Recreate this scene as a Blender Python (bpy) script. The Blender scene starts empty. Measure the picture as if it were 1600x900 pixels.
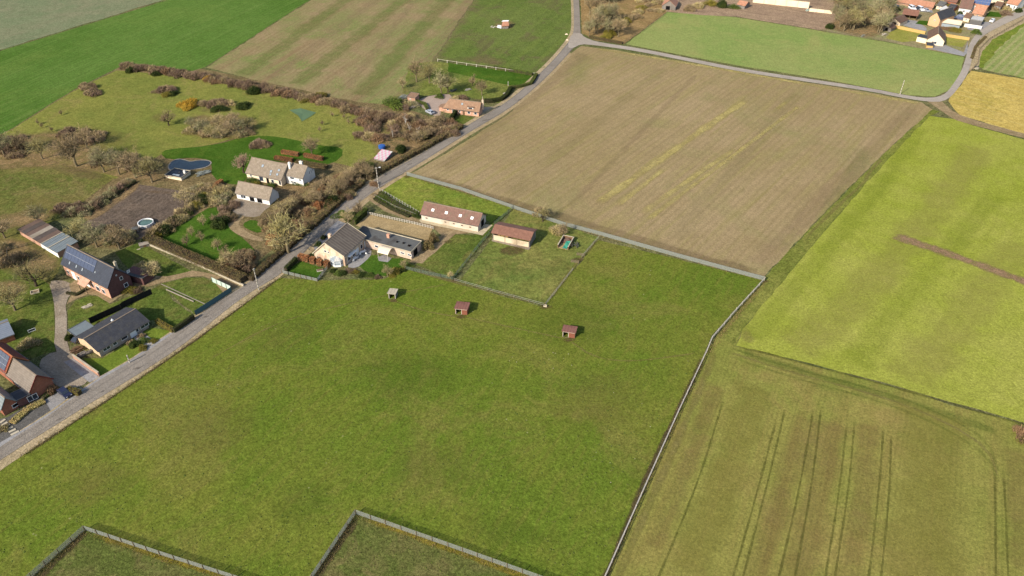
import bpy, math, random
import numpy as np
from mathutils import Vector, Matrix
R = random.Random(7)
PI = math.pi
C = bpy.context.scene.collection
scene = bpy.context.scene

# ------------------------------------------------------------------ camera
CAM_H = 130.0
FOC = 1200.0
TH = math.atan(0.75)
cam = bpy.data.cameras.new('camera')
cam.sensor_width = 36.0
cam.lens = 36.0*FOC/1600.0
cam.clip_start = 1.0
cam.clip_end = 6000.0
camo = bpy.data.objects.new('camera', cam)
C.objects.link(camo)
camo.location = (0, 0, CAM_H)
camo.rotation_euler = (PI/2-TH, 0, 0)
scene.camera = camo
# ------------------------------------------------------------------ world, sun, exposure
SUN_EL, SUN_AZ = math.radians(31.0), math.radians(47.0)   # shadows fall towards SUN_AZ measured from +X
world = bpy.data.worlds.new('World')
scene.world = world
world.use_nodes = True
wn = world.node_tree.nodes
sky = wn.new('ShaderNodeTexSky')
sky.sky_type = 'NISHITA'
sky.sun_disc = False
sky.sun_elevation = SUN_EL
sd = Vector((-math.cos(SUN_AZ)*math.cos(SUN_EL), -math.sin(SUN_AZ)*math.cos(SUN_EL), math.sin(SUN_EL)))
sky.sun_rotation = math.atan2(sd.x, sd.y)
sky.air_density = 1.0
sky.dust_density = 1.5
world.node_tree.links.new(sky.outputs[0], wn['Background'].inputs[0])
wn['Background'].inputs[1].default_value = 0.12
sl = bpy.data.lights.new('sun', 'SUN')
sl.energy = 4.0
sl.angle = math.radians(0.5)
sl.color = (1.0, 0.92, 0.79)
so = bpy.data.objects.new('sun', sl)
C.objects.link(so)
so.rotation_euler = sd.to_track_quat('Z', 'Y').to_euler()
scene.view_settings.view_transform = 'Standard'
scene.view_settings.look = 'None'
scene.view_settings.exposure = 0.93
scene.view_settings.gamma = 1.0
KEXP = 1.75      # sunlit display value of a horizontal surface divided by its albedo


# ------------------------------------------------------------------ photo pixel -> place on the flat land
def G(x, y, z=0.0):
    u = x-800.0
    v = 450.0-y
    d = FOC*math.sin(TH)-v*math.cos(TH)
    k = (CAM_H-z)/d
    return Vector((u*k, (v*math.sin(TH)+FOC*math.cos(TH))*k, z))


def lin(hexs):
    out = []
    for i in (0, 2, 4):
        c = int(hexs[i:i+2], 16)/255.0
        out.append(c/12.92 if c <= .04045 else ((c+.055)/1.055)**2.4)
    return out


def A(hexs, k=None):
    k = k or KEXP
    return [min(.85, c/k) for c in lin(hexs)]+[1.0]


# ------------------------------------------------------------------ materials
def nn(t, typ, **kw):
    n = t.nodes.new(typ)
    for k, v in kw.items():
        if k.startswith('i_'):
            key = k[2:]
            key = int(key) if key.isdigit() else key.replace('_', ' ')
            n.inputs[key].default_value = v
        else:
            setattr(n, k, v)
    return n


def mixc(t, fac, a, b, bt='MIX'):
    m = t.nodes.new('ShaderNodeMix')
    m.data_type = 'RGBA'
    m.blend_type = bt
    for idx, v in ((0, fac), (6, a), (7, b)):
        if hasattr(v, 'links') or isinstance(v, bpy.types.NodeSocket):
            t.links.new(v, m.inputs[idx])
        else:
            m.inputs[idx].default_value = v
    return m.outputs[2]


def ramp(t, src, lo, hi, a=0.0, b=1.0):
    m = t.nodes.new('ShaderNodeMapRange')
    t.links.new(src, m.inputs[0])
    m.inputs[1].default_value = lo
    m.inputs[2].default_value = hi
    m.inputs[3].default_value = a
    m.inputs[4].default_value = b
    return m.outputs[0]


def noise(t, vec, scale, detail=3.0, rough=.6, dist=0.0):
    n = t.nodes.new('ShaderNodeTexNoise')
    n.inputs['Scale'].default_value = scale
    n.inputs['Detail'].default_value = detail
    n.inputs['Roughness'].default_value = rough
    n.inputs['Distortion'].default_value = dist
    if vec is not None:
        t.links.new(vec, n.inputs['Vector'])
    return n.outputs['Fac']


def mapping(t, vec, rot=0.0, scale=(1, 1, 1), loc=(0, 0, 0)):
    m = t.nodes.new('ShaderNodeMapping')
    m.vector_type = 'POINT'
    m.inputs['Rotation'].default_value = (0, 0, rot)
    m.inputs['Scale'].default_value = scale
    m.inputs['Location'].default_value = loc
    t.links.new(vec, m.inputs['Vector'])
    return m.outputs[0]


MATS = {}


def base_mat(name, rough=.9, spec=.2):
    m = bpy.data.materials.new(name)
    m.use_nodes = True
    t = m.node_tree
    b = t.nodes['Principled BSDF']
    b.inputs['Roughness'].default_value = rough
    b.inputs['Specular IOR Level'].default_value = spec
    tc = t.nodes.new('ShaderNodeTexCoord')
    return m, t, b, tc.outputs['Object']


def bump(t, b, src, strength=.4, dist=.1):
    n = t.nodes.new('ShaderNodeBump')
    n.inputs['Strength'].default_value = strength
    n.inputs['Distance'].default_value = dist
    t.links.new(src, n.inputs['Height'])
    t.links.new(n.outputs[0], b.inputs['Normal'])


def ground_mat(name, c1, c2, c3=None, big=.02, mid=.12, fine=1.4, speck=.55, rows=None, spots=None, fade=None, seed=0.0,
               patch=(.52, .68), streak=None, amax=1.0):
    """c1/c2 mottled over tens of metres, c3 in patches, dark/light tufts at sub-metre size, rows = (angle, spacing, strength, colour)"""
    m, t, b, co = base_mat(name, 1.0, 0.0)
    co = mapping(t, co, 0, (1, 1, 0), (seed*37.1, seed*-19.3, seed))
    n1 = noise(t, co, big, 4, .6, .4)
    n2 = noise(t, co, mid, 4, .6)
    f = nn(t, 'ShaderNodeMath', operation='ADD')
    t.links.new(ramp(t, n1, .38, .62), f.inputs[0])
    t.links.new(ramp(t, n2, .3, .7, -.5, .5), f.inputs[1])
    cl = nn(t, 'ShaderNodeClamp')
    t.links.new(f.outputs[0], cl.inputs[0])
    col = mixc(t, cl.outputs[0], A(c1), A(c2))
    if c3:
        n3 = noise(t, mapping(t, co, .7, (1, 1, 1), (91, 13, 0)), big*2.3, 5, .68, .8)
        col = mixc(t, ramp(t, n3, patch[0], patch[1], 0, .8), col, A(c3))
    if streak:   # (angle, width, length scale, strength, colour)
        ang, w, ln, st, cc = streak
        sv = mapping(t, mapping(t, co, -ang), 0, (1/ln, 1/w, 1))
        sn = noise(t, sv, 1.0, 3, .6)
        col = mixc(t, ramp(t, sn, .5, .68, 0, st), col, A(cc))
    if rows:
        for (ang, sp, st, cc) in rows:
            wv = nn(t, 'ShaderNodeTexWave', wave_type='BANDS', bands_direction='Y')
            wv.inputs['Scale'].default_value = 1.0
            wv.inputs['Distortion'].default_value = 1.1
            wv.inputs['Detail'].default_value = 2.0
            wv.inputs['Detail Scale'].default_value = 1.2
            rv = mapping(t, mapping(t, co, -ang), 0, (.02, .3142/sp, 1))
            t.links.new(rv, wv.inputs['Vector'])
            brk = noise(t, mapping(t, mapping(t, co, -ang), 0, (.02, .25, 1)), 1.0, 3, .6)
            mm = nn(t, 'ShaderNodeMath', operation='MULTIPLY')
            t.links.new(ramp(t, wv.outputs['Fac'], .35, .95, 0, st), mm.inputs[0])
            t.links.new(ramp(t, brk, .3, .65, .15, 1), mm.inputs[1])
            col = mixc(t, mm.outputs[0], col, A(cc))
    nf = noise(t, co, fine, 3, .8)
    nv = noise(t, mapping(t, co, .4, (1, 1, 1), (5, 5, 0)), fine*2.6, 2, .7)
    nw = noise(t, mapping(t, co, .9, (1, 1, 1), (9, 2, 0)), fine*.3, 3, .6)
    g1 = ramp(t, nf, .34, .66, 1-speck, 1+speck)
    g2 = ramp(t, nv, .32, .68, 1-speck*.8, 1+speck*.8)
    g3 = ramp(t, nw, .3, .7, 1-speck*.4, 1+speck*.4)
    mu = nn(t, 'ShaderNodeMath', operation='MULTIPLY')
    t.links.new(g1, mu.inputs[0])
    t.links.new(g2, mu.inputs[1])
    mu2 = nn(t, 'ShaderNodeMath', operation='MULTIPLY')
    t.links.new(mu.outputs[0], mu2.inputs[0])
    t.links.new(g3, mu2.inputs[1])
    mu = mu2
    vm = nn(t, 'ShaderNodeVectorMath', operation='SCALE')
    t.links.new(col, vm.inputs[0])
    t.links.new(mu.outputs[0], vm.inputs['Scale'])
    col = vm.outputs[0]
    if spots:
        cc, sc, th = spots
        vo = nn(t, 'ShaderNodeTexVoronoi')
        vo.inputs['Scale'].default_value = sc
        t.links.new(co, vo.inputs['Vector'])
        gate = noise(t, co, .05, 2)
        mm = nn(t, 'ShaderNodeMath', operation='MULTIPLY')
        t.links.new(ramp(t, vo.outputs['Distance'], th, th*.6), mm.inputs[0])
        t.links.new(ramp(t, gate, .5, .6), mm.inputs[1])
        col = mixc(t, mm.outputs[0], col, A(cc))
    t.links.new(col, b.inputs['Base Color'])
    bump(t, b, nf, .6, .25)
    if fade:
        at = nn(t, 'ShaderNodeAttribute', attribute_name='fade')
        na = noise(t, co, fade, 4, .7)
        ad = nn(t, 'ShaderNodeMath', operation='ADD')
        t.links.new(at.outputs['Fac'], ad.inputs[0])
        t.links.new(ramp(t, na, .2, .8, -.7, .45), ad.inputs[1])
        hole = noise(t, co, fade*3.1, 4, .7)
        am = nn(t, 'ShaderNodeMath', operation='MULTIPLY')
        t.links.new(ramp(t, ad.outputs[0], .0, .95, 0, amax), am.inputs[0])
        t.links.new(ramp(t, hole, .3, .6, .45, 1), am.inputs[1])
        t.links.new(am.outputs[0], b.inputs['Alpha'])
    MATS[name] = m
    return m


def rough_mat(name, c1, c2, scale=2.0, rough=.85, spec=.2, bumps=.2, stain=None, metal=0, stretch=(1, 1, 1), k=None):
    m, t, b, co = base_mat(name, rough, spec)
    co2 = mapping(t, co, 0, stretch)
    n = noise(t, co2, scale, 5, .65)
    col = mixc(t, ramp(t, n, .3, .7), A(c1, k), A(c2, k))
    if stain:
        n2 = noise(t, co, scale*.22, 4, .6, .6)
        col = mixc(t, ramp(t, n2, .5, .7, 0, .75), col, A(stain, k))
    t.links.new(col, b.inputs['Base Color'])
    b.inputs['Metallic'].default_value = metal
    if bumps:
        bump(t, b, n, bumps, .05)
    MATS[name] = m
    return m


def tile_mat(name, c1, c2, mortar, w=.35, h=.3, stain=None, rough=.8, axis='xz', var=.5, k=None, bumps=.5):
    """courses of tiles or bricks; axis picks which object axes the courses lie in"""
    m, t, b, co = base_mat(name, rough, .25)
    sx = nn(t, 'ShaderNodeSeparateXYZ')
    t.links.new(co, sx.inputs[0])
    cb = nn(t, 'ShaderNodeCombineXYZ')
    if axis == 'wall':
        ad = nn(t, 'ShaderNodeMath', operation='ADD')
        t.links.new(sx.outputs[0], ad.inputs[0])
        t.links.new(sx.outputs[1], ad.inputs[1])
        t.links.new(ad.outputs[0], cb.inputs[0])
        t.links.new(sx.outputs[2], cb.inputs[1])
    else:
        t.links.new(sx.outputs[{'x': 0, 'y': 1}[axis[0]]], cb.inputs[0])
        t.links.new(sx.outputs[{'x': 0, 'y': 1, 'z': 2}[axis[1]]], cb.inputs[1])
    br = nn(t, 'ShaderNodeTexBrick')
    br.inputs['Scale'].default_value = 1.0
    br.inputs['Brick Width'].default_value = w
    br.inputs['Row Height'].default_value = h
    br.inputs['Mortar Size'].default_value = h*.09
    br.inputs['Color1'].default_value = A(c1, k)
    br.inputs['Color2'].default_value = A(c2, k)
    br.inputs['Mortar'].default_value = A(mortar, k)
    t.links.new(cb.outputs[0], br.inputs['Vector'])
    n = noise(t, co, .9, 5, .65)
    g = ramp(t, n, .25, .75, 1-var*.5, 1+var*.5)
    vm = nn(t, 'ShaderNodeVectorMath', operation='SCALE')
    t.links.new(br.outputs[0], vm.inputs[0])
    t.links.new(g, vm.inputs['Scale'])
    col = vm.outputs[0]
    if stain:
        n2 = noise(t, mapping(t, co, 0, (1, 1, .4)), .8, 5, .7, .3)
        col = mixc(t, ramp(t, n2, .48, .66, 0, .8), col, A(stain, k))
    t.links.new(col, b.inputs['Base Color'])
    bump(t, b, br.outputs['Fac'], bumps, -.03)
    MATS[name] = m
    return m


def corr_mat(name, c1, c2, pitch=.25, axis=0, rough=.5, stain=None, metal=0.0, contrast=.5):
    m, t, b, co = base_mat(name, rough, .4)
    wv = nn(t, 'ShaderNodeTexWave', wave_type='BANDS', bands_direction='XY'[axis])
    wv.inputs['Scale'].default_value = .3142/pitch
    wv.inputs['Distortion'].default_value = .15
    t.links.new(co, wv.inputs['Vector'])
    n = noise(t, co, .7, 5, .7)
    col = mixc(t, ramp(t, n, .3, .7), A(c1), A(c2))
    col2 = mixc(t, ramp(t, wv.outputs['Fac'], 0, 1, 0, contrast), col, A(c2), 'MULTIPLY') if False else mixc(
        t, ramp(t, wv.outputs['Fac'], .2, .8, 0, contrast), col, [x*.45 for x in A(c1)[:3]]+[1])
    if stain:
        n2 = noise(t, co, .5, 5, .7, .5)
        col2 = mixc(t, ramp(t, n2, .5, .68, 0, .7), col2, A(stain))
    t.links.new(col2, b.inputs['Base Color'])
    b.inputs['Metallic'].default_value = metal
    bump(t, b, wv.outputs['Fac'], .6, .05)
    MATS[name] = m
    return m


def twig_mat(name, c1, c2, c3=None, k=None, trans=0.0):
    m, t, b, co = base_mat(name, .9, .1)
    g = t.nodes.new('ShaderNodeNewGeometry')
    oi = t.nodes.new('ShaderNodeObjectInfo')
    col = mixc(t, g.outputs['Random Per Island'], A(c1, k), A(c2, k))
    if c3:
        col = mixc(t, ramp(t, noise(t, co, .5, 2), .4, .6), col, A(c3, k))
    vm = nn(t, 'ShaderNodeVectorMath', operation='SCALE')
    t.links.new(col, vm.inputs[0])
    t.links.new(ramp(t, oi.outputs['Random'], 0, 1, .75, 1.25), vm.inputs['Scale'])
    t.links.new(vm.outputs[0], b.inputs['Base Color'])
    MATS[name] = m
    return m


def water_mat(name, col, rough=.06):
    m, t, b, co = base_mat(name, rough, .5)
    n = noise(t, co, .6, 3)
    c = mixc(t, ramp(t, n, .35, .65), A(col), [x*.6 for x in A(col)[:3]]+[1])
    t.links.new(c, b.inputs['Base Color'])
    bump(t, b, noise(t, co, 3, 2), .1, .02)
    MATS[name] = m
    return m


def plain(name, c, rough=.6, spec=.4, metal=0.0, k=None):
    return rough_mat(name, c, c, 3.0, rough, spec, 0, None, metal, (1, 1, 1), k)


def ang(a, b):
    d = G(*b)-G(*a)
    return math.atan2(d.y, d.x)


# ------------------------------------------------------------------ object helpers
def tag(o, label=None, cat=None, group=None, kind=None):
    if label:
        o['label'] = label
    if cat:
        o['category'] = cat
    if group:
        o['group'] = group
    if kind:
        o['kind'] = kind
    return o


class MB:
    def __init__(s):
        s.v = []
        s.f = []
        s.mi = []
        s.m = 0

    def add(s, vs, fs):
        o = len(s.v)
        s.v += [tuple(v) for v in vs]
        for f in fs:
            s.f.append(tuple(i+o for i in f))
            s.mi.append(s.m)

    def box(s, x0, y0, z0, x1, y1, z1):
        s.add([(x0, y0, z0), (x1, y0, z0), (x1, y1, z0), (x0, y1, z0), (x0, y0, z1), (x1, y0, z1), (x1, y1, z1), (x0, y1, z1)],
              [(0, 3, 2, 1), (4, 5, 6, 7), (0, 1, 5, 4), (1, 2, 6, 5), (2, 3, 7, 6), (3, 0, 4, 7)])

    def bar(s, p, q, w, h=None, up=(0, 0, 1)):
        h = h or w
        p = Vector(p)
        q = Vector(q)
        d = (q-p)
        if d.length < 1e-6:
            return
        d.normalize()
        upv = Vector(up)
        if abs(d.dot(upv)) > .98:
            upv = Vector((1, 0, 0))
        sx = d.cross(upv).normalized()*(w/2)
        sy = sx.cross(d).normalized()*(h/2)
        vs = [p-sx-sy, p+sx-sy, p+sx+sy, p-sx+sy, q-sx-sy, q+sx-sy, q+sx+sy, q-sx+sy]
        s.add(vs, [(0, 3, 2, 1), (4, 5, 6, 7), (0, 1, 5, 4), (1, 2, 6, 5), (2, 3, 7, 6), (3, 0, 4, 7)])

    def tube(s, pts, rs, n=6, cap=True):
        pts = [Vector(p) for p in pts]
        base = len(s.v)
        vs = []
        for i, p in enumerate(pts):
            d = (pts[min(i+1, len(pts)-1)]-pts[max(i-1, 0)]).normalized()
            a = d.orthogonal().normalized()
            b = d.cross(a)
            for k in range(n):
                t = 2*PI*k/n
                vs.append(p+a*(math.cos(t)*rs[i])+b*(math.sin(t)*rs[i]))
        fs = []
        for i in range(len(pts)-1):
            for k in range(n):
                k2 = (k+1) % n
                fs.append((i*n+k, i*n+k2, (i+1)*n+k2, (i+1)*n+k))
        if cap:
            fs.append(tuple(range(n))[::-1])
            fs.append(tuple((len(pts)-1)*n+k for k in range(n)))
        s.add(vs, fs)

    def prism(s, poly, z0, z1):
        n = len(poly)
        vs = [(p[0], p[1], z0) for p in poly]+[(p[0], p[1], z1) for p in poly]
        fs = [tuple(range(n))[::-1], tuple(range(n, 2*n))]
        for i in range(n):
            j = (i+1) % n
            fs.append((i, j, n+j, n+i))
        s.add(vs, fs)

    def slab(s, quad, t):
        """a flat slab of thickness t below the given polygon of 3D points"""
        q = [Vector(p) for p in quad]
        nrm = (q[1]-q[0]).cross(q[2]-q[0]).normalized()
        if nrm.z < 0:
            nrm = -nrm
        n = len(q)
        s.add(q+[p-nrm*t for p in q], [tuple(range(n)), tuple(range(n, 2*n))[::-1]]+[(i, n+i, n+(i+1) % n, (i+1) % n) for i in range(n)])

    def build(s, name, mats, parent=None, kind=None, smooth=False):
        me = bpy.data.meshes.new(name)
        me.from_pydata(s.v, [], s.f)
        if not isinstance(mats, (list, tuple)):
            mats = [mats]
        for m in mats:
            me.materials.append(MATS[m] if isinstance(m, str) else m)
        if len(mats) > 1:
            me.polygons.foreach_set('material_index', s.mi)
        if smooth:
            me.polygons.foreach_set('use_smooth', [True]*len(s.f))
        me.update()
        o = bpy.data.objects.new(name, me)
        C.objects.link(o)
        if parent:
            o.parent = parent
        if kind:
            o['kind'] = kind
        return o


def empty(name, loc, rz=0.0, **kw):
    o = bpy.data.objects.new(name, None)
    o.empty_display_size = .5
    C.objects.link(o)
    o.location = loc
    o.rotation_euler = (0, 0, rz)
    return tag(o, **kw)


def kids(o):
    return [c for c in o.children]


def copy_tree(o, parent=None):
    c = o.copy()
    C.objects.link(c)
    if parent:
        c.parent = parent
    for ch in kids(o):
        copy_tree(ch, c)
    return c


def share(name, me, parent=None, loc=(0, 0, 0), rz=0, sc=(1, 1, 1)):
    o = bpy.data.objects.new(name, me)
    C.objects.link(o)
    if parent:
        o.parent = parent
    o.location = loc
    o.rotation_euler = (0, 0, rz)
    o.scale = sc
    return o


# ------------------------------------------------------------------ sheets of land
def dens(pts, step=3.0, jit=.0, closed=True, rnd=None):
    out = []
    n = len(pts)
    rnd = rnd or R
    for i in range(n if closed else n-1):
        a = pts[i]
        b = pts[(i+1) % n]
        L = (b-a).length
        k = max(1, min(80, int(L/step)))
        for j in range(k):
            p = a.lerp(b, j/k)
            if jit and j > 0:
                d = (b-a).normalized()
                p = p+Vector((-d.y, d.x, 0))*rnd.uniform(-jit, jit)
            out.append(p)
    if not closed:
        out.append(pts[-1])
    return out


def smooth_pts(pts, it=2, closed=True):
    for _ in range(it):
        q = []
        n = len(pts)
        if closed:
            for i in range(n):
                a, b = pts[i], pts[(i+1) % n]
                q += [a.lerp(b, .25), a.lerp(b, .75)]
        else:
            q = [pts[0]]
            for i in range(n-1):
                a, b = pts[i], pts[i+1]
                q += [a.lerp(b, .25), a.lerp(b, .75)]
            q.append(pts[-1])
        pts = q
    return pts


def sheet(name, px, z, mat, jit=.25, sm=0, step=3.0):
    pts = [G(*p) for p in px]
    if sm:
        pts = smooth_pts(pts, sm)
    pts = dens(pts, step, jit)
    mb = MB()
    mb.add([(p.x, p.y, z) for p in pts], [tuple(range(len(pts)))])
    o = mb.build(name, mat)
    me = o.data
    if me.polygons[0].normal.z < 0:
        me.flip_normals()
    o['kind'] = 'structure'
    return o


def fade_strip(name, px, width, z, mat, sm=1, kind='structure', parent=None):
    """a ribbon along a line whose edges fade into the ground"""
    pts = [G(*p) for p in px]
    if sm:
        pts = smooth_pts(pts, sm, False)
    pts = dens(pts, 3, 0, False)
    n = len(pts)
    vs, fd, fs = [], [], []
    for i, p in enumerate(pts):
        d = (pts[min(i+1, n-1)]-pts[max(i-1, 0)]).normalized()
        nrm = Vector((-d.y, d.x, 0))
        e = 0.0 if i in (0, n-1) else 1.0
        wv = width*(1+.15*math.sin(i*1.7)+.1*math.sin(i*.63))
        for o_, f_ in ((-.5, 0), (-.2, e), (.2, e), (.5, 0)):
            q = p+nrm*(o_*wv)
            vs.append((q.x, q.y, z))
            fd.append(f_)
    for i in range(n-1):
        for k in range(3):
            fs.append((i*4+k, i*4+k+1, i*4+5+k, i*4+4+k))
    mb = MB()
    mb.add(vs, fs)
    o = mb.build(name, mat, parent)
    at = o.data.attributes.new('fade', 'FLOAT', 'POINT')
    at.data.foreach_set('value', fd)
    if o.data.polygons[0].normal.z < 0:
        o.data.flip_normals()
    if kind:
        o['kind'] = kind
    return o


def fade_blob(name, px, z, mat, inset=2.0, kind='structure'):
    pts = smooth_pts([G(*p) for p in px], 2)
    n = len(pts)
    c = sum(pts, Vector())/n
    vs, fd = [], []
    for p in pts:
        vs.append((p.x, p.y, z))
        fd.append(0)
    for p in pts:
        d = (c-p)
        L = d.length
        q = p+d*(min(inset/L, .6))
        vs.append((q.x, q.y, z))
        fd.append(1)
    fs = [(i, (i+1) % n, n+(i+1) % n, n+i) for i in range(n)]+[tuple(range(n, 2*n))]
    mb = MB()
    mb.add(vs, fs)
    o = mb.build(name, mat)
    at = o.data.attributes.new('fade', 'FLOAT', 'POINT')
    at.data.foreach_set('value', fd)
    if o.data.polygons[-1].normal.z < 0:
        o.data.flip_normals()
    o['kind'] = kind
    return o


# ------------------------------------------------------------------ ground materials (colours = what the photo shows in full sun, divided by the light)
A_BROWN = ang((1000, 410), (1290, 150))
A_STRIPE = ang((420, 150), (640, 0))
A_DARK = ang((60, 170), (420, 0))
A_LOW = ang((1200, 896), (1270, 640))
A_TOPF = ang((740, 100), (870, 0))
A_VINE = ang((1540, 85), (1600, 32))
A_PASTURE = ang((100, 720), (420, 480))
ground_mat('land', '6b6f45', '7b7550', '5d6a3a', seed=1)
ground_mat('pasture', '687a2b', '777e33', '807d3e', .018, .09, 1.6, .32, streak=(A_PASTURE, 1.6, 9, .35, '86803f'), seed=2, patch=(.5, .66),
           spots=('a6a470', .35, .08))
ground_mat('paddock_grass', '6b7a3a', '7e8242', '90884e', .03, .14, .9, .34, seed=3)
ground_mat('paddock_bright', '728434', '86903c', '8f8c46', .03, .14, .9, .32, seed=4)
ground_mat('enclosure_grass', '616b34', '716f40', '7c7248', .05, .25, 1.4, .42, seed=5)
ground_mat('brown_field', 'a6916a', 'b09a74', '9e9464', .012, .05, 1.5, .22, rows=[(A_BROWN, 2.3, .36, '8a7852'), (A_BROWN, 7.1, .2, '958a5c')],
           streak=(A_BROWN, 2.6, 40, .5, 'a3985c'), seed=6)
ground_mat('stripe_field', '8e8e5a', 'a38f6a', '80904e', .02, .06, 1.4, .22, rows=[(A_STRIPE, 2.6, .5, '8f7a58')],
           streak=(A_STRIPE, 6.0, 90, .85, '97805f'), seed=7)
ground_mat('dark_field', '567630', '63803a', '6e843e', .012, .06, 1.4, .24, rows=[(A_DARK, 2.4, .3, '6f8c48')],
           streak=(A_DARK, 2.5, 60, .5, '748a46'), seed=8)
ground_mat('pale_field', '7f8a66', '8b8c6c', '768560', .02, .08, 1.2, .26, rows=[(A_DARK, 2.4, .25, '9a9078')], seed=9)
ground_mat('top_field', '66763a', '737e44', '706a48', .02, .09, 1.3, .34, rows=[(A_TOPF, 5.5, .4, '75833f')],
           streak=(A_TOPF, 5.0, 60, .6, '7a8843'), seed=10, patch=(.5, .6))
ground_mat('bright_field', '8ea058', '9aa260', 'a4a464', .015, .05, 1.3, .18, seed=11)
ground_mat('yellow_green_field', '9ca440', 'aaaa52', '98a03c', .012, .045, 1.5, .26, rows=[(A_BROWN, 3.2, .12, '8a8c34')], seed=12)
ground_mat('straw_field', 'c8ae5e', 'd4ba6a', 'b3a350', .02, .1, 1.2, .26, seed=13, streak=(A_VINE+1.5, 2, 14, .5, 'd2bf78'))
ground_mat('row_crop', '8d9a58', '9aa160', None, .03, .2, 1.3, .26, rows=[(A_VINE, 3.1, .75, 'b9ad7c')], seed=14)
ground_mat('low_field', '888c42', '97924c', 'a08e54', .015, .06, 1.6, .26, rows=[(A_LOW, 1.1, .22, '6b6c34')],
           streak=(A_LOW, 4.0, 70, .65, '908248'), seed=15, patch=(.5, .68))
ground_mat('margin_grass', '7a803a', '8c8c46', '707a36', .05, .2, 1.3, .34, streak=(A_BROWN, .8, 20, .5, '5c6a2c'), seed=16)
ground_mat('rough_meadow', '7e8440', '8c8c46', '948a50', .03, .12, 1.5, .28, seed=17)
ground_mat('bright_lawn', '456421', '526f28', '60752c', .05, .2, 1.5, .28, seed=18)
ground_mat('garden_lawn', '5a6c2e', '6e7638', '7e7644', .05, .2, 1.4, .40, seed=19)
ground_mat('scrub_floor', '7a6b4a', '8a7856', '6b6a42', .06, .3, 1.2, .42, seed=20)
ground_mat('orchard_grass', '697038', '7b7542', '8a7c50', .05, .2, 1.3, .40, seed=21)
ground_mat('arena_sand', 'b29a70', 'bda57a', 'a48e66', .05, .2, 2.0, .22, seed=22)
ground_mat('sand_track', 'a08a68', 'ad9774', '8d7f5c', .06, .3, 1.8, .28, seed=23)
ground_mat('gravel', 'a69784', 'b3a490', '9a8b76', .06, .3, 2.0, .24, seed=24)
ground_mat('pink_gravel', 'b8a394', 'c2ae9f', 'ab9788', .06, .3, 2.0, .18, seed=25)
ground_mat('asphalt', '968d82', 'a0968a', '8e8478', .05, .3, 2.2, .16, seed=26)
ground_mat('verge', 'b3a17e', 'c0ab88', '9a9064', .08, .4, 1.6, .30, seed=27)
ground_mat('pavers', 'a39f9c', 'adaaa8', '979390', .08, .4, 2.2, .16, seed=28)
ground_mat('slate_chips', '6a6763', '77736d', '5b5956', .2, .8, 3.0, .30, seed=29)
ground_mat('dark_plot', '6c5f54', '79695a', '5c5349', .04, .2, 1.1, .36, rows=[(ang((150, 345), (235, 290)), 2.2, .5, '857668')], seed=30)
ground_mat('rubble_yard', 'b39a7c', 'a98f76', '8f7a66', .03, .12, 1.2, .30, streak=(ang((1180, 12), (1290, 30)), 2, 25, .7, '8c7462'), seed=31)
ground_mat('village_ground', 'a3936e', '97906a', '8f9555', .04, .15, 1.2, .30, seed=32)
ground_mat('tan_verge', 'b09a76', 'bba580', '9c8f62', .08, .4, 1.6, .24, seed=33)
ground_mat('wood_floor', '9a8056', 'a88c60', '86784a', .05, .2, 1.1, .30, seed=34)
ground_mat('lane', 'b4a99c', 'beb2a4', 'a89c8e', .05, .3, 2.0, .14, seed=35)
ground_mat('bare_band', 'a5846a', 'ad8c70', None, .1, .4, 1.8, .24, fade=.4, seed=50, amax=.9)
ground_mat('leaf_litter', 'a08660', 'ac9068', '7e7448', .08, .3, 1.3, .34, fade=.1, seed=51, amax=.85)
ground_mat('road_wear', 'aaa094', 'b0a69a', None, .1, .4, 2.0, .14, fade=.2, seed=52, amax=.45)
ground_mat('road_patch', '7a7168', '80776c', None, .1, .4, 2.0, .14, fade=.3, seed=53, amax=.55)
ground_mat('mud', '6e5c40', '7a6848', None, .2, .6, 1.8, .3, fade=.5, seed=54, amax=.7)
ground_mat('brown_band', '947a4c', '9c8456', None, .1, .4, 1.8, .3, fade=.08, seed=60, amax=.3)
ground_mat('light_band', '9a9448', 'a49c50', None, .1, .4, 1.8, .26, fade=.08, seed=61, amax=.5)
ground_mat('lush_band', '6f8238', '7a8a3e', None, .1, .4, 1.8, .26, fade=.08, seed=62, amax=.35)
ground_mat('yg_lush', '8ea22c', '98a832', None, .1, .4, 1.8, .26, fade=.06, seed=63, amax=.22)
ground_mat('yg_pale', 'b2ac58', 'b8b060', None, .1, .4, 1.8, .26, fade=.06, seed=64, amax=.35)
ground_mat('brown_warm', 'b09672', 'b49a78', None, .1, .4, 1.6, .24, fade=.08, seed=65, amax=.25)
ground_mat('brown_green', '8e8a58', '96925e', None, .1, .4, 1.6, .24, fade=.08, seed=66, amax=.12)
ground_mat('stripe_green', '7d9048', '86964e', None, .1, .4, 1.6, .24, fade=.08, seed=67, amax=.4)
ground_mat('apron', 'd2c2a2', 'dccca9', 'c0ae8c', .08, .4, 1.6, .14, seed=36)
ground_mat('village_lawn', '98984a', 'a6a452', 'a89c5a', .05, .2, 1.3, .24, seed=37)
ground_mat('front_lawn', '6c7e2e', '7a8a36', '7c8438', .05, .2, 1.5, .24, seed=38)
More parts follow.
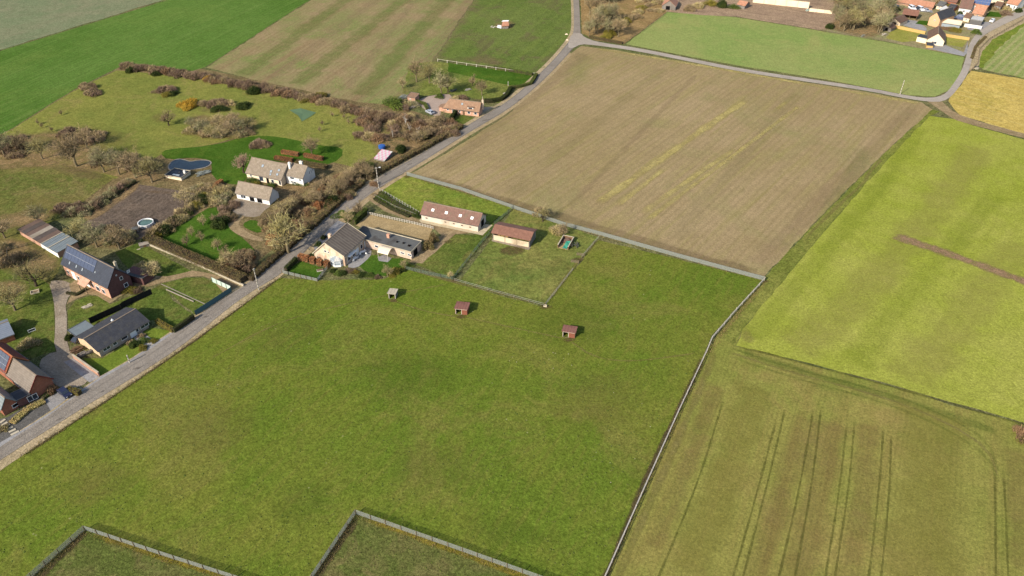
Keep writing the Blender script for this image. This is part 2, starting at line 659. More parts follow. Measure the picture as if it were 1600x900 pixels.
# soft-edged worn or wetter marks
ground_mat('worn_track', '565c28', '60622e', None, .1, .4, 1.6, .35, fade=.35, seed=41, amax=.45)
ground_mat('pale_wear', '958a4e', 'a0925a', None, .1, .4, 1.6, .30, fade=.12, seed=42, amax=.5)
ground_mat('bare_earth', '8f775a', '9c8466', None, .1, .4, 1.6, .28, fade=.12, seed=43, amax=.4)
ground_mat('lush_patch', '516b25', '5c752b', None, .1, .4, 1.3, .36, fade=.07, seed=44, amax=.2)
ground_mat('dry_patch', '837c42', '8c824c', None, .1, .4, 1.3, .34, fade=.07, seed=45, amax=.2)
ground_mat('yellow_edge', '938630', 'a08f3c', None, .1, .4, 1.6, .30, fade=.4, seed=46, amax=.8)
ground_mat('dark_dirt', '5a4c38', '665640', None, .1, .4, 1.6, .30, fade=.4, seed=47, amax=.75)
ground_mat('field_light', 'c6b470', 'cebc7a', None, .1, .4, 1.4, .26, fade=.04, seed=48, amax=.8)
ground_mat('lush_green', '6b8238', '76903f', None, .1, .4, 1.3, .32, fade=.07, seed=49, amax=.12)

# ------------------------------------------------------------------ the land
mb = MB()
mb.add([(-3000, -800, 0), (3000, -800, 0), (3000, 4000, 0), (-3000, 4000, 0)], [(0, 1, 2, 3)])
tag(mb.build('ground', 'land'), kind='structure')
Z = .03
# fields
sheet('field', [(-120, 108), (-120, -60), (420, -60), (255, 0), (0, 78)], Z, 'pale_field', jit=.6)
sheet('field', [(-120, 270), (-120, 112), (0, 80), (257, 2), (420, -50), (575, -60), (484, 0), (320, 105), (300, 111), (200, 98), (180, 108),
                (112, 142), (76, 164), (20, 200), (-40, 232)], Z*1.2, 'dark_field')
sheet('field', [(322, 106), (486, 0), (578, -60), (800, -60), (739, 0), (676, 94), (662, 120), (628, 165), (560, 160), (430, 132)], Z, 'stripe_field', jit=.6)
sheet('field', [(741, 0), (800, -58), (886, -58), (894, 0), (895, 50), (858, 97), (836, 115), (680, 93)], Z, 'top_field', jit=.6)
sheet('field', [(908, 72), (960, 78), (1150, 112), (1350, 143), (1440, 160), (1457, 171), (1380, 240), (1280, 340), (1193, 433), (1060, 399), (880, 350),
                (760, 312), (641, 272), (700, 238), (790, 182), (850, 128), (892, 84)], Z, 'brown_field')
sheet('field', [(978, 69), (1042, 19), (1150, 27), (1280, 48), (1380, 65), (1440, 76), (1506, 89), (1500, 120), (1484, 140), (1460, 151), (1420, 149), (1300, 126),
                (1150, 102), (1050, 83)], Z, 'bright_field')
sheet('field', [(1452, 181), (1490, 186), (1520, 196), (1600, 218), (1780, 270), (1900, 300), (1900, 800), (1700, 688), (1600, 661), (1400, 603), (1250, 564), (1150, 540),
                (1160, 515), (1240, 420), (1350, 290)], Z, 'yellow_green_field')
sheet('field', [(1482, 158), (1516, 110), (1600, 124), (1800, 158), (1800, 265), (1600, 210), (1500, 180)], Z, 'straw_field', jit=.6)
sheet('field', [(1545, 94), (1560, 76), (1600, 40), (1680, -20), (1800, -40), (1800, 156), (1600, 122), (1533, 108)], Z*1.3, 'row_crop', jit=.6)
sheet('field_margin', [(1526, 104), (1530, 80), (1545, 64), (1600, 30), (1700, -30), (1800, -58), (1800, 157), (1600, 123)], Z, 'paddock_bright')
sheet('field', [(950, 896), (1104, 548), (1120, 524), (1150, 541), (1250, 566), (1400, 606), (1600, 664), (1700, 691), (1900, 806), (1900, 1100), (860, 1100)], Z, 'low_field', jit=.6)
sheet('field_margin', [(1457, 171), (1468, 174), (1452, 182), (1350, 292), (1240, 422), (1160, 516), (1150, 541), (1118, 526), (1150, 480), (1194, 434), (1282, 340),
                       (1380, 241)], Z*.8, 'margin_grass')
sheet('meadow', [(32, 714), (96, 672), (180, 617), (288, 544), (378, 478), (436, 434), (500, 438), (600, 436), (632, 420), (720, 445), (850, 480), (935, 375), (1060, 405), (1190, 438),
                 (1112, 524), (1102, 547), (1010, 740), (945, 900), (870, 1080), (-300, 1100), (-300, 930)], Z, 'pasture', sm=0)
# enclosures at the near edge
sheet('paddock', [(50, 900), (133, 826), (365, 902), (520, 960), (300, 1080), (-90, 1010)], Z*2, 'enclosure_grass')
sheet('paddock', [(488, 900), (557, 801), (840, 902), (1000, 960), (800, 1090), (380, 1060)], Z*2, 'enclosure_grass')
# paddocks behind the farm
sheet('paddock', [(717, 441), (850, 476), (936, 371), (890, 356), (800, 326), (790, 345)], Z*1.6, 'paddock_grass')
sheet('paddock', [(650, 414), (708, 437), (795, 330), (770, 345), (740, 368), (700, 366)], Z*1.7, 'garden_lawn')
sheet('paddock', [(592, 294), (634, 274), (700, 294), (802, 324), (770, 350), (757, 342), (668, 312), (655, 336)], Z*1.6, 'paddock_bright')
# upper left estate
sheet('meadow', [(20, 202), (76, 166), (112, 144), (182, 110), (260, 116), (330, 126), (430, 146), (520, 164), (610, 184), (640, 200), (600, 236), (560, 262), (500, 250), (470, 232),
                 (380, 212), (330, 226), (262, 236), (180, 280), (120, 268), (60, 240), (0, 245), (-60, 240)], Z, 'rough_meadow')
sheet('garden_bed', [(-60, 214), (20, 201), (75, 165), (112, 143), (182, 109), (196, 96), (215, 95), (330, 110), (440, 132), (540, 150), (640, 172), (720, 196), (727, 200), (680, 232),
                     (600, 276), (545, 300), (480, 350), (400, 410), (384, 440), (230, 370), (120, 330), (60, 300), (-60, 280)], Z*.5, 'scrub_floor')
sheet('lawn', [(250, 240), (262, 233), (330, 228), (380, 214), (430, 212), (500, 228), (536, 230), (534, 248), (500, 262), (450, 250), (390, 262), (384, 284), (365, 290), (330, 278),
               (330, 250), (300, 246), (262, 250)], Z*2, 'bright_lawn', sm=1)
sheet('meadow', [(-60, 300), (0, 245), (60, 246), (118, 262), (180, 278), (150, 300), (90, 345), (60, 352), (0, 358), (-60, 350)], Z*2, 'orchard_grass')
sheet('garden_lawn', [(-60, 420), (0, 412), (40, 420), (78, 446), (84, 470), (86, 548), (50, 560), (0, 545), (-60, 560)], Z, 'garden_lawn')
sheet('orchard', [(-60, 352), (30, 352), (120, 385), (95, 415), (80, 445), (40, 425), (-60, 415)], Z*.9, 'orchard_grass')
sheet('vegetable_plot', [(126, 352), (212, 287), (312, 303), (292, 325), (240, 365), (215, 375), (160, 360)], Z*2, 'dark_plot', jit=.4)
sheet('lawn', [(258, 366), (300, 340), (335, 320), (352, 336), (362, 360), (395, 385), (402, 402), (370, 424), (250, 378)], Z*2, 'bright_lawn', sm=1)
sheet('lawn', [(378, 350), (395, 342), (412, 352), (408, 366), (385, 358)], Z*2.2, 'bright_lawn', sm=1)
sheet('lawn', [(180, 395), (215, 380), (232, 386), (300, 424), (260, 432), (232, 440), (205, 425)], Z*2, 'garden_lawn')
sheet('lawn', [(106, 485), (118, 470), (140, 462), (158, 464), (172, 476), (195, 466), (238, 452), (252, 444), (270, 470), (300, 490), (272, 518), (240, 500), (150, 512), (112, 540)], Z, 'garden_lawn')
sheet('lawn', [(252, 443), (290, 434), (318, 434), (332, 440), (362, 454), (305, 492), (262, 455)], Z*1.2, 'garden_lawn')
sheet('lawn', [(130, 560), (160, 560), (236, 512), (272, 518), (242, 538), (202, 567), (158, 587)], Z*1.5, 'front_lawn')
sheet('gravel_yard', [(58, 566), (84, 548), (108, 556), (142, 590), (128, 605), (96, 608), (72, 590)], Z*2.2, 'gravel', sm=1)
sheet('lawn', [(445, 424), (470, 408), (506, 420), (496, 436)], Z*2, 'bright_lawn')
sheet('lawn', [(560, 415), (575, 400), (590, 398), (612, 404), (632, 404), (640, 412), (618, 430), (596, 432), (572, 425)], Z*2, 'bright_lawn', sm=1)
sheet('lawn', [(640, 100), (678, 96), (836, 116), (826, 136), (800, 138), (782, 162), (740, 154), (700, 146), (660, 150), (628, 146)], Z*1.4, 'paddock_grass')
sheet('lawn', [(700, 98), (836, 118), (822, 136), (790, 132), (700, 112)], Z*1.7, 'bright_lawn')
sheet('lawn', [(700, 188), (722, 180), (748, 186), (738, 196), (728, 200)], Z*1.7, 'garden_lawn')
sheet('lawn', [(594, 222), (624, 198), (646, 196), (640, 212), (618, 232)], Z*2, 'bright_lawn', sm=1)
# yards, drives, tracks
sheet('courtyard', [(650, 160), (662, 152), (690, 147), (706, 148), (705, 160), (688, 172), (690, 180), (676, 182), (660, 168)], Z*2.4, 'pink_gravel', sm=1)
sheet('riding_arena', [(576, 335), (676, 357), (668, 378), (556, 353)], Z*2.4, 'arena_sand')
sheet('farm_track', [(580, 302), (590, 312), (610, 325), (655, 344), (660, 340), (752, 362), (762, 352), (756, 362), (712, 366), (700, 376), (660, 412), (640, 410), (662, 380),
                     (690, 368), (676, 356), (640, 346), (600, 330), (576, 312)], Z*2.6, 'sand_track')
sheet('concrete_apron', [(655, 345), (661, 337), (770, 352), (754, 368), (658, 348)], Z*3, 'apron', jit=0)
sheet('gravel_yard', [(358, 316), (376, 308), (426, 320), (412, 330), (404, 340), (376, 338), (362, 330)], Z*2.4, 'gravel', sm=1)
sheet('garden_drive', [(372, 334), (384, 338), (374, 346), (374, 354), (392, 366), (410, 372), (412, 378), (388, 374), (362, 362), (355, 350), (360, 340)], Z*2.6, 'sand_track', sm=1)
sheet('garden_drive', [(76, 440), (92, 438), (106, 440), (120, 452), (102, 470), (105, 500), (104, 530), (110, 552), (128, 562), (150, 585), (140, 596), (108, 572), (84, 548), (87, 500),
                       (84, 468)], Z*2.4, 'gravel', sm=1)
sheet('terrace', [(104, 476), (122, 466), (138, 460), (152, 462), (172, 474), (204, 454), (214, 448), (200, 440), (140, 420), (108, 445), (112, 460)], Z*2.6, 'sand_track')
sheet('garden_drive', [(205, 446), (215, 430), (262, 432), (300, 423), (330, 428), (382, 447), (352, 462), (334, 438), (318, 432), (290, 433), (254, 442), (232, 448)], Z*2.6,
      'sand_track')
sheet('driveway', [(70, 625), (93, 612), (128, 606), (130, 612), (81, 645)], Z*2.8, 'pavers', jit=0)
sheet('driveway', [(116, 560), (156, 590), (140, 598), (100, 566)], Z*2.8, 'pavers', jit=0)
sheet('gravel_bed', [(-20, 660), (12, 652), (66, 620), (82, 643), (34, 672), (-30, 712)], Z*2.6, 'slate_chips', jit=0)
sheet('driveway', [(208, 527), (222, 519), (246, 536), (228, 548)], Z*2.8, 'pavers', jit=0)
sheet('pavement', [(-60, 738), (0, 692), (35, 672), (82, 643), (158, 588), (202, 564), (242, 536), (275, 515), (277, 518), (242, 542), (160, 594), (80, 649), (0, 700), (-60, 746)], Z*3.3, 'pavers', jit=0)
sheet('terrace', [(540, 417), (556, 420), (572, 408), (582, 396), (576, 384), (556, 384)], Z*2.8, 'pavers', sm=1)
sheet('driveway', [(490, 385), (526, 344), (548, 352), (516, 396), (494, 398)], Z*2.6, 'pavers')
sheet('concrete_apron', [(770, 372), (829, 384), (829, 387), (826, 391), (768, 377)], Z*3, 'gravel', jit=0)
sheet('driveway', [(755, 168), (780, 166), (792, 160), (790, 172), (748, 190)], Z*2.6, 'gravel', jit=0)
sheet('driveway', [(1452, 62), (1470, 68), (1506, 82), (1512, 66), (1512, 82), (1506, 88), (1450, 76)], Z*2.6, 'pavers', jit=0)
# roads
RL = [(-420, 1010), (-200, 846), (-60, 742), (0, 698), (80, 648), (125, 615), (158, 592), (202, 568), (242, 541), (272, 520), (304, 498), (350, 466), (382, 447), (415, 420), (450, 394), (484, 364), (526, 325),
      (568, 293), (600, 272), (660, 240), (700, 216), (740, 190), (782, 166), (810, 146), (840, 118), (862, 97), (882, 74), (895, 56), (897, 40), (896, 0), (890, -60)]
RR = [(-420, 1045), (-200, 872), (-60, 764), (0, 719), (80, 669), (120, 644), (152, 624), (212, 588), (276, 547), (320, 512), (364, 476), (402, 450), (438, 430), (468, 402), (500, 370), (540, 334), (580, 302),
      (612, 282), (680, 241), (712, 220), (744, 201), (792, 173), (824, 148), (850, 125), (874, 100), (890, 82), (908, 62), (907, 52), (905, 0), (900, -60)]


def ribbon(name, L, Rr, z, mat, sm=1):
    a = smooth_pts([G(*p) for p in L], sm, False)
    b = smooth_pts([G(*p) for p in Rr], sm, False)

    def res(p, n):
        cl = [0]
        for i in range(1, len(p)):
            cl.append(cl[-1]+(p[i]-p[i-1]).length)
        out = []
        j = 0
        for k in range(n):
            s = cl[-1]*k/(n-1)
            while j < len(p)-2 and cl[j+1] < s:
                j += 1
            out.append(p[j].lerp(p[j+1], min(1, max(0, (s-cl[j])/max(1e-6, cl[j+1]-cl[j])))))
        return out
    n = 120
    a = res(a, n)
    b = res(b, n)
    mb = MB()
    vs = [(p.x, p.y, z) for p in a]+[(p.x, p.y, z) for p in b]
    mb.add(vs, [(i, n+i, n+i+1, i+1) for i in range(n-1)])
    o = mb.build(name, mat)
    if o.data.polygons[0].normal.z < 0:
        o.data.flip_normals()
    o['kind'] = 'structure'
    return o


def shift(pts, dx, dy):
    return [(x+dx, y+dy) for x, y in pts]


ribbon('verge', shift(RL, -4, -3), shift(RL, 3, 3), Z*3.0, 'verge')
VR = [(-420, 1065), (-200, 886), (0, 736), (32, 714), (96, 672), (180, 617), (288, 544), (320, 520), (378, 478), (436, 435), (470, 406)]
ribbon('verge', [p for p in RR if p[0] <= 468], VR, Z*2.2, 'verge', 1)
ribbon('verge', [(466, 402), (500, 369), (540, 333), (580, 301), (612, 281), (680, 240), (744, 200), (792, 172), (850, 124), (890, 82)],
       [(474, 406), (508, 376), (548, 340), (586, 306), (616, 285), (684, 244), (747, 204), (796, 176), (854, 128), (894, 85)], Z*2.2, 'tan_verge', 1)
ribbon('road', RL, RR, Z*4, 'asphalt', 2)
CL = [(900, 54), (926, 65), (996, 75), (1070, 90), (1160, 108), (1260, 123), (1360, 138), (1408, 148), (1440, 153), (1462, 153), (1478, 147), (1492, 128), (1502, 112), (1510, 88), (1512, 74), (1522, 56), (1540, 42), (1570, 26),
      (1600, 13), (1700, -30)]
CR = [(900, 68), (922, 70), (990, 79), (1070, 95), (1160, 113), (1260, 128), (1360, 143), (1408, 153), (1446, 159), (1472, 160), (1487, 151), (1503, 130), (1514, 112), (1519, 90), (1522, 72), (1533, 58), (1553, 46), (1578, 34),
      (1600, 24), (1700, -19)]
ribbon('road', CL, CR, Z*4.4, 'lane', 2)
sheet('road_junction', [(893, 52), (908, 52), (912, 58), (930, 65), (928, 71), (908, 69), (895, 76), (886, 74)], Z*4.8, 'lane', jit=0, sm=1)
sheet('farm_track', [(1448, 158), (1472, 159), (1484, 170), (1500, 180), (1530, 190), (1600, 209), (1800, 262), (1800, 272), (1600, 216), (1525, 197), (1494, 188), (1476, 177)], Z*3.4, 'sand_track')
sheet('verge', [(1512, 112), (1528, 106), (1534, 82), (1550, 62), (1600, 36), (1600, 24), (1552, 46), (1532, 60), (1520, 88)], Z*1.8, 'verge')
# village ground
sheet('wood_floor', [(907, 0), (909, 52), (930, 63), (975, 69), (1042, 19), (1060, -40), (908, -60)], Z*1.2, 'wood_floor')
sheet('yard', [(1100, 24), (1150, 26), (1280, 47), (1310, 44), (1320, 20), (1300, -20), (1060, -40), (1040, 18)], Z*1.4, 'rubble_yard')
sheet('village_ground', [(1290, 50), (1310, 20), (1300, -60), (1700, -60), (1600, 12), (1540, 42), (1512, 72), (1508, 88), (1440, 76), (1380, 64)], Z, 'village_ground')
sheet('lawn', [(1396, 44), (1444, 53), (1432, 64), (1410, 66), (1384, 60)], Z*2, 'village_lawn')
sheet('lawn', [(1474, 58), (1512, 62), (1504, 74), (1480, 70)], Z*2, 'village_lawn')
sheet('lawn', [(1546, 18), (1566, 20), (1564, 27), (1540, 26)], Z*2, 'bright_lawn')
sheet('lawn', [(1436, 32), (1452, 33), (1450, 40), (1430, 37)], Z*2, 'bright_lawn')
sheet('yard', [(1404, 30), (1430, 32), (1448, 44), (1446, 50), (1404, 38)], Z*1.8, 'pavers')
sheet('yard', [(1420, 10), (1456, 12), (1458, 20), (1418, 17)], Z*1.8, 'pavers')
sheet('yard', [(1510, 36), (1545, 34), (1552, 40), (1530, 50), (1512, 46)], Z*1.8, 'pavers')
# worn and wetter marks
tr = [([(1227, 638), (1198, 760), (1162, 897), (1120, 1060)]), ([(1215, 648), (1184, 765), (1147, 897), (1100, 1060)]), ([(1283, 638), (1268, 760), (1243, 897), (1210, 1060)]),
      ([(1271, 638), (1250, 760), (1218, 897), (1180, 1060)]), ([(1336, 654), (1325, 770), (1305, 897), (1280, 1060)]), ([(1324, 654), (1311, 770), (1290, 897), (1264, 1060)]),
      ([(1381, 663), (1373, 770), (1358, 897), (1336, 1060)]), ([(1393, 670), (1389, 780), (1377, 897), (1358, 1060)]), ([(1554, 738), (1555, 800), (1556, 897), (1556, 1060)]),
      ([(1568, 738), (1571, 800), (1575, 897), (1580, 1060)]), ([(1130, 625), (1108, 700), (1080, 780), (1038, 880), (1000, 970)])]
for t_ in tr:
    fade_strip('tractor_rut', t_, .62, Z*2.6, 'worn_track')
fade_strip('tractor_rut', [(1150, 541), (1250, 566), (1400, 606), (1600, 664), (1700, 692)], 1.1, Z*2.6, 'worn_track')
for k_ in range(3):
    fade_strip('tractor_rut', [(1130, 540+k_*7), (1230, 574+k_*7), (1380, 612+k_*8), (1480, 650+k_*10), (1545, 690+k_*12), (1560, 740+k_*8)], 1.0, Z*(2.7+.1*k_), 'pale_wear' if k_ == 1 else 'lush_patch')
fade_strip('worn_strip', [(1120, 545), (1080, 640), (1040, 730), (970, 890), (900, 1060)], 2.2, Z*2.8, 'pale_wear')
fade_strip('worn_strip', [(1190, 445), (1150, 492), (1118, 530)], 1.8, Z*2.8, 'pale_wear')
fade_strip('bare_strip', [(1392, 366), (1450, 386), (1520, 410), (1600, 440), (1760, 498)], 5.2, Z*2.0, 'bare_band', 0)
fade_strip('worn_strip', [(1380, 246), (1356, 272), (1352, 284), (1300, 330), (1255, 376)], 1.6, Z*2.2, 'pale_wear')
for a_, w_ in (([(930, 320), (1010, 265), (1130, 180), (1170, 155)], 2.2), ([(1000, 335), (1085, 275), (1150, 232)], 1.6), ([(960, 400 - 75), (1040, 262)], 1.4), ([(1230, 158), (1212, 172)], 1.2),
               ([(1010, 345), (1120, 262), (1250, 165)], 1.3)):
    fade_strip('worn_strip', a_, w_*2.0, Z*2.2, 'field_light')
fade_strip('worn_strip', [(660, 276), (800, 316), (900, 345), (1060, 392), (1185, 428)], 5.0, Z*2.0, 'bare_earth')
fade_strip('worn_strip', [(930, 76), (1060, 96), (1250, 130), (1440, 162)], 4.0, Z*2.0, 'field_light')
fade_strip('worn_strip', [(640, 420), (705, 440), (760, 452), (848, 478)], 1.7, Z*2.8, 'pale_wear')
fade_strip('worn_strip', [(852, 474), (900, 412), (936, 372)], 1.5, Z*2.8, 'pale_wear')
fade_strip('worn_strip', [(145, 832), (250, 868), (362, 905), (500, 955)], 2.0, Z*3.0, 'yellow_edge')
fade_strip('worn_strip', [(565, 806), (700, 856), (830, 905), (960, 955)], 2.0, Z*3.0, 'yellow_edge')
fade_strip('worn_strip', [(138, 830), (100, 866), (60, 905), (0, 960)], 1.6, Z*3.0, 'dark_dirt')
fade_strip('worn_strip', [(560, 808), (520, 866), (494, 905), (460, 960)], 1.8, Z*3.0, 'dark_dirt')
fade_strip('worn_strip', [(34, 715), (96, 673), (180, 618), (288, 545), (378, 479), (436, 435)], .9, Z*3.2, 'dark_dirt')
fade_strip('worn_strip', [(1102, 552), (1060, 640), (1010, 745), (948, 898), (900, 1000)], 1.6, Z*2.8, 'dark_dirt')
for bl, mt, ins in (
    ([(520, 560), (640, 530), (760, 560), (700, 640), (560, 650)], 'lush_patch', 9), ([(780, 480), (900, 440), (1000, 480), (960, 560), (840, 560)], 'lush_patch', 9),
    ([(250, 640), (380, 600), (460, 660), (360, 740), (240, 720)], 'dry_patch', 8), ([(820, 600), (960, 560), (1040, 620), (960, 700), (840, 680)], 'dry_patch', 9),
    ([(600, 690), (740, 680), (800, 760), (680, 790), (590, 760)], 'dry_patch', 8), ([(380, 510), (480, 480), (540, 500), (480, 560), (390, 570)], 'dry_patch', 7),
    ([(700, 800), (840, 800), (900, 860), (800, 870), (720, 850)], 'lush_patch', 6),
    ([(420, 760), (520, 740), (530, 790), (460, 840), (400, 820)], 'lush_patch', 6), ([(100, 740), (200, 700), (240, 760), (150, 800), (90, 800)], 'dry_patch', 6),
    ([(860, 400), (905, 385), (920, 400), (890, 440), (850, 450), (820, 430)], 'dry_patch', 5), ([(730, 400), (800, 395), (830, 430), (760, 440)], 'lush_patch', 5),
    ([(1180, 560), (1300, 590), (1420, 625), (1380, 640), (1240, 610)], 'lush_green', 5), ([(1350, 220), (1300, 290), (1260, 360), (1290, 350), (1370, 250)], 'lush_green', 4),
    ([(60, 170 + 40), (130, 190), (200, 200), (240, 235), (180, 240), (100, 220)], 'pale_wear', 6), ([(230, 180), (260, 172), (262, 190), (240, 195)], 'pale_wear', 3),
    ([(120, 255), (180, 275), (150, 290), (60, 262)], 'bare_earth', 5), ([(20, 300), (110, 300), (100, 335), (20, 345)], 'pale_wear', 5),
    ([(305, 162), (360, 158), (380, 172), (350, 176), (310, 178)], 'bare_earth', 2.5), ([(285, 195), (395, 190), (400, 210), (330, 222), (290, 210)], 'bare_earth', 4),
    ([(208, 296), (290, 300), (270, 306), (210, 300)], 'bare_earth', 2), ([(765, 40), (780, 32), (800, 31), (812, 40), (800, 47), (775, 46)], 'leaf_litter', 2),
    ([(740, 84), (690, 92), (800, 108), (800, 92)], 'bare_earth', 4),
    ([(1160, 505), (1150, 535), (1185, 545), (1180, 520)], 'pale_wear', 3), ([(905, 75), (940, 85), (920, 130), (880, 150), (860, 130)], 'lush_green', 6),
    ([(700, 360+20), (740, 385), (720, 420), (690, 415)], 'lush_green', 4), ([(720, 158), (770, 150), (782, 160), (740, 166)], 'bare_earth', 2)):
    fade_blob('ground_patch', bl, Z*R.uniform(2.2, 3.3), mt, ins*2.2)

for bl, ins in (([(-30, 250), (10, 215), (60, 205), (110, 200), (150, 212), (190, 238), (250, 258), (262, 290), (215, 285), (160, 272), (100, 268), (40, 262), (-20, 270)], 5),
                ([(285, 192), (300, 178), (395, 176), (412, 196), (396, 214), (330, 222), (290, 214)], 4), ([(-40, 340), (60, 322), (96, 336), (64, 356), (-40, 366)], 4),
                ([(-40, 372), (30, 366), (100, 400), (92, 428), (40, 432), (-40, 424)], 4), ([(120, 340), (204, 282), (232, 286), (140, 352)], 2),
                ([(110, 366), (180, 352), (218, 372), (200, 392), (130, 392)], 3), ([(-30, 440), (30, 430), (54, 450), (20, 470), (-30, 470)], 3),
                ([(420, 360), (480, 320), (560, 270), (585, 268), (540, 312), (470, 368), (410, 402)], 3), ([(560, 182), (620, 178), (715, 200), (650, 240), (600, 264), (580, 240)], 3),
                ([(1290, 44), (1310, 10), (1390, 10), (1384, 60), (1330, 58)], 3),
                ([(380, 290), (470, 292), (500, 270), (520, 272), (450, 320), (430, 318), (370, 302)], 2)):
    fade_blob('leaf_litter', bl, Z*R.uniform(2.45, 2.75), 'leaf_litter', ins)
CEN = [((a[0]+b[0])/2, (a[1]+b[1])/2) for a, b in zip(RL[1:28], [(-200, 872), (-60, 764), (0, 719), (80, 669), (120, 644), (158+18, 612), (202+22, 579), (242+22, 555), (272+20, 534), (304+26, 505), (350+24, 470), (382+26, 445), (415+28, 426),
                                              (450+24, 396), (484+22, 364), (526+18, 331), (568+16, 300), (600+14, 281), (660+20, 241), (700+14, 219), (740+8, 198), (782+10, 173), (810+12, 150), (840+10, 125), (862+12, 100), (882+10, 80), (908, 60)])]
fade_strip('road_wear', [(x-4, y-3) for x, y in CEN], .9, Z*4.15, 'road_wear', 2)
fade_strip('road_wear', [(x+4, y+3) for x, y in CEN], .9, Z*4.15, 'road_wear', 2)
for x, y, w, h in ((214, 576, 12, 5), (322, 495, 9, 4), (470, 385, 8, 4), (640, 257, 8, 3), (95, 655, 12, 5), (760, 188, 12, 3), (812, 156, 7, 3), (400, 440, 6, 3), (160, 612, 6, 4)):
    fade_blob('road_patch', [(x-w, y+h*.9), (x-w*.3, y-h*.3), (x+w, y-h*.9), (x+w*.4, y+h*.3)], Z*4.25, 'road_patch', 1.0)
for x, y, w in ((614, 470, 10), (722, 495, 13), (889, 531, 13), (852, 480, 14), (710, 439, 9), (902, 406, 12), (800, 392, 26), (770, 362, 9), (1196, 440, 8), (636, 276, 7), (585, 304, 8), (700, 378, 10), (1470, 168, 9)):
    fade_blob('mud_patch', [(x-w, y), (x-w*.4, y-w*.35), (x+w*.7, y-w*.3), (x+w, y+w*.1), (x+w*.2, y+w*.35), (x-w*.6, y+w*.3)], Z*3.05, 'mud', 1.5)
for pth in ([(614, 470), (660, 486), (716, 496)], [(728, 496), (800, 512), (884, 530)], [(700, 444), (560, 470), (440, 500), (330, 560)], [(892, 534), (930, 560), (990, 566), (1088, 552)]):
    fade_strip('animal_path', pth, .7, Z*2.95, 'pale_wear', 2)

# paler and browner drill bands in the olive field, and drifts of colour in the others
for pth, w, mt in (([(1262, 650), (1215, 800), (1180, 900), (1120, 1060)], 7, 'brown_band'), ([(1300, 655), (1270, 800), (1245, 900), (1210, 1060)], 9, 'brown_band'), ([(1360, 660), (1345, 800), (1330, 900), (1300, 1060)], 6, 'brown_band'),
                   ([(1180, 600), (1130, 760), (1075, 900)], 10, 'light_band'), ([(1460, 640), (1450, 780), (1430, 920)], 16, 'light_band'), ([(1590, 700), (1600, 900)], 7, 'brown_band'), ([(1120, 600), (1080, 720), (1020, 860)], 5, 'brown_band'),
                   ([(1160, 552), (1260, 582), (1400, 622), (1560, 676)], 3.5, 'lush_band'), ([(1170, 530), (1260, 430), (1370, 300), (1440, 200)], 8, 'yg_lush'), ([(1240, 545), (1330, 480), (1460, 330), (1530, 230)], 14, 'yg_pale'),
                   ([(1420, 600), (1500, 500), (1600, 380)], 14, 'yg_pale'), ([(1330, 570), (1420, 460), (1560, 300)], 9, 'yg_lush')):
    fade_strip('drill_band', pth, w, Z*R.uniform(1.5, 1.9), mt, 2)
for k_ in range(5):
    t_ = k_/4+R.uniform(-.1, .1)
    fade_strip('drill_band', [(690+t_*440+R.uniform(-30, 30), 268+t_*138), (900+t_*470+R.uniform(-30, 30), 84+t_*78)], R.uniform(2, 9), Z*R.uniform(1.5, 1.9), ('brown_warm', 'brown_green')[k_ % 2], 0)
for k_ in range(6):
    fade_strip('drill_band', [(380+k_*48+R.uniform(-20, 20), 118+k_*8), (540+k_*42+R.uniform(-20, 20), -10)], R.uniform(4, 13), Z*R.uniform(1.5, 1.9), ('stripe_green', 'brown_warm')[k_ % 2], 0)


# ------------------------------------------------------------------ building materials
tile_mat('tile_redbrown', '957264', '836357', '6d5146', .3, .32, '7a6a58', axis='xy', k=1.6)
tile_mat('tile_redrust', 'a07460', '8f6452', '705044', .3, .32, '86604e', axis='xy', k=1.6)
tile_mat('tile_salmon', 'ae8c70', '9c7b62', '80644f', .3, .32, '97745a', axis='xy', k=1.6)
tile_mat('tile_taupe', 'a59684', '948573', '786a5a', .3, .32, '867a66', axis='xy', k=1.6, var=.6)
tile_mat('tile_orange', 'd69c7c', 'c68a6c', 'a07a64', .3, .32, 'b07a5a', axis='xy', k=1.6)
tile_mat('tile_red', '8e4234', '7e3a2e', '5a2a22', .3, .32, '6a3a30', axis='xy', k=1.6)
tile_mat('tile_brown', '8a6a56', '7a5c4a', '5c4638', .3, .32, '6f5c4c', axis='xy', k=1.6)
tile_mat('tile_greybrown', '8f8478', '83786c', '6b6158', .3, .32, None, axis='xy', k=1.6)
tile_mat('tile_slate', '4b4c52', '42434a', '34353a', .3, .25, '54524e', axis='xy', k=1.6)
tile_mat('tile_slateblue', '454a56', '3d424e', '30343c', .3, .25, None, axis='xy', k=1.6)
corr_mat('corrugated_brown', '8e8072', '75675a', 1.0, 1, .8, '8a7e70', contrast=.85)
corr_mat('corrugated_grey', '8f989a', '7d8688', .5, 1, .5, None, contrast=.45)
corr_mat('corrugated_rust', '7d6454', '6c5548', .5, 0, .8, '5a4a42', contrast=.3)
corr_mat('corrugated_dark', '5f5148', '544840', .5, 0, .8, '6e6058', contrast=.3)
corr_mat('corrugated_blue', '8d95a2', '7f8896', .5, 1, .6, None, contrast=.2)
corr_mat('white_sheet', 'e8e6e0', 'd8d6d0', .6, 0, .5, None, contrast=.25)
rough_mat('roof_felt', '72726f', '646462', 1.2, .9, .2, .2, '4a4440')
rough_mat('black_membrane', '34363e', '2a2c34', 1.2, .6, .4, .1, '5a5c66')
tile_mat('brick_orange', 'c09078', 'b08068', 'b8a490', .25, .09, None, axis='wall', k=1.5, bumps=.2)
tile_mat('brick_salmon', 'd6a084', 'c89276', 'c8ac98', .25, .09, None, axis='wall', k=1.5, bumps=.2)
tile_mat('brick_pale', 'd8bca8', 'caac98', 'cbb8a8', .25, .09, None, axis='wall', k=1.5, bumps=.2)
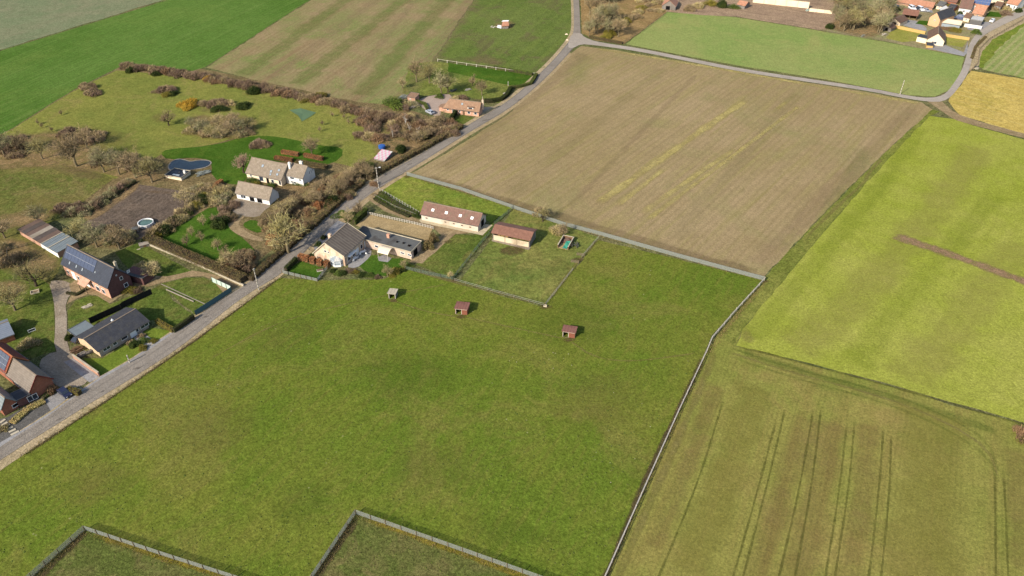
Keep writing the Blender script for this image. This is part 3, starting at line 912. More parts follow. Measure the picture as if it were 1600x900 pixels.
rough_mat('ridge_clay', 'a89684', '96846f', 2, .9, .1, .1)
tile_mat('brick_red', 'a8654c', '985840', '8e7464', .25, .09, None, axis='wall', k=1.5, bumps=.2)
tile_mat('brick_tan', 'e4ccb2', 'd6bea2', 'd4c4b0', .25, .09, 'b08a70', axis='wall', k=1.5, bumps=.2)
tile_mat('brick_purple_shade', '74504a', '684440', '5e4240', .25, .09, None, axis='wall', k=1.5, bumps=.2)  # brick darkened so that the gable's shade sits in its colour
tile_mat('brick_grey', 'b4a294', 'a49486', 'a89c90', .25, .09, None, axis='wall', k=1.5, bumps=.2)
rough_mat('render_beige', 'e0c4a0', 'd4b894', .8, .9, .1, .05, 'c4a888', k=1.5)
rough_mat('render_white', 'f0ece4', 'e6e2da', .8, .9, .1, .05, 'd8d2c6', k=1.4)
rough_mat('render_cream', 'efdcc0', 'e4d0b2', .8, .9, .1, .05, 'dcc8aa', k=1.4)
rough_mat('render_peach', 'e2b48c', 'd4a680', .8, .9, .1, .05, None, k=1.5)
rough_mat('stable_wall', 'e0d4c4', 'd0c2b0', .9, .9, .1, .1, 'b8a48c', k=1.5)
rough_mat('plank_beige', 'dccdb2', 'c6b69a', 1.0, .9, .1, .2, '9c8a70', stretch=(.3, .3, 6), k=1.5)
rough_mat('plank_brown', '8a6e56', '765c46', 1.4, .9, .1, .3, '63503e', stretch=(4, 4, .3))
rough_mat('plank_red', '9a6350', '87523f', 1.4, .9, .1, .3, '755044', stretch=(4, 4, .3))
rough_mat('shelter_red', 'a47466', '92645a', 1.4, .9, .1, .3, '7c564c', stretch=(4, 4, .3))
rough_mat('plank_grey', '9a928a', '857d75', 1.4, .9, .1, .3, '726a62', stretch=(4, 4, .3))
rough_mat('concrete', 'b0a596', 'a09484', 1.0, .9, .1, .1, '8c806e')
rough_mat('concrete_pale', 'd8cbb2', 'c8bba2', 1.0, .9, .1, .1, 'b0a48c')
rough_mat('yard_wall_ochre', 'dcb878', 'd0aa68', .9, .9, .1, .1, None)
plain('white_paint', 'f0f0ee', .5, .4, 0, 1.35)
plain('glass', '3c4450', .08, .6)
plain('glass_pale', 'a9b4bc', .12, .6)
plain('black_void', '1c1a1a', .95, .05)
plain('gutter', '6a6866', .5, .4)
plain('solar_cell', '444a60', .18, .6)
plain('solar_blue', '60749c', .18, .6)
plain('solar_edge', 'b8bcc4', .4, .5)
plain('orange_trim', 'd08458', .8, .2)
plain('skylight_white', 'f4f4f0', .35, .5, 0, 1.3)
rough_mat('teal_screen', '4d7078', '46686f', 2, .7, .3, .1)
rough_mat('shaded_screen', '2a2a28', '222220', 2, .8, .2, .1)  # near-black colour stands in for the fence's shadow side
rough_mat('mint_panel', 'cfe0d2', 'c4d8ca', 1, .6, .3, .05)
rough_mat('bark', '8e8066', '76694f', 3, .95, .1, .4, '6a6a44')
rough_mat('bark_dark', '5a4e40', '483e32', 3, .95, .1, .4)
rough_mat('birch_bark', 'e0d8cc', 'c8c0b2', 3, .8, .2, .2, '8c8478')
rough_mat('timber_post', '8c7c66', '7a6c58', 4, .9, .1, .3)
rough_mat('timber_white', 'd8cfc0', 'c8beae', 4, .9, .1, .2)
rough_mat('wire', 'a2a69c', '94988e', 4, .5, .4, 0)
rough_mat('wire_green', '7c9080', '6e8474', 4, .5, .4, 0)
rough_mat('wire_pale', 'c4c2ba', 'b4b2aa', 4, .5, .4, 0)
rough_mat('wire_dark', '5c5c50', '52524a', 4, .5, .4, 0)


def frame_win(mb, face, L, D, u, z, w, h, d=.06, fw=.09):
    """four frame bars on a wall face, standing proud of it"""
    def bx(u0, z0, u1, z1, d0, d1):
        if face == 'front':
            mb.box(u0, -d1, z0, u1, -d0, z1)
        elif face == 'back':
            mb.box(u0, D+d0, z0, u1, D+d1, z1)
        elif face == 'left':
            mb.box(-d1, u0, z0, -d0, u1, z1)
        else:
            mb.box(L+d0, u0, z0, L+d1, u1, z1)
    a, b, c, e = u-w/2, u+w/2, z-h/2, z+h/2
    bx(a, c, b, c+fw, .003, d)
    bx(a, e-fw, b, e, .003, d)
    bx(a, c+fw, a+fw, e-fw, .003, d)
    bx(b-fw, c+fw, b, e-fw, .003, d)
    return bx, (a+fw, c+fw, b-fw, e-fw)


def add_opening(root, L, D, spec, frame='white_paint'):
    kind, face, u, z, w, h = spec[:6]
    mat = spec[6] if len(spec) > 6 else None
    mb = MB()
    bx, r = frame_win(mb, face, L, D, u, z, w, h)
    if kind == 'window' and w > 1.5:
        n = int(w//1.0)
        for i in range(1, n):
            x = r[0]+(r[2]-r[0])*i/n
            bx(x-.035, r[1], x+.035, r[3], .003, .055)
    o = mb.build(kind, mat if kind == 'door' and mat else frame, root)
    pb = MB()
    b2 = {'front': lambda: pb.box(r[0], -.02, r[1], r[2], -.004, r[3]), 'back': lambda: pb.box(r[0], D+.004, r[1], r[2], D+.02, r[3]),
          'left': lambda: pb.box(-.02, r[0], r[1], -.004, r[2], r[3]), 'right': lambda: pb.box(L+.004, r[0], r[1], L+.02, r[2], r[3])}
    b2[face]()
    pb.build({'window': 'pane', 'door': 'door_leaf', 'garage_door': 'door_leaf'}.get(kind, 'pane'), (mat or ('glass' if kind == 'window' else 'white_paint')), o)
    return o


def footprint(a, b, c=None, d=None, depth=None):
    A_ = G(*a)
    B_ = G(*b)
    L = (B_-A_).length
    rz = math.atan2(B_.y-A_.y, B_.x-A_.x)
    nrm = Vector((-math.sin(rz), math.cos(rz), 0))
    if depth is None:
        depth = (G(*c)-B_).dot(nrm) if c else (G(*d)-A_).dot(nrm)
    return A_, rz, L, depth


def house(a, b, c=None, d=None, depth=None, wall=2.6, ridge=5.0, axis='x', wall_m='brick_orange', roof_m='tile_redbrown', over=.35, name='house', label='', cat='house', group=None,
          openings=(), wall_l=None, wall_r=None, hip_l=0, hip_r=0, trim='white_paint', chimney=None, sky=(), thick=.16, ridge_off=0, wall_back=None, front_m=None, solar=None, verge=None, ridge_m=None):
    P0, rz, L, D = footprint(a, b, c, d, depth)
    root = empty(name, P0, rz, label=label, cat=cat, group=group)
    wl = wall if wall_l is None else wall_l
    wr = wall if wall_r is None else wall_r
    wb = wall if wall_back is None else wall_back
    mb = MB()
    if axis == 'x':
        y = D/2+ridge_off
        prof = [(0, 0), (0, wall), (y, ridge-.02), (D, wb), (D, 0)]
        n = 5
        vs = [(hip_l*0, p[0], p[1]) for p in prof]+[(L, p[0], p[1]) for p in prof]
        if hip_l:
            vs[2] = (0, y, wall)
        if hip_r:
            vs[n+2] = (L, y, wall)
        mb.add(vs, [tuple(range(n))[::-1][::-1], tuple(range(n, 2*n))[::-1]]+[(i, n+i, n+(i+1) % n, (i+1) % n) for i in (0, 3, 4)])
    else:
        x = L/2+ridge_off
        prof = [(0, 0), (0, wl), (x, ridge-.02), (L, wr), (L, 0)]
        n = 5
        vs = [(p[0], 0, p[1]) for p in prof]+[(p[0], D, p[1]) for p in prof]
        mb.add(vs, [tuple(range(n)), tuple(range(n, 2*n))[::-1]]+[(i, n+i, n+(i+1) % n, (i+1) % n) for i in (0, 3, 4)])
    mb.build('wall', wall_m, root)
    # roof slabs
    rf = MB()
    o = over
    t = thick
    if axis == 'x':
        sf = (ridge-wall)/y
        sb = (ridge-wb)/(D-y)
        x0, x1 = -o, L+o
        rl, rr = x0+hip_l*1.0, x1-hip_r*1.0
        rf.slab([(x0, -o, wall-sf*o+t), (x1, -o, wall-sf*o+t), (rr, y, ridge+t), (rl, y, ridge+t)], t)
        rf.slab([(x1, D+o, wb-sb*o+t), (x0, D+o, wb-sb*o+t), (rl, y, ridge+t), (rr, y, ridge+t)], t)
        if hip_l:
            rf.slab([(x0, D+o, wb-sb*o+t), (x0, -o, wall-sf*o+t), (rl, y, ridge+t)], t)
        if hip_r:
            rf.slab([(x1, -o, wall-sf*o+t), (x1, D+o, wb-sb*o+t), (rr, y, ridge+t)], t)
    else:
        s1 = (ridge-wl)/x
        s2 = (ridge-wr)/(L-x)
        rf.slab([(-o, D+o, wl-s1*o+t), (-o, -o, wl-s1*o+t), (x, -o, ridge+t), (x, D+o, ridge+t)], t)
        rf.slab([(L+o, -o, wr-s2*o+t), (L+o, D+o, wr-s2*o+t), (x, D+o, ridge+t), (x, -o, ridge+t)], t)
    roof = rf.build('roof', roof_m, root)
    # ridge cap, barge boards and gutters
    rb = MB()
    if axis == 'x':
        rb.bar((rl, y, ridge+t+.02), (rr, y, ridge+t+.02), .26, .14)
    else:
        rb.bar((x, -o, ridge+t+.02), (x, D+o, ridge+t+.02), .26, .14)
    rb.build('ridge_cap', ridge_m or 'ridge_clay', roof)
    if axis == 'x':
        gl = [((x0, -o-.07, wall-sf*o+.03), (x1, -o-.07, wall-sf*o+.03)), ((x0, D+o+.07, wb-sb*o+.03), (x1, D+o+.07, wb-sb*o+.03))]
    else:
        gl = [((-o-.07, -o, wl-s1*o+.03), (-o-.07, D+o, wl-s1*o+.03)), ((L+o+.07, -o, wr-s2*o+.03), (L+o+.07, D+o, wr-s2*o+.03))]
    for g0, g1 in gl:
        gb = MB()
        gb.bar(g0, g1, .12, .12)
        gb.build('gutter', 'gutter', roof)
    if verge:
        bl_ = []
        if axis == 'x':
            for xx in (x0-.05, x1+.05):
                bl_ += [((xx, -o, wall-sf*o+t+.03), (xx, y, ridge+t+.03)), ((xx, D+o, wb-sb*o+t+.03), (xx, y, ridge+t+.03))]
        else:
            for yy in (-o-.05, D+o+.05):
                bl_ += [((-o, yy, wl-s1*o+t+.03), (x, yy, ridge+t+.03)), ((L+o, yy, wr-s2*o+t+.03), (x, yy, ridge+t+.03))]
        for g0, g1 in bl_:
            vb = MB()
            vb.bar(g0, g1, .1, .28)
            vb.build('barge_board', verge, roof)
    for sp in sky:      # (u, v 0..1 up the front slope, w, h, material)
        u, v, w, h, mt = sp
        sb_ = MB()
        if axis == 'x':
            dy, dz = (y+o), (ridge-wall+sf*o)
            ln = math.hypot(dy, dz)
            c0 = Vector((u, -o+dy*v, wall-sf*o+t+dz*v))
            ey = Vector((0, dy/ln, dz/ln))
            ex = Vector((1, 0, 0))
        else:
            dx, dz = (L-x+o), (ridge-wr+s2*o)
            ln = math.hypot(dx, dz)
            c0 = Vector((L+o-dx*v, u, wr-s2*o+t+dz*v))
            ey = Vector((-dx/ln, 0, dz/ln))
            ex = Vector((0, 1, 0))
        nz = ex.cross(ey)
        c0 = c0+nz*.07
        q = [c0-ex*w/2-ey*h/2, c0+ex*w/2-ey*h/2, c0+ex*w/2+ey*h/2, c0-ex*w/2+ey*h/2]
        sb_.slab(q, .12)
        so_ = sb_.build('skylight', mt if mt != 'glass' else 'gutter', roof)
        if mt == 'glass':
            p2 = MB()
            q2 = [c0+nz*.01-ex*(w/2-.09)-ey*(h/2-.09), c0+nz*.01+ex*(w/2-.09)-ey*(h/2-.09), c0+nz*.01+ex*(w/2-.09)+ey*(h/2-.09), c0+nz*.01-ex*(w/2-.09)+ey*(h/2-.09)]
            p2.slab(q2, .02)
            p2.build('pane', 'glass_pale', so_)
    if chimney:
        for (cx, cy, cw, cd, zt, cm) in chimney:
            cb = MB()
            cb.box(cx-cw/2, cy-cd/2, wall*.8, cx+cw/2, cy+cd/2, zt)
            cb.box(cx-cw/2-.06, cy-cd/2-.06, zt, cx+cw/2+.06, cy+cd/2+.06, zt+.1)
            cb.tube([(cx, cy, zt+.1), (cx, cy, zt+.45)], [.12, .1], 8)
            cb.build('chimney', cm, root)
    if solar:           # rows of panels on the front slope: (u0, u1, v0, v1, nu, nv, material)
        for (u0, u1, v0, v1, nu, nv, sm_) in solar:
            dy, dz = (y+o), (ridge-wall+sf*o)
            ln = math.hypot(dy, dz)
            ey = Vector((0, dy/ln, dz/ln))
            nz = Vector((1, 0, 0)).cross(ey)
            w, h = (u1-u0)/nu, (v1-v0)*ln/nv
            me = None
            for i in range(nu):
                for j in range(nv):
                    p0 = Vector((u0+w*i, -o, wall-sf*o+t))+ey*(v0*ln+h*j)+nz*.10
                    if me is None:
                        pm = MB()
                        pm.slab([Vector((.03, 0, 0))+ey*.03, Vector((w-.03, 0, 0))+ey*.03, Vector((w-.03, 0, 0))+ey*(h-.08), Vector((.03, 0, 0))+ey*(h-.08)], .05)
                        po = pm.build('solar_panel', sm_, roof)
                        me = po.data
                        po.location = p0
                    else:
                        share('solar_panel', me, roof, p0)
            for j in range(1, nv):
                rl_ = MB()
                p0 = Vector((u0, -o, wall-sf*o+t))+ey*(v0*ln+h*j-.03)+nz*.09
                rl_.bar(p0, p0+Vector((u1-u0, 0, 0)), .07, .07)
                rl_.build('mounting_rail', 'solar_edge', roof)
    for sp in openings:
        add_opening(root, L, D, sp, trim)
    root_info[root.name] = (L, D)
    return root


root_info = {}


def flat_box(a, b, c=None, d=None, depth=None, h=2.5, wall_m='concrete', roof_m='roof_felt', name='outbuilding', label='', cat='outbuilding', group=None, openings=(), over=.15, para=0, posts=False, slope=0.0):
    P0, rz, L, D = footprint(a, b, c, d, depth)
    root = empty(name, P0, rz, label=label, cat=cat, group=group)
    if not posts:
        mb = MB()
        mb.box(0, 0, 0, L, D, h)
        mb.build('wall', wall_m, root)
    else:
        pm = MB()
        pm.box(-.06, -.06, 0, .06, .06, h)
        first = None
        for (x, y) in ((.1, .1), (L/2, .1), (L-.1, .1), (.1, D-.1), (L/2, D-.1), (L-.1, D-.1)):
            if first is None:
                first = pm.build('post', wall_m, root)
                first.location = (x, y, 0)
            else:
                share('post', first.data, root, (x, y, 0))
    rf = MB()
    rf.slab([(-over, -over, h+.14), (L+over, -over, h+.14), (L+over, D+over, h+.14+slope), (-over, D+over, h+.14+slope)], .138)
    roof = rf.build('roof', roof_m, root)
    eb = MB()
    q = [(-over, -over, h+.14), (L+over, -over, h+.14), (L+over, D+over, h+.14+slope), (-over, D+over, h+.14+slope)]
    for i in range(4):
        eb.bar(Vector(q[i])+Vector((0, 0, .05+para/2)), Vector(q[(i+1) % 4])+Vector((0, 0, .05+para/2)), .12, .12+para)
    eb.build('roof_edge', 'gutter' if not para else 'concrete_pale', roof)
    for sp in openings:
        add_opening(root, L, D, sp)
    root_info[root.name] = (L, D)
    return root


def W(face, u, z, w, h, m=None):
    return ('window', face, u, z, w, h)+((m,) if m else ())


def DR(face, u, w, h, m='white_paint'):
    return ('door', face, u, h/2+.02, w, h, m)


# ---- the horse stable
st = house((659, 344), (747, 362.5), c=(762, 347), wall=2.45, ridge=4.9, wall_m='stable_wall', roof_m='tile_redbrown', over=.35, name='stable', cat='stable',
           label='long low horse stable with a red-brown roof carrying four small white rooflights',
           sky=[(3.5, .5, .9, .9, 'skylight_white'), (8.2, .5, .9, .9, 'skylight_white'), (13.0, .5, .9, .9, 'skylight_white'), (17.0, .5, .9, .9, 'skylight_white')],
           openings=[W('front', 1.8, 1.2, .9, .6, 'black_void'), W('front', 8.4, 1.2, .8, .5, 'black_void'), W('front', 11.3, 1.2, .8, .5, 'black_void'), W('front', 14.1, 1.2, .8, .5, 'black_void'),
                     W('front', 16.9, 1.2, .8, .5, 'black_void'), DR('right', 3.6, 2.2, 2.4, 'black_void')], trim='stable_wall')


# ---- the open-fronted hay barn
def open_barn(a, b, c, hf, hr, hb, wall_m, roof_m, name, label, cat, back_m, low=None, ypeak=.5, group=None):
    P0, rz, L, D = footprint(a, b, c)
    root = empty(name, P0, rz, label=label, cat=cat, group=group)
    mb = MB()
    mb.box(0, D-.15, 0, L, D, hb)
    mb.build('back_wall', back_m, root)
    for x in (0, L-.15):
        m2 = MB()
        yp = D*ypeak
        prof = [(.0, 0), (.0, hf), (yp, hr), (D-.152, hb), (D-.152, 0)]
        vs = [(x, p[0], p[1]) for p in prof]+[(x+.15, p[0], p[1]) for p in prof]
        m2.add(vs, [tuple(range(5)), tuple(range(5, 10))[::-1]]+[(i, 5+i, 5+(i+1) % 5, (i+1) % 5) for i in range(5)])
        m2.build('side_wall', wall_m, root)
    rf = MB()
    o = .4
    t = .12
    sf = (hr-hf)/yp
    sb = (hr-hb)/(D-yp)
    rf.slab([(-o, -o, hf-sf*o+t), (L+o, -o, hf-sf*o+t), (L+o, yp, hr+t), (-o, yp, hr+t)], t)
    rf.slab([(L+o, D+o, hb-sb*o+t), (-o, D+o, hb-sb*o+t), (-o, yp, hr+t), (L+o, yp, hr+t)], t)
    rf.build('roof', roof_m, root)
    first = None
    n = max(2, int(L/3.5))
    for i in range(n+1):
        x = .1+(L-.2)*i/n
        if first is None:
            pm = MB()
            pm.box(-.09, -.09, 0, .09, .09, hf-.01)
            first = pm.build('post', 'timber_post', root)
            first.location = (x, .1, 0)
        else:
            share('post', first.data, root, (x, .1, 0))
    if low:
        lm = MB()
        lm.box(.25, .02, 0, L-.25, .08, low)
        lm.build('front_boards', 'plank_beige', root)
    return root, L, D


hb, L_, D_ = open_barn((770, 375), (827, 387), (838, 372), 2.8, 3.9, 3.0, 'plank_grey', 'tile_redrust', 'hay_barn', 'open-fronted field barn with a rust-red roof and pale boarded front beside the paddock', 'barn',
                       'plank_beige', low=1.9)
q = MB()
for i in range(3):
    q.box(.6+i*1.3, 1.2, 0, 1.7+i*1.3, 2.2, .9)
q.build('hay_bale', 'yard_wall_ochre', hb)


# ---- three field shelters
def shelter(a, b, c, h, roof_m, wall_m, label, panel):
    P0, rz, L, D = footprint(a, b, c)
    root = empty('field_shelter', P0, rz, label=label, cat='field shelter', group='horse shelters standing in the pasture')
    hb_ = h-.25
    for nm, bx in (('back_wall', (0, D-.08, 0, L, D, hb_)), ('side_wall', (0, 0.0, 0, .08, D-.082, hb_)), ('side_wall', (L-.08, 0.0, 0, L, D-.082, hb_))):
        m = MB()
        m.box(*bx)
        m.build(nm, wall_m, root)
    m = MB()
    m.box(.082, .0, h-.45, L-.082, .07, hb_+.02)
    m.build('lintel', 'timber_white' if panel else wall_m, root)
    if panel:
        m = MB()
        m.box(L*panel, .0, 0, L-.082, .07, h-.452)
        m.build('front_panel', 'plank_red', root)
    for x in (.14, (L*panel-.06) if panel else L-.14):
        m = MB()
        m.box(x-.06, -.02, 0, x+.06, .09, h-.46)
        m.build('post', 'timber_white', root)
    m = MB()
    m.box(.1, -.15, 0, L*(panel or .95), .0, .12)
    m.build('threshold', 'timber_post', root)
    m = MB()
    m.slab([(-.2, -.35, h+.02), (L+.2, -.35, h+.02), (L+.2, D+.2, h-.2), (-.2, D+.2, h-.2)], .08)
    rf_ = m.build('roof', roof_m, root)
    m = MB()
    nb = max(3, int(L/.6))
    for i in range(nb+1):
        x = -.2+(L+.4)*i/nb
        m.bar((x, -.35, h+.03), (x, D+.2, h-.19), .05, .05)
    m.build('roof_batten', roof_m, rf_)
    return root


shelter((607.5, 466.5), (618.5, 467.5), (623, 460), 2.0, 'concrete_pale', 'plank_grey', 'smallest field shelter, with a pale grey roof and open dark front, nearest the farmhouse garden', 0)
shelter((711.5, 490.5), (730, 492.5), (736, 482), 2.1, 'shelter_red', 'plank_red', 'middle red-roofed field shelter with a dark open left half and an orange boarded right half', .55)
shelter((878.5, 526), (898, 529), (904, 520), 2.1, 'shelter_red', 'plank_brown', 'rightmost red-roofed field shelter, with white rails in its doorway', .5)

# ---- farmhouse across the road
fh = house((492, 403), (540, 416), c=(571, 385), axis='y', wall_l=1.9, wall_r=3.7, ridge=6.6, ridge_off=-.6, wall_m='brick_tan', roof_m='corrugated_brown', over=.3, name='farmhouse', cat='farmhouse',
           label='brick farmhouse with a steep brown striped roof and pale gable, beside the road', verge='concrete_pale',
           chimney=[(1.6, 6.5, .9, .7, 4.9, 'brick_tan')],
           openings=[W('front', 4.3, 3.6, .9, .8), W('front', 5.4, 3.5, .6, .8, 'black_void'), W('right', 2.2, 1.5, 1.6, 1.6), W('right', 4.6, 1.4, 1.2, 1.5), DR('right', 6.6, 1.4, 2.2), W('right', 8.9, 1.5, 1.2, 1.5),
                     W('right', 3.0, 3.0, .8, .5), W('right', 9.4, 3.0, .8, .5), DR('right', 11.0, 1.2, 2.2)])
L_, D_ = root_info[fh.name]
mb = MB()
mb.box(L_, 1.4, 2.55, L_+1.0, 5.2, 2.65)
mb.build('awning', 'white_paint', fh)
ex = flat_box((552, 381), (643, 405.5), c=(656.5, 388.5), h=2.6, wall_m='brick_pale', roof_m='roof_felt', name='single_storey_wing', cat='annex', label='long flat-roofed brick wing with a dark roof running from the farmhouse to the sand track', para=.12,
              openings=[W('front', 8.5, 1.4, 1.3, .9), W('front', 17.5, 1.5, 1.4, .7), W('front', 20, 1.5, 1.4, .7), DR('right', 2.5, 2.2, 2.2, 'black_void')])
L_, D_ = root_info[ex.name]
for (x, y, w, d, h, m_) in ((10.0, 3.6, .9, .6, 1.2, 'brick_salmon'), (14, 2.5, .4, .4, .3, 'black_void'), (16, 2.8, .5, .4, .25, 'black_void'), (18.2, 2.2, .6, .5, .3, 'black_void')):
    mb = MB()
    mb.box(x, y, 2.75, x+w, y+d, 2.75+h)
    mb.box(x-.05, y-.05, 2.75+h, x+w+.05, y+d+.05, 2.82+h)
    mb.build('chimney' if h > 1 else 'roof_vent', m_, ex)
sheet('terrace', [(590, 402), (600, 398), (612, 404), (606, 410), (592, 408)], Z*3, 'pavers')


# conservatory
def conservatory():
    c = G(529, 411)
    root = empty('conservatory', c, .5, label='small white many-sided conservatory against the farmhouse gable end', cat='conservatory')
    n = 8
    r = 2.3
    mb = MB()
    po = [(r*math.cos(2*PI*i/n), r*math.sin(2*PI*i/n)) for i in range(n)]
    mb.prism([(x*.98, y*.98) for x, y in po], 0, .6)
    mb.build('base_wall', 'white_paint', root)
    for i in range(n):
        a, b = po[i], po[(i+1) % n]
        m = MB()
        m.bar((a[0], a[1], .6), (a[0], a[1], 2.1), .14)
        m.bar((a[0], a[1], 2.1), (b[0], b[1], 2.1), .14)
        m.bar((a[0], a[1], 1.5), (b[0], b[1], 1.5), .08)
        f = m.build('window_frame', 'white_paint', root)
        m = MB()
        m.add([(a[0]*.97, a[1]*.97, .6), (b[0]*.97, b[1]*.97, .6), (b[0]*.97, b[1]*.97, 2.05), (a[0]*.97, a[1]*.97, 2.05), (a[0]*.95, a[1]*.95, .6), (b[0]*.95, b[1]*.95, .6), (b[0]*.95, b[1]*.95, 2.05), (a[0]*.95, a[1]*.95, 2.05)],
              [(0, 1, 2, 3), (7, 6, 5, 4), (0, 4, 5, 1), (3, 2, 6, 7)])
        m.build('pane', 'glass_pale', f)
        m = MB()
        m.slab([(a[0]*1.08, a[1]*1.08, 2.2), (b[0]*1.08, b[1]*1.08, 2.2), (b[0]*.06, b[1]*.06, 3.0), (a[0]*.06, a[1]*.06, 3.0)], .05)
        m.build('roof_panel', 'white_sheet' if i % 2 else 'glass_pale', root)
    mb = MB()
    mb.tube([(0, 0, 2.98), (0, 0, 3.35)], [.14, .03], 6)
    mb.build('finial', 'white_paint', root)


conservatory()


# bowed awning over the terrace
def bowed_canopy():
    a, b, c = (591, 403), (606, 407), (617, 396)
    P0, rz, L, D = footprint(a, b, c)
    root = empty('garden_canopy', P0, rz, label='cream ribbed bowed canopy on posts over the farmhouse terrace', cat='canopy')
    n = 8
    D = D*1.0
    for i in range(n):
        y0, y1 = D*i/n, D*(i+1)/n
        z = lambda y: 2.0+.9*math.sin(PI*y/D)
        m = MB()
        m.slab([(-.2, y0+.03, z(y0)), (L+.2, y0+.03, z(y0)), (L+.2, y1-.03, z(y1)), (-.2, y1-.03, z(y1))], .05)
        m.build('roof_panel', 'render_cream', root)
        m = MB()
        m.bar((-.22, y0, z(y0)-.02), (L+.22, y0, z(y0)-.02), .07)
        m.build('roof_rib', 'timber_white', root)
    for x in (0, L):
        for y in (.1, D-.1):
            m = MB()
            m.box(x-.05, y-.05, 0, x+.05, y+.05, 2.0)
            m.build('post', 'timber_white', root)


bowed_canopy()

# ---- dark-roofed bungalow
bg = house((158, 557.5), (233, 512), d=(121, 539), wall=2.3, ridge=3.9, wall_m='brick_grey', roof_m='tile_slate', over=.5, name='bungalow', cat='bungalow',
           label='long low bungalow with a dark slate-grey roof and white window frames, alone beside the road',
           openings=[W('front', 2.0, 1.4, 2.0, 1.1), W('front', 4.3, 1.4, 1.2, 1.1), W('front', 7.0, 1.4, 1.8, 1.1), DR('front', 9.5, 1.8, 2.1), W('front', 10.7, 1.4, .8, 1.2), W('front', 12.9, 1.4, 2.4, 1.1)],
           chimney=[(8.0, 5.4, .4, .4, 4.0, 'white_paint')])
L_, D_ = root_info[bg.name]
mb = MB()   # the pale rendered gable end
mb.add([(-.03, .02, .02), (-.03, D_-.02, .02), (-.03, D_-.02, 2.25), (-.03, D_/2, 3.8), (-.03, .02, 2.25), (-.003, .02, .02), (-.003, D_-.02, .02), (-.003, D_-.02, 2.25), (-.003, D_/2, 3.8), (-.003, .02, 2.25)],
       [(0, 1, 2, 3, 4), (9, 8, 7, 6, 5)]+[(i, 5+i, 5+(i+1) % 5, (i+1) % 5) for i in range(5)])
mb.build('gable_facing', 'render_beige', bg)
flat_box((124, 535), (149, 521), depth=3.6, h=2.2, wall_m='white_paint', roof_m='corrugated_grey', name='carport', cat='carport', label='open carport with a grey metal roof behind the slate-roofed bungalow', posts=True, over=.3)

# ---- tall dark house with solar panels
bh = house((104, 429), (175, 467), c=(212, 449), wall=4.0, ridge=8.3, wall_m='brick_purple_shade', roof_m='tile_slateblue', over=.25, name='farmhouse', cat='farmhouse',
           label='tall two-storey brick farmhouse with a slate-blue roof of solar panels and a shade-coloured purple gable', chimney=[(19.9, 4.9, .6, .6, 9.0, 'concrete_pale')],
           openings=[W('right', 4.4, 4.4, .9, 1.1), W('right', 5.0, 1.7, 1.2, 1.3), W('right', 6.9, 5.2, .9, .8, 'glass_pale'), W('right', 3.4, 6.0, .4, .4, 'black_void')],
           solar=[(.4, 14.2, .36, .96, 9, 2, 'solar_cell')],
           sky=[(3.4, .25, .5, .9, 'glass'), (6.6, .25, .5, .9, 'glass'), (9.4, .25, .5, .9, 'glass'), (14.8, .42, .45, .6, 'glass')])
L_, D_ = root_info[bh.name]
mb = MB()
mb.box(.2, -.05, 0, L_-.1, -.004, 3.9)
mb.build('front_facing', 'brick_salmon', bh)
for (u, w, z, h, k_) in ((4.6, 1.6, 1.4, 2.6, 'd'), (6.8, 1.2, 1.5, 1.4, 'w'), (10.9, 1.8, 1.3, 2.4, 'd'), (13.4, 1.3, 1.6, 1.5, 'w'), (15.8, 1.8, 1.4, 1.6, 'w'), (18.4, 1.5, 1.5, 1.5, 'w'), (2.0, 1.0, 1.7, 1.2, 'w'),
                        (12.4, 1.0, 3.3, .7, 'w'), (17.2, 1.0, 3.3, .7, 'w')):
    m = MB()
    m.box(u-w/2, -.14, z-h/2, u+w/2, -.054, z+h/2)
    f = m.build('door' if k_ == 'd' else 'window', 'white_paint', bh)
    m = MB()
    if k_ == 'w':
        m.box(u-w/2+.12, -.16, z-h/2+.12, u+w/2-.12, -.143, z+h/2-.12)
        m.build('pane', 'glass', f)
# porch roof truss on the front
m = MB()
m.slab([(10.0, -2.4, 2.3), (13.6, -2.4, 2.3), (13.6, -.15, 3.5), (10.0, -.15, 3.5)], .12)
m.build('porch_roof', 'brick_salmon', bh)
for x in (10.2, 13.4):
    m = MB()
    m.bar((x, -2.2, 0), (x, -2.2, 2.25), .16)
    m.build('porch_post', 'timber_post', bh)
flat_box((196, 438), (226, 446), depth=4.0, h=2.4, wall_m='brick_purple_shade', roof_m='tile_slate', name='lean_to_outbuilding', cat='outbuilding', label='low dark outbuilding in the shade behind the solar-panelled farmhouse', slope=-.5)

# ---- low long barn with a patchwork roof
P0, rz, L, D = footprint((33, 367), (93, 403), (123, 387))
lb = empty('low_barn', P0, rz, label='long low barn with a patchwork roof of brown and grey sheets', cat='barn')
mb = MB()
mb.box(0, 0, 0, L, D, 1.9)
mb.build('wall', 'brick_orange', lb)
mb = MB()
mb.box(L*.56, -.05, .03, L, -.004, 1.88)
mb.build('white_front', 'render_white', lb)
tm = ['corrugated_rust', 'corrugated_dark', 'corrugated_rust', 'concrete', 'corrugated_dark', 'corrugated_rust', 'corrugated_grey', 'corrugated_grey', 'corrugated_grey', 'corrugated_grey']
for i, m_ in enumerate(tm):
    x0, x1 = -.3+(L+.6)*i/len(tm), -.3+(L+.6)*(i+1)/len(tm)
    m = MB()
    dz = R.uniform(-.03, .03)
    dd = R.uniform(-.1, .15)
    m.slab([(x0+.03, -.35, 2.05+dz), (x1-.03, -.35, 2.05+dz), (x1-.03, D+.3+dd, 2.5+dz), (x0+.03, D+.3+dd, 2.5+dz)], .08)
    m.build('roof_sheet', m_, lb)
for x in (L*.62, L*.8):
    m = MB()
    m.bar((x, -.35, 2.16), (x, D+.3, 2.6), .3, .05)
    m.build('roof_flashing', 'concrete_pale', lb)

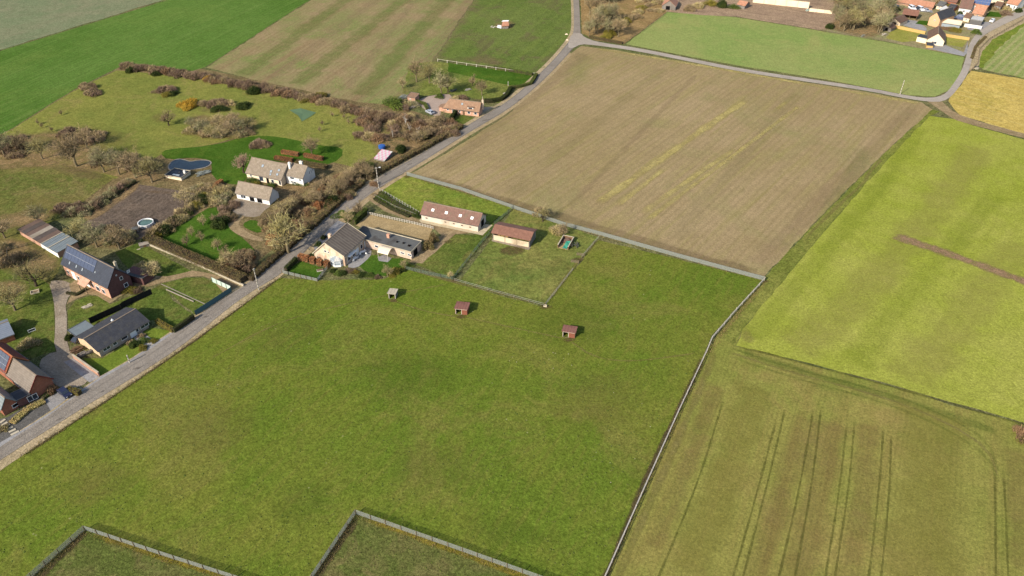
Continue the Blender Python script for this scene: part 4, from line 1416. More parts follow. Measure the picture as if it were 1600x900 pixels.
# ---- white house and garage in the trees
wh = house((387, 279.5), (441, 291), c=(459, 271), wall=2.5, ridge=6.0, wall_m='render_cream', roof_m='tile_taupe', over=.3, name='long_house_wing', cat='house', label='cream-walled long house with a taupe tiled roof and four small skylights among the trees',
           sky=[(5.4, .62, .9, 1.1, 'glass'), (9.4, .4, .9, 1.0, 'glass'), (9.6, .22, .7, .8, 'glass'), (12.2, .56, .9, .9, 'glass'), (12.2, .3, .9, .9, 'glass')],
           chimney=[(15.3, 4.6, .7, .7, 6.9, 'render_white')],
           openings=[W('front', 1.8, 1.6, .8, .9), W('front', 6.0, 1.3, 1.8, 2.0), W('front', 10.6, 1.2, 1.2, 1.4), W('front', 13.6, 1.2, 1.0, 1.7, 'black_void'), DR('front', 8.6, 1.0, 2.0, 'black_void')])
wh2 = house((449, 286), (475, 291.5), c=(493.5, 277), wall=3.2, ridge=6.0, wall_m='render_white', roof_m='tile_taupe', over=.25, name='white_house', cat='house', label='white rendered house block with a shaded blue-white gable, joined to the cream long house',
            chimney=[(3.6, 4.6, 1.1, .6, 6.7, 'render_white')],
            openings=[W('front', 2.4, 2.4, 1.8, .8), W('front', 5.6, 2.3, .9, .8), W('front', 2.6, .9, 2.2, .7), W('right', 4.2, 3.3, .45, 1.3, 'black_void'), W('right', 5.2, 3.3, .45, 1.3, 'black_void'), W('right', 6.2, 3.3, .45, 1.3, 'black_void')])
house((371, 310), (422, 320.5), c=(438.5, 309), wall=2.3, ridge=5.0, wall_m='render_white', roof_m='tile_taupe', over=.35, name='garage', cat='garage', label='white garage building with a taupe roof and dark open bays facing the gravel yard',
      openings=[W('front', 2.6, 1.2, 2.0, 1.3), ('garage_door', 'front', 6.0, 1.05, 2.0, 2.05, 'black_void'), ('garage_door', 'front', 9.0, 1.05, 2.2, 2.05, 'black_void')])
gm = MB()
# pond-side pump house
ph = flat_box((259.5, 278), (284, 282.5), c=(297, 272), h=1.0, wall_m='render_cream', roof_m='black_membrane', name='pool_house', cat='pool house', label='low flat-roofed pool house with black roof and pale front wall beside the pond', para=.12,
              openings=[])
L_, D_ = root_info[ph.name]
for nm, bx, mt in (('skylight', (2.2, .9, 1.15, 5.0, 1.6, 1.3), 'glass_pale'), ('chimney', (5.3, 3.0, 1.1, 6.0, 3.6, 2.2), 'render_white'), ('roof_vent', (3.4, 2.8, 1.15, 3.9, 3.2, 1.5), 'gutter')):
    m = MB()
    m.box(*bx)
    m.build(nm, mt, ph)

# ---- salmon house by the road, top
th = house((693.5, 175.5), (748, 182.5), c=(757, 175.5), wall=2.3, ridge=5.0, wall_m='brick_salmon', roof_m='tile_salmon', over=.35, name='cottage', cat='cottage', label='salmon brick cottage with a long tan tiled roof and white dormer beside the upper road', hip_l=2.2,
           chimney=[(15.6, 3.5, .7, .7, 5.7, 'brick_tan')], sky=[(7.6, .62, .8, .9, 'glass')],
           openings=[W('front', 1.8, 1.5, .9, .9), W('front', 4.0, 1.3, .8, 1.9), W('front', 6.9, 1.3, .6, 1.0), DR('front', 8.6, .9, 2.0, 'plank_brown'), W('front', 10.8, 1.3, 1.2, 1.2), W('front', 13.6, 1.3, 1.2, 1.2), W('right', 3.2, 3.2, .6, .8)])
m = MB()
m.box(10.2, .3, 2.5, 12.6, 2.0, 3.5)
dm = m.build('dormer', 'render_white', th)
m = MB()
m.box(10.6, .25, 2.7, 12.2, .298, 3.3)
m.build('pane', 'glass', dm)
m = MB()
m.slab([(9.95, .0, 3.6), (12.85, .0, 3.6), (12.85, 2.6, 3.75), (9.95, 2.6, 3.75)], .09)
m.build('dormer_roof', 'tile_salmon', dm)
m = MB()
m.slab([(-2.6, .4, 1.7), (-.1, .4, 2.4), (-.1, 3.6, 2.4), (-2.6, 3.6, 1.7)], .1)
m.build('lean_to_roof', 'tile_salmon', th)
m = MB()
m.box(-2.2, .7, 0, -.02, 3.3, 1.65)
m.build('lean_to_wall', 'brick_salmon', th)
flat_box((637, 158.5), (649, 160.5), c=(652.5, 155), h=2.0, wall_m='brick_orange', roof_m='tile_salmon', name='garden_shed', cat='shed', label='small brick garden shed with a tan roof at the edge of the pink gravel court', over=.3, slope=.4,
         openings=[W('front', 1.3, 1.2, .6, .6, 'black_void')])

# ---- red roofed houses at the lower left
rh = house((19, 598.5), (54, 625.5), c=(93, 610), wall=3.0, ridge=6.0, wall_m='brick_red', roof_m='tile_greybrown', over=.3, name='brick_house', cat='house', label='brick house with grey-brown roof and windowless red gable by the blue car', verge='tile_red',
           openings=[W('front', 3.2, 1.4, 1.8, 1.2)])
P_, rz_, L1, D1 = footprint((19, 598.5), (54, 625.5), (93, 610))
lx = Vector((math.cos(rz_), math.sin(rz_), 0))




def house_world(P0, P1, D, **kw):
    """house from two world points"""
    global footprint
    old = footprint
    try:
        footprint = lambda *a_, **k_: (P0, math.atan2(P1.y-P0.y, P1.x-P0.x), (P1-P0).length, D)
        return house((0, 0), (0, 0), **kw)
    finally:
        footprint = old


house_world(P_-lx*11.0, P_-lx*.2, D1, wall=3.4, ridge=6.5, wall_m='brick_red', roof_m='tile_red', over=.2, name='brick_house', cat='house',
            label='red-roofed brick house with orange-edged solar panels, cut by the left edge', solar=[(.7, 10.2, .06, .94, 6, 3, 'solar_cell')], verge='orange_trim', ridge_m='orange_trim')
house((-22, 625), (8, 650), c=(32, 639), wall=2.5, ridge=4.6, wall_m='brick_red', roof_m='corrugated_grey', over=.35, name='annex_house', cat='house', label='small brick house with a grey corrugated roof in the lower left corner',
      openings=[W('right', 3.4, 1.2, 2.6, 1.0, 'black_void')])
flat_box((31, 637), (52, 627), depth=3.2, h=2.2, wall_m='brick_purple_shade', roof_m='black_membrane', name='garage_link', cat='garage', label='dark flat-roofed link garage between the two brick houses', openings=[W('front', 3.2, 1.1, 2.2, 1.6)])
house((-44, 557), (25, 531), depth=7.5, wall=2.0, ridge=3.6, wall_m='brick_red', roof_m='corrugated_blue', over=.3, name='workshop', cat='workshop', label='low brick workshop with a pale blue-grey roof cut by the left edge',
      openings=[W('front', 14.2, 1.1, 1.8, .8)])

# ---- sheds and houses at the top of the view
house((1034, 14.5), (1055, 16.5), c=(1063, 9.5), axis='y', wall=2.2, ridge=5.0, wall_m='plank_grey', roof_m='tile_orange', over=.3, name='barn', cat='barn', label='small grey barn with a bright orange roof at the corner of the green field',
      openings=[DR('front', 3.2, 2.2, 2.0, 'black_void')])
house((1151, 12), (1163, 14.5), c=(1168, 9.5), wall=1.8, ridge=3.2, wall_m='plank_grey', roof_m='tile_orange', over=.3, name='shed', cat='shed', label='tiny orange-roofed shed standing alone left of the long cream wall')
# long cream wall of panels
P0, rz, L, D = footprint((1176, 4), (1263, 13.5), depth=.5)
pw = empty('panel_wall', P0, rz, label='long cream boundary wall of tall concrete panels at the top of the view', cat='wall')
npan = 5
for i in range(npan):
    x0, x1 = L*i/npan, L*(i+1)/npan
    m = MB()
    m.box(x0+.12, .1, 0, x1-.12, .3, 3.4)
    m.build('wall_panel', 'render_cream', pw)
for i in range(npan+1):
    m = MB()
    m.box(L*i/npan-.11, 0, 0, L*i/npan+.11, .4, 3.55)
    m.build('pillar', 'concrete_pale', pw)
P0, rz, L, D = footprint((1264, 18), (1300, 22), depth=.5)
pw = empty('garden_wall', P0, rz, label='lower stretch of cream wall continuing right of the tall panel wall', cat='wall')
for i in range(3):
    m = MB()
    m.box(L*i/3+.05, .1, 0, L*(i+1)/3-.05, .35, 1.7)
    m.build('wall_panel', 'render_cream', pw)
m = MB()
m.box(0, .05, 1.7, L, .4, 1.8)
m.build('coping', 'concrete_pale', pw)
vg = 'village houses beyond the bright green field'
house((1400, 7), (1456, 16), c=(1463, 11), wall=1.4, ridge=3.2, wall_m='brick_orange', roof_m='tile_orange', over=.3, name='row_building', cat='outbuilding', label='long row of low garages with an orange roof behind the parked white cars')
house((1425, -1), (1462, 4), c=(1466, -3), wall=3.4, ridge=6, wall_m='brick_grey', roof_m='roof_felt', over=.3, name='long_barn', cat='barn', label='long grey-roofed building behind the orange garage row')
ob, _, _ = open_barn((1409, 29), (1431, 32), (1437, 26), 2.4, 4.2, 2.6, 'plank_brown', 'tile_redrust', 'open_garage', 'open-fronted garage with a rust-orange roof and dark interior, in the village', 'garage', 'plank_brown')
house((1387, 37), (1405, 41.5), c=(1410, 34), axis='y', wall=1.8, ridge=3.4, wall_m='render_cream', roof_m='tile_brown', over=.3, name='garden_house', cat='outbuilding', label='small cream outbuilding with a brown gabled roof left of the open garage',
      openings=[DR('front', 3.2, 2.0, 1.6, 'black_void')])
house((1380, 47), (1391, 50), c=(1395, 46), axis='y', wall=1.7, ridge=2.8, wall_m='plank_grey', roof_m='tile_brown', over=.25, name='shed', cat='shed', label='tiny brown-roofed shed at the left end of the ochre wall', openings=[DR('front', 1.6, 1.4, 1.4, 'black_void')])
house((1449, 39), (1465, 43.5), c=(1480, 33), axis='y', wall=4.2, ridge=7.2, wall_m='render_peach', roof_m='tile_slate', over=.25, name='gabled_house', cat='house', label='tall house with a bare peach gable and dark roof in the middle of the village', openings=[W('front', 3.0, 3.2, .7, .7)])
house((1471, 26), (1487, 27), c=(1492, 22), axis='y', wall=2.4, ridge=4.0, wall_m='solar_blue', roof_m='white_sheet', over=.5, name='pavilion', cat='pavilion', label='blue-walled pavilion with a shining white gabled roof')
house((1466, 41), (1498, 46), c=(1504, 40), wall=2.2, ridge=3.2, wall_m='glass_pale', roof_m='render_cream', over=.4, name='veranda', cat='veranda', label='long cream-roofed glazed veranda beside the dark blue covered pool')
flat_box((1489, 30), (1503, 33), c=(1508, 26), h=.6, wall_m='concrete', roof_m='solar_blue', name='covered_pool', cat='pool', label='raised pool under a dark blue cover behind the veranda')
ch = house((1447, 69), (1473, 72.5), c=(1484, 62), axis='y', wall=2.6, ridge=5.8, wall_m='render_cream', roof_m='tile_brown', over=.35, name='cream_house', cat='house', label='cream house with a broad gable and brown roof at the edge of the green field',
           openings=[W('front', 5.0, 3.8, .6, .6, 'black_void'), W('front', 3.2, 1.2, 2.4, 1.2), W('right', 3.6, 1.5, 1, 1)])
flat_box((1431, 65), (1446.5, 68.5), depth=4.5, h=2.4, wall_m='render_cream', roof_m='tile_slate', name='house_annex', cat='annex', label='low white annex with a dark flat roof on the left of the cream house', openings=[W('front', 1.2, 1.5, .6, .6, 'black_void')])
house((1447, 74.5), (1457, 75.5), c=(1459, 71.5), wall=1.3, ridge=1.9, wall_m='yard_wall_ochre', roof_m='tile_slateblue', over=.15, name='caravan_shed', cat='shed', label='small yellow garden hut with a grey roof in front of the cream house')
house((1496, 21.5), (1514, 24), c=(1521, 14), wall=3.2, ridge=6.5, wall_m='render_white', roof_m='tile_redbrown', over=.3, name='white_house', cat='house', label='white house with a red-brown roof left of the blue solar roof', openings=[W('front', 2.6, 1.8, 1, 1), W('front', 5.6, 1.8, 1, 1)])
house((1514, 17), (1540, 21), c=(1552, 10), wall=3.6, ridge=8.0, wall_m='render_white', roof_m='tile_orange', over=.3, name='white_house', cat='house', label='white house whose roof is covered in bright blue solar panels', solar=[(.3, 8.6, .1, .95, 6, 4, 'solar_blue')])
house((1517, 28), (1533, 31), c=(1541, 24), wall=2.6, ridge=6.0, wall_m='render_peach', roof_m='tile_orange', over=.3, name='peach_house', cat='house', label='house with a steep bright orange roof below the blue solar roof', openings=[W('front', 2.6, 1.5, .9, .9)])
flat_box((1514, 37.5), (1532, 40.5), c=(1537, 35), h=2.4, wall_m='gutter', roof_m='white_sheet', name='white_flat_building', cat='outbuilding', label='flat white-roofed outbuilding near the village road')
flat_box((1506, 42), (1533, 46), depth=.4, h=1.6, wall_m='render_white', roof_m='white_paint', name='garden_wall', cat='wall', label='bright white garden wall below the flat white-roofed outbuilding', over=.05)
house((1570, 14), (1586, 17.5), c=(1594, 10), wall=3.2, ridge=6.5, wall_m='render_white', roof_m='tile_orange', over=.3, name='white_house', cat='house', label='white house with an orange roof beside the road in the top right corner', openings=[W('front', 1.4, 1.8, 1.6, 1.6), W('front', 4.2, 1.8, .8, 1.6), W('front', 5.6, 1.8, .8, 1.6)])
house((1548, 5), (1566, 8), c=(1572, 2), wall=2.8, ridge=5.5, wall_m='render_cream', roof_m='tile_red', over=.3, name='cottage', cat='house', label='cream cottage with a dull red roof at the top edge of the village')
house((1474, 8), (1492, 11), c=(1497, 4), wall=2.6, ridge=5.0, wall_m='brick_red', roof_m='tile_redrust', over=.3, name='cottage', cat='house', label='small red-brick cottage behind the white pavilion')


# ochre walls
def simple_wall(px, h, t, mat, name, label, cat, cope=None):
    P = [G(*p) for p in px]
    root = empty(name, P[0], 0, label=label, cat=cat)
    for i in range(len(P)-1):
        m = MB()
        a, b = P[i]-P[0], P[i+1]-P[0]
        m.bar(a+Vector((0, 0, h/2)), b+Vector((0, 0, h/2)), t, h)
        m.build('wall_section', mat, root)
        if cope:
            m = MB()
            m.bar(a+Vector((0, 0, h+.04)), b+Vector((0, 0, h+.04)), t+.1, .075)
            m.build('coping', cope, root)
    return root


simple_wall([(1396, 43.5), (1445, 53.5)], 1.5, .5, 'yard_wall_ochre', 'garden_wall', 'ochre garden wall running from the tiny brown shed to the cream house', 'wall')
simple_wall([(1476, 57), (1514, 63)], 1.4, .5, 'yard_wall_ochre', 'garden_wall', 'ochre garden wall between the cream house and the road bend', 'wall')
simple_wall([(228, 381), (318, 419), (381, 447.5)], .55, .3, 'concrete_pale', 'garden_wall', 'long low cream wall at the foot of the tall clipped hedge', 'wall', 'concrete_pale')
simple_wall([(116, 560), (156, 588)], 1.3, .3, 'brick_orange', 'garden_wall', 'orange brick garden wall beside the bungalow driveway', 'wall', 'concrete_pale')
simple_wall([(252, 444), (324, 477)], .1, .22, 'concrete', 'path_kerb', 'thin pale kerb dividing the lawn behind the mint fence', 'kerb')
simple_wall([(260, 453), (303, 472)], .35, .18, 'concrete', 'garden_wall', 'short pale garden wall behind the bungalow lawn', 'wall')


# more of the village behind
for a, b, c, wl_, rd, wm_, rm_, lb_ in (
    ((1590, 2), (1608, 5), (1614, -2), 3, 6, 'brick_red', 'tile_brown', 'brown-roofed house at the very top right corner'),
    ((1530, -6), (1548, -3), (1554, -9), 3, 6, 'render_cream', 'tile_redbrown', 'cream house just inside the top edge above the blue solar roof'),
    ((1494, -4), (1510, -2), (1516, -8), 3, 6, 'brick_orange', 'tile_slate', 'slate-roofed house at the top edge left of the solar roof'),
    ((1552, 14), (1562, 16), (1566, 12), 2, 3.4, 'plank_grey', 'tile_brown', 'small grey shed on the village lawn edge'),
    ((1462, 14), (1471, 16), (1476, 11), 2, 3.6, 'render_cream', 'roof_felt', 'small flat grey outbuilding left of the white pavilion'),
    ((1376, 2), (1392, 5), (1398, -2), 2.6, 5.2, 'brick_orange', 'tile_redbrown', 'brick house half hidden by the village wood'),
    ((1340, -8), (1362, -5), (1368, -12), 3, 6, 'brick_grey', 'tile_brown', 'brown-roofed house above the village wood'),
    ((1480, 17), (1489, 19), (1492, 15), 2, 3.2, 'brick_red', 'tile_slate', 'small slate-roofed hut behind the white pavilion'),
    ((1504, 33), (1513, 35), (1516, 31), 2.2, 3.8, 'render_cream', 'tile_brown', 'small cream hut between the blue pool and the flat white roof')):
    house(a, b, c=c, wall=wl_, ridge=rd, wall_m=wm_, roof_m=rm_, over=.25, name='village_house', cat='house', label=lb_, openings=[W('front', 1.4, 1.3, .8, .8)])


# ------------------------------------------------------------------ fences
def fence(px, h, step, label, name='fence', post_m='timber_post', wire_m='wire', post_w=.12, mesh=True, rails=0, rail_m='timber_post', vstep=.14, hstep=.14, wt=.016, cat='fence', group=None, post_h=None, rail_w=.1, rail_t=.05, screen=None):
    P = [G(*p) for p in px]
    root = empty(name, P[0], 0, label=label, cat=cat, group=group)
    post_h = post_h or h+.1
    pm = MB()
    pm.box(-post_w/2, -post_w/2, 0, post_w/2, post_w/2, post_h)
    me = None
    wm = MB()
    rm = MB()
    sm_ = MB()
    for i in range(len(P)-1):
        a, b = P[i]-P[0], P[i+1]-P[0]
        L = (b-a).length
        d = (b-a)/L
        n = max(1, round(L/step))
        for k in range(n+(1 if i == len(P)-2 else 0)):
            p = a+d*(L*k/n)
            if me is None:
                o = pm.build('post', post_m, root)
                o.location = p
                me = o.data
            else:
                share('post', me, root, p, math.atan2(d.y, d.x)+R.uniform(-.1, .1), (1, 1, R.uniform(.93, 1.05)))
        off = Vector((-d.y, d.x, 0))*(post_w/2+.03)
        if mesh:
            zz = .05
            while zz < h+.01:
                wm.bar(a+off+Vector((0, 0, zz)), b+off+Vector((0, 0, zz)), wt)
                zz += hstep
            s = 0
            while s < L:
                p = a+off+d*s
                sd_ = d*(wt/2)
                wm.add([p-sd_+Vector((0, 0, .05)), p+sd_+Vector((0, 0, .05)), p+sd_+Vector((0, 0, h)), p-sd_+Vector((0, 0, h))], [(0, 1, 2, 3)])
                s += vstep
        for r_ in range(rails):
            z = h*(r_+1)/rails-.05
            rm.bar(a-off+Vector((0, 0, z)), b-off+Vector((0, 0, z)), rail_t, rail_w)
        if screen:
            q0, q1 = a+off, b+off
            th_ = Vector((-d.y, d.x, 0))*.02
            sm_.add([q0+Vector((0, 0, .05)), q1+Vector((0, 0, .05)), q1+Vector((0, 0, h)), q0+Vector((0, 0, h)), q0+th_+Vector((0, 0, .05)), q1+th_+Vector((0, 0, .05)), q1+th_+Vector((0, 0, h)), q0+th_+Vector((0, 0, h))],
                    [(0, 1, 2, 3), (7, 6, 5, 4), (3, 2, 6, 7), (0, 4, 5, 1)])
    if mesh:
        wm.build('wire_mesh', wire_m, root, 'stuff')
    if rails:
        rm.build('rail', rail_m, root)
    if screen:
        sm_.build('screen', screen, root)
    return root


fence([(-60, 1000), (50, 903), (133, 829), (250, 868), (365, 905), (520, 958)], 1.5, 3.2, 'wire mesh fence meeting in a corner at the lower left of the pasture', wt=.03, wire_m='wire', post_m='timber_post')
fence([(420, 1010), (488, 905), (556, 804), (700, 855), (840, 905), (990, 960)], 1.5, 3.2, 'wire mesh fence making a sharp corner at the bottom middle of the pasture', wt=.03, post_m='timber_post')
fence([(895, 1010), (946, 902), (1010, 757), (1060, 645), (1104, 551), (1112, 531), (1150, 487), (1194, 439)], 1.3, 3.4, 'long pale wire fence between the pasture and the olive striped field', wt=.02, wire_m='wire_pale', post_m='timber_white', rails=1, rail_m='timber_white', rail_t=.15, rail_w=.06)
fence([(1194, 438), (1060, 402), (940, 368), (880, 352), (800, 325), (720, 297), (636, 274)], 1.4, 3.4, 'long grey wire fence along the lower edge of the ploughed brown field', wt=.05, post_m='timber_post')
fence([(708, 437), (748, 386), (772, 358)], 1.3, 3.0, 'green wire fence from the pasture gate up to the hay barn', wt=.018, wire_m='wire_green', post_m='wire_dark')
fence([(772, 352), (802, 326)], 1.3, 3.0, 'short green wire fence between stable and hay barn reaching the brown field', wt=.018, wire_m='wire_green', post_m='wire_dark')
fence([(634, 421), (670, 430), (707, 437)], 1.2, 3.0, 'short green wire fence between the farmhouse garden and the paddock corner', wt=.018, wire_m='wire_green', post_m='wire_dark')
fence([(710, 439), (780, 459), (850, 478)], 1.0, 4.0, 'thin two-wire fence closing the near side of the middle paddock', mesh=False, rails=2, rail_m='wire_pale', rail_w=.03, post_w=.09, post_m='timber_post')
fence([(852, 477), (895, 422)], 1.0, 4.0, 'thin two-wire fence running up from the stone block by the paddock corner', mesh=False, rails=2, rail_m='wire_pale', rail_w=.03, post_w=.09)
fence([(908, 404), (936, 371)], 1.0, 4.0, 'thin two-wire fence reaching the brown field on the right of the muck bay', mesh=False, rails=2, rail_m='wire_pale', rail_w=.03, post_w=.09)
fence([(575, 335), (640, 349), (677, 358)], 1.0, .9, 'white hurdle rail with close posts along the far edge of the sand arena', mesh=False, rails=2, rail_m='timber_white', post_m='timber_white', post_w=.16, rail_w=.14)
fence([(594, 300), (625, 318), (655, 336)], 1.5, 1.5, 'row of pale espalier posts beside the grass, ending at the stable', mesh=False, rails=2, rail_m='wire_pale', rail_w=.03, post_m='timber_white', post_w=.14)
fence([(586, 308), (618, 326), (650, 338)], 1.1, 2.0, 'row of short vine posts between the sand track and the hedge', mesh=False, rails=1, rail_m='wire_pale', rail_w=.03, post_m='timber_post', post_w=.12)
fence([(441, 427), (470, 434), (496, 440), (512, 420)], 1.1, 2.0, 'low grey wire fence round the small square lawn by the farmhouse', wt=.04, post_m='timber_post')
fence([(684, 96), (760, 107), (836, 118)], 1.2, 4.5, 'pale post-and-rail fence below the dark green upper field', mesh=False, rails=1, rail_m='timber_white', post_m='timber_white', post_w=.22, rail_w=.12)
fence([(1278, 48), (1330, 56), (1386, 64)], 1.2, 3.5, 'rough timber fence along the foot of the village wood', mesh=False, rails=2, rail_m='timber_post', post_w=.16)
fence([(332, 441), (362, 455)], 1.7, 1.9, 'short mint-white panel fence at the drive mouth', name='panel_fence', mesh=False, screen='mint_panel', post_m='wire_green', post_w=.09)
fence([(362, 456), (335, 474), (306, 493)], 1.7, 2.2, 'teal screened fence following the road edge', name='panel_fence', mesh=False, screen='teal_screen', post_m='wire_dark', post_w=.09)
fence([(142, 506), (190, 484), (195, 480), (238, 460)], 1.9, 2.2, 'solid garden fence behind the bungalow, coloured black for its shadow', name='panel_fence', mesh=False, screen='shaded_screen', post_m='shaded_screen', post_w=.1)
fence([(972, 69), (1005, 48), (1040, 22)], 1.1, 3.5, 'weathered fence on the left edge of the bright green field', mesh=False, rails=2, rail_m='timber_post', post_w=.14)
fence([(1516, 112), (1527, 100), (1530, 78), (1546, 62), (1600, 31)], 1.1, 3.0, 'wooden fence following the outside of the road bend', mesh=False, rails=2, rail_m='timber_post', post_w=.16)
fence([(13, 405), (12, 392), (60, 380)], 1.1, 2.4, 'thin dark fence round the orchard behind the low barn', wt=.02, wire_m='wire_dark', post_m='wire_dark')

# ------------------------------------------------------------------ bare trees, shrubs, hedges
twig_mat('twig_brown', 'b59d7a', '9c856a', 'a7946c')
twig_mat('twig_grey', 'b3a785', '9a8d6c', 'a4a171')
twig_mat('twig_mossy', 'b1a87c', '989161', 'a5985f')
twig_mat('twig_pink', 'c0a18a', 'a3836f')
twig_mat('twig_purple', '9c8370', '83695a', '917c5f')
twig_mat('twig_russet', 'b08e6c', '987656', '94785c')
twig_mat('twig_pale', 'd2bc8f', 'b5a178', 'c3b375')
twig_mat('leaf_dark', '3e4e24', '2c3a1c', '4a5526')
twig_mat('leaf_green', '5d7030', '48592a', '6b7a34')
twig_mat('leaf_yellow', 'd8a83c', 'c89830', 'e0b84a')
twig_mat('leaf_olive', '8a8038', '74702e', '9a8c3e')
twig_mat('leaf_russet', 'b8784e', 'a06440', 'c08a5c')
twig_mat('leaf_hedge', '8a7450', '766242', '7e7448')
twig_mat('leaf_hedgegreen', '5c6a30', '4a5828', '6a7236')
twig_mat('tussock', '6a7a30', '5c6c2c', '747c36')
twig_mat('straw', 'c4ac76', 'b09660', 'a89a60')


def rdir(rnd):
    z = rnd.uniform(-1, 1)
    t = rnd.uniform(0, 2*PI)
    s = math.sqrt(1-z*z)
    return Vector((s*math.cos(t), s*math.sin(t), z))


def tree_parts(seed, h, rad, trunk_h, style='round', dens_=1.0, tw=.05):
    """returns (limbs MB, twigs MB); rad = crown radius"""
    rnd = random.Random(seed)
    lim, tg = MB(), MB()
    cz = (h+trunk_h)/2
    rz_ = (h-trunk_h)/2*1.05
    tr_ = h*.025+.05

    def inside(p):
        return (p.x*p.x+p.y*p.y)/(rad*rad)+((p.z-cz)/rz_)**2

    def grow(p, d, r, length, lv):
        nseg = 3 if lv < 3 else 2
        pts = [p]
        rs = [r]
        q = p
        dd = d
        for s in range(nseg):
            dd = (dd+rdir(rnd)*(.16+.06*lv)+Vector((0, 0, .10 if lv < 3 else .03))).normalized()
            q = q+dd*(length/nseg)
            pts.append(q)
            rs.append(r*(1-.5*(s+1)/nseg))
        if lv <= 2:
            lim.tube(pts, rs, 6 if lv == 0 else (5 if lv == 1 else 4), False)
        else:
            sd_ = dd.cross(rdir(rnd)).normalized()
            w = max(tw*.5, r)
            tg.add([p-sd_*w, p+sd_*w, q+sd_*w*.35, q-sd_*w*.35], [(0, 1, 2, 3)])
        if lv == 4 or inside(q) > 1.15:
            for _ in range(int((3 if lv >= 4 else 6)*dens_)):
                t2 = (dd+rdir(rnd)*.75).normalized()
                L = rnd.uniform(.35, .8)*h/10
                p0 = pts[rnd.randint(1, len(pts)-1)]
                sd_ = t2.cross(rdir(rnd)).normalized()*tw*.5
                tg.add([p0-sd_, p0+sd_, p0+t2*L], [(0, 1, 2)])
            return
        nb = [7, 6, 5, 4][min(lv, 3)]
        nb = max(3, int(nb*(dens_ if lv > 1 else 1)))
        for k in range(nb):
            f = rnd.uniform(.35, 1.0)
            i = min(nseg-1, int(f*nseg))
            p0 = pts[i].lerp(pts[i+1], f*nseg-i)
            ax = rdir(rnd)
            sp = [.75, .8, .85, .9][min(lv, 3)]
            nd = (dd+ax*sp*1.15).normalized()
            if nd.z < -.25:
                nd.z *= -.4
                nd.normalize()
            grow(p0, nd, r*.48*rnd.uniform(.8, 1.1), length*rnd.uniform(.58, .8), lv+1)

    # trunk
    top = Vector((rnd.uniform(-.3, .3), rnd.uniform(-.3, .3), trunk_h))
    mid = Vector((rnd.uniform(-.1, .1), rnd.uniform(-.1, .1), trunk_h*.5))
    lim.tube([(0, 0, -.1), (0, 0, .25), mid, top], [tr_*1.5, tr_*1.1, tr_, tr_*.85], 8, False)
    nmain = 6 if style != 'upright' else 5
    for k in range(nmain):
        t = 2*PI*k/nmain+rnd.uniform(-.3, .3)
        el = rnd.uniform(.35, 1.0) if style != 'upright' else rnd.uniform(.9, 1.35)
        d = Vector((math.cos(t)*math.cos(el), math.sin(t)*math.cos(el), math.sin(el)))
        reach = 1/math.sqrt((math.cos(el)/rad)**2+(math.sin(el)/(h-trunk_h))**2)
        grow(top-Vector((0, 0, rnd.uniform(0, trunk_h*.2))), d, tr_*.55, reach*.52, 1)
    grow(top, Vector((0, 0, 1)), tr_*.8, (h-trunk_h)*.5, 1)
    return lim, tg


def shrub_mb(seed, r, h, n, tw=.05, leaf=0.0, dome=.9):
    """many thin stems and twigs (or leaves) filling an uneven dome"""
    rnd = random.Random(seed)
    mb = MB()
    lob = [(rnd.uniform(0, 2*PI), rnd.uniform(.1, .28)) for _ in range(3)]
    for i in range(n):
        t = rnd.uniform(0, 2*PI)
        rr = r*math.sqrt(rnd.uniform(0, 1))
        k = 1+sum(a*math.cos(t*(j+2)+ph) for j, (ph, a) in enumerate(lob))
        x, y = rr*k*math.cos(t), rr*k*math.sin(t)
        top = h*math.sqrt(max(.05, 1-(rr/r)**2*dome))*rnd.uniform(.55, 1.12)
        z = top*(rnd.uniform(0, 1)**.55)
        p = Vector((x, y, max(.03, z)))
        if leaf:
            u = rdir(rnd)
            v = u.cross(rdir(rnd)).normalized()
            s = leaf*rnd.uniform(.6, 1.3)
            mb.add([p-u*s, p+v*s*.6, p+u*s, p-v*s*.6], [(0, 1, 2, 3)])
        else:
            d = (Vector((x*.6/r, y*.6/r, 1.0))+rdir(rnd)*.7).normalized()
            L = rnd.uniform(.4, 1.1)*min(1.6, h*.5)
            sd_ = d.cross(rdir(rnd)).normalized()*tw*.5
            mb.add([p-d*L*.5-sd_, p-d*L*.5+sd_, p+d*L*.5], [(0, 1, 2)])
    ns = max(4, int(r*3))
    for i in range(ns):
        t = rnd.uniform(0, 2*PI)
        rr = r*rnd.uniform(.1, .9)
        mb.tube([(rr*.6*math.cos(t), rr*.6*math.sin(t), -.05), (rr*math.cos(t), rr*math.sin(t), h*.75*math.sqrt(1-(rr/r)**2*.8))], [.05, .02], 3, False)
    return mb


TREES = {}


def tree_proto(key, seed, h, rad, trunk_h, style, dens_, tw, bark, twig):
    lim, tg = tree_parts(seed, h, rad, trunk_h, style, dens_, tw)
    a = lim.build('trunk', bark)
    b = tg.build('crown', twig)
    TREES[key] = (a.data, b.data, h)
    bpy.data.objects.remove(a)
    bpy.data.objects.remove(b)


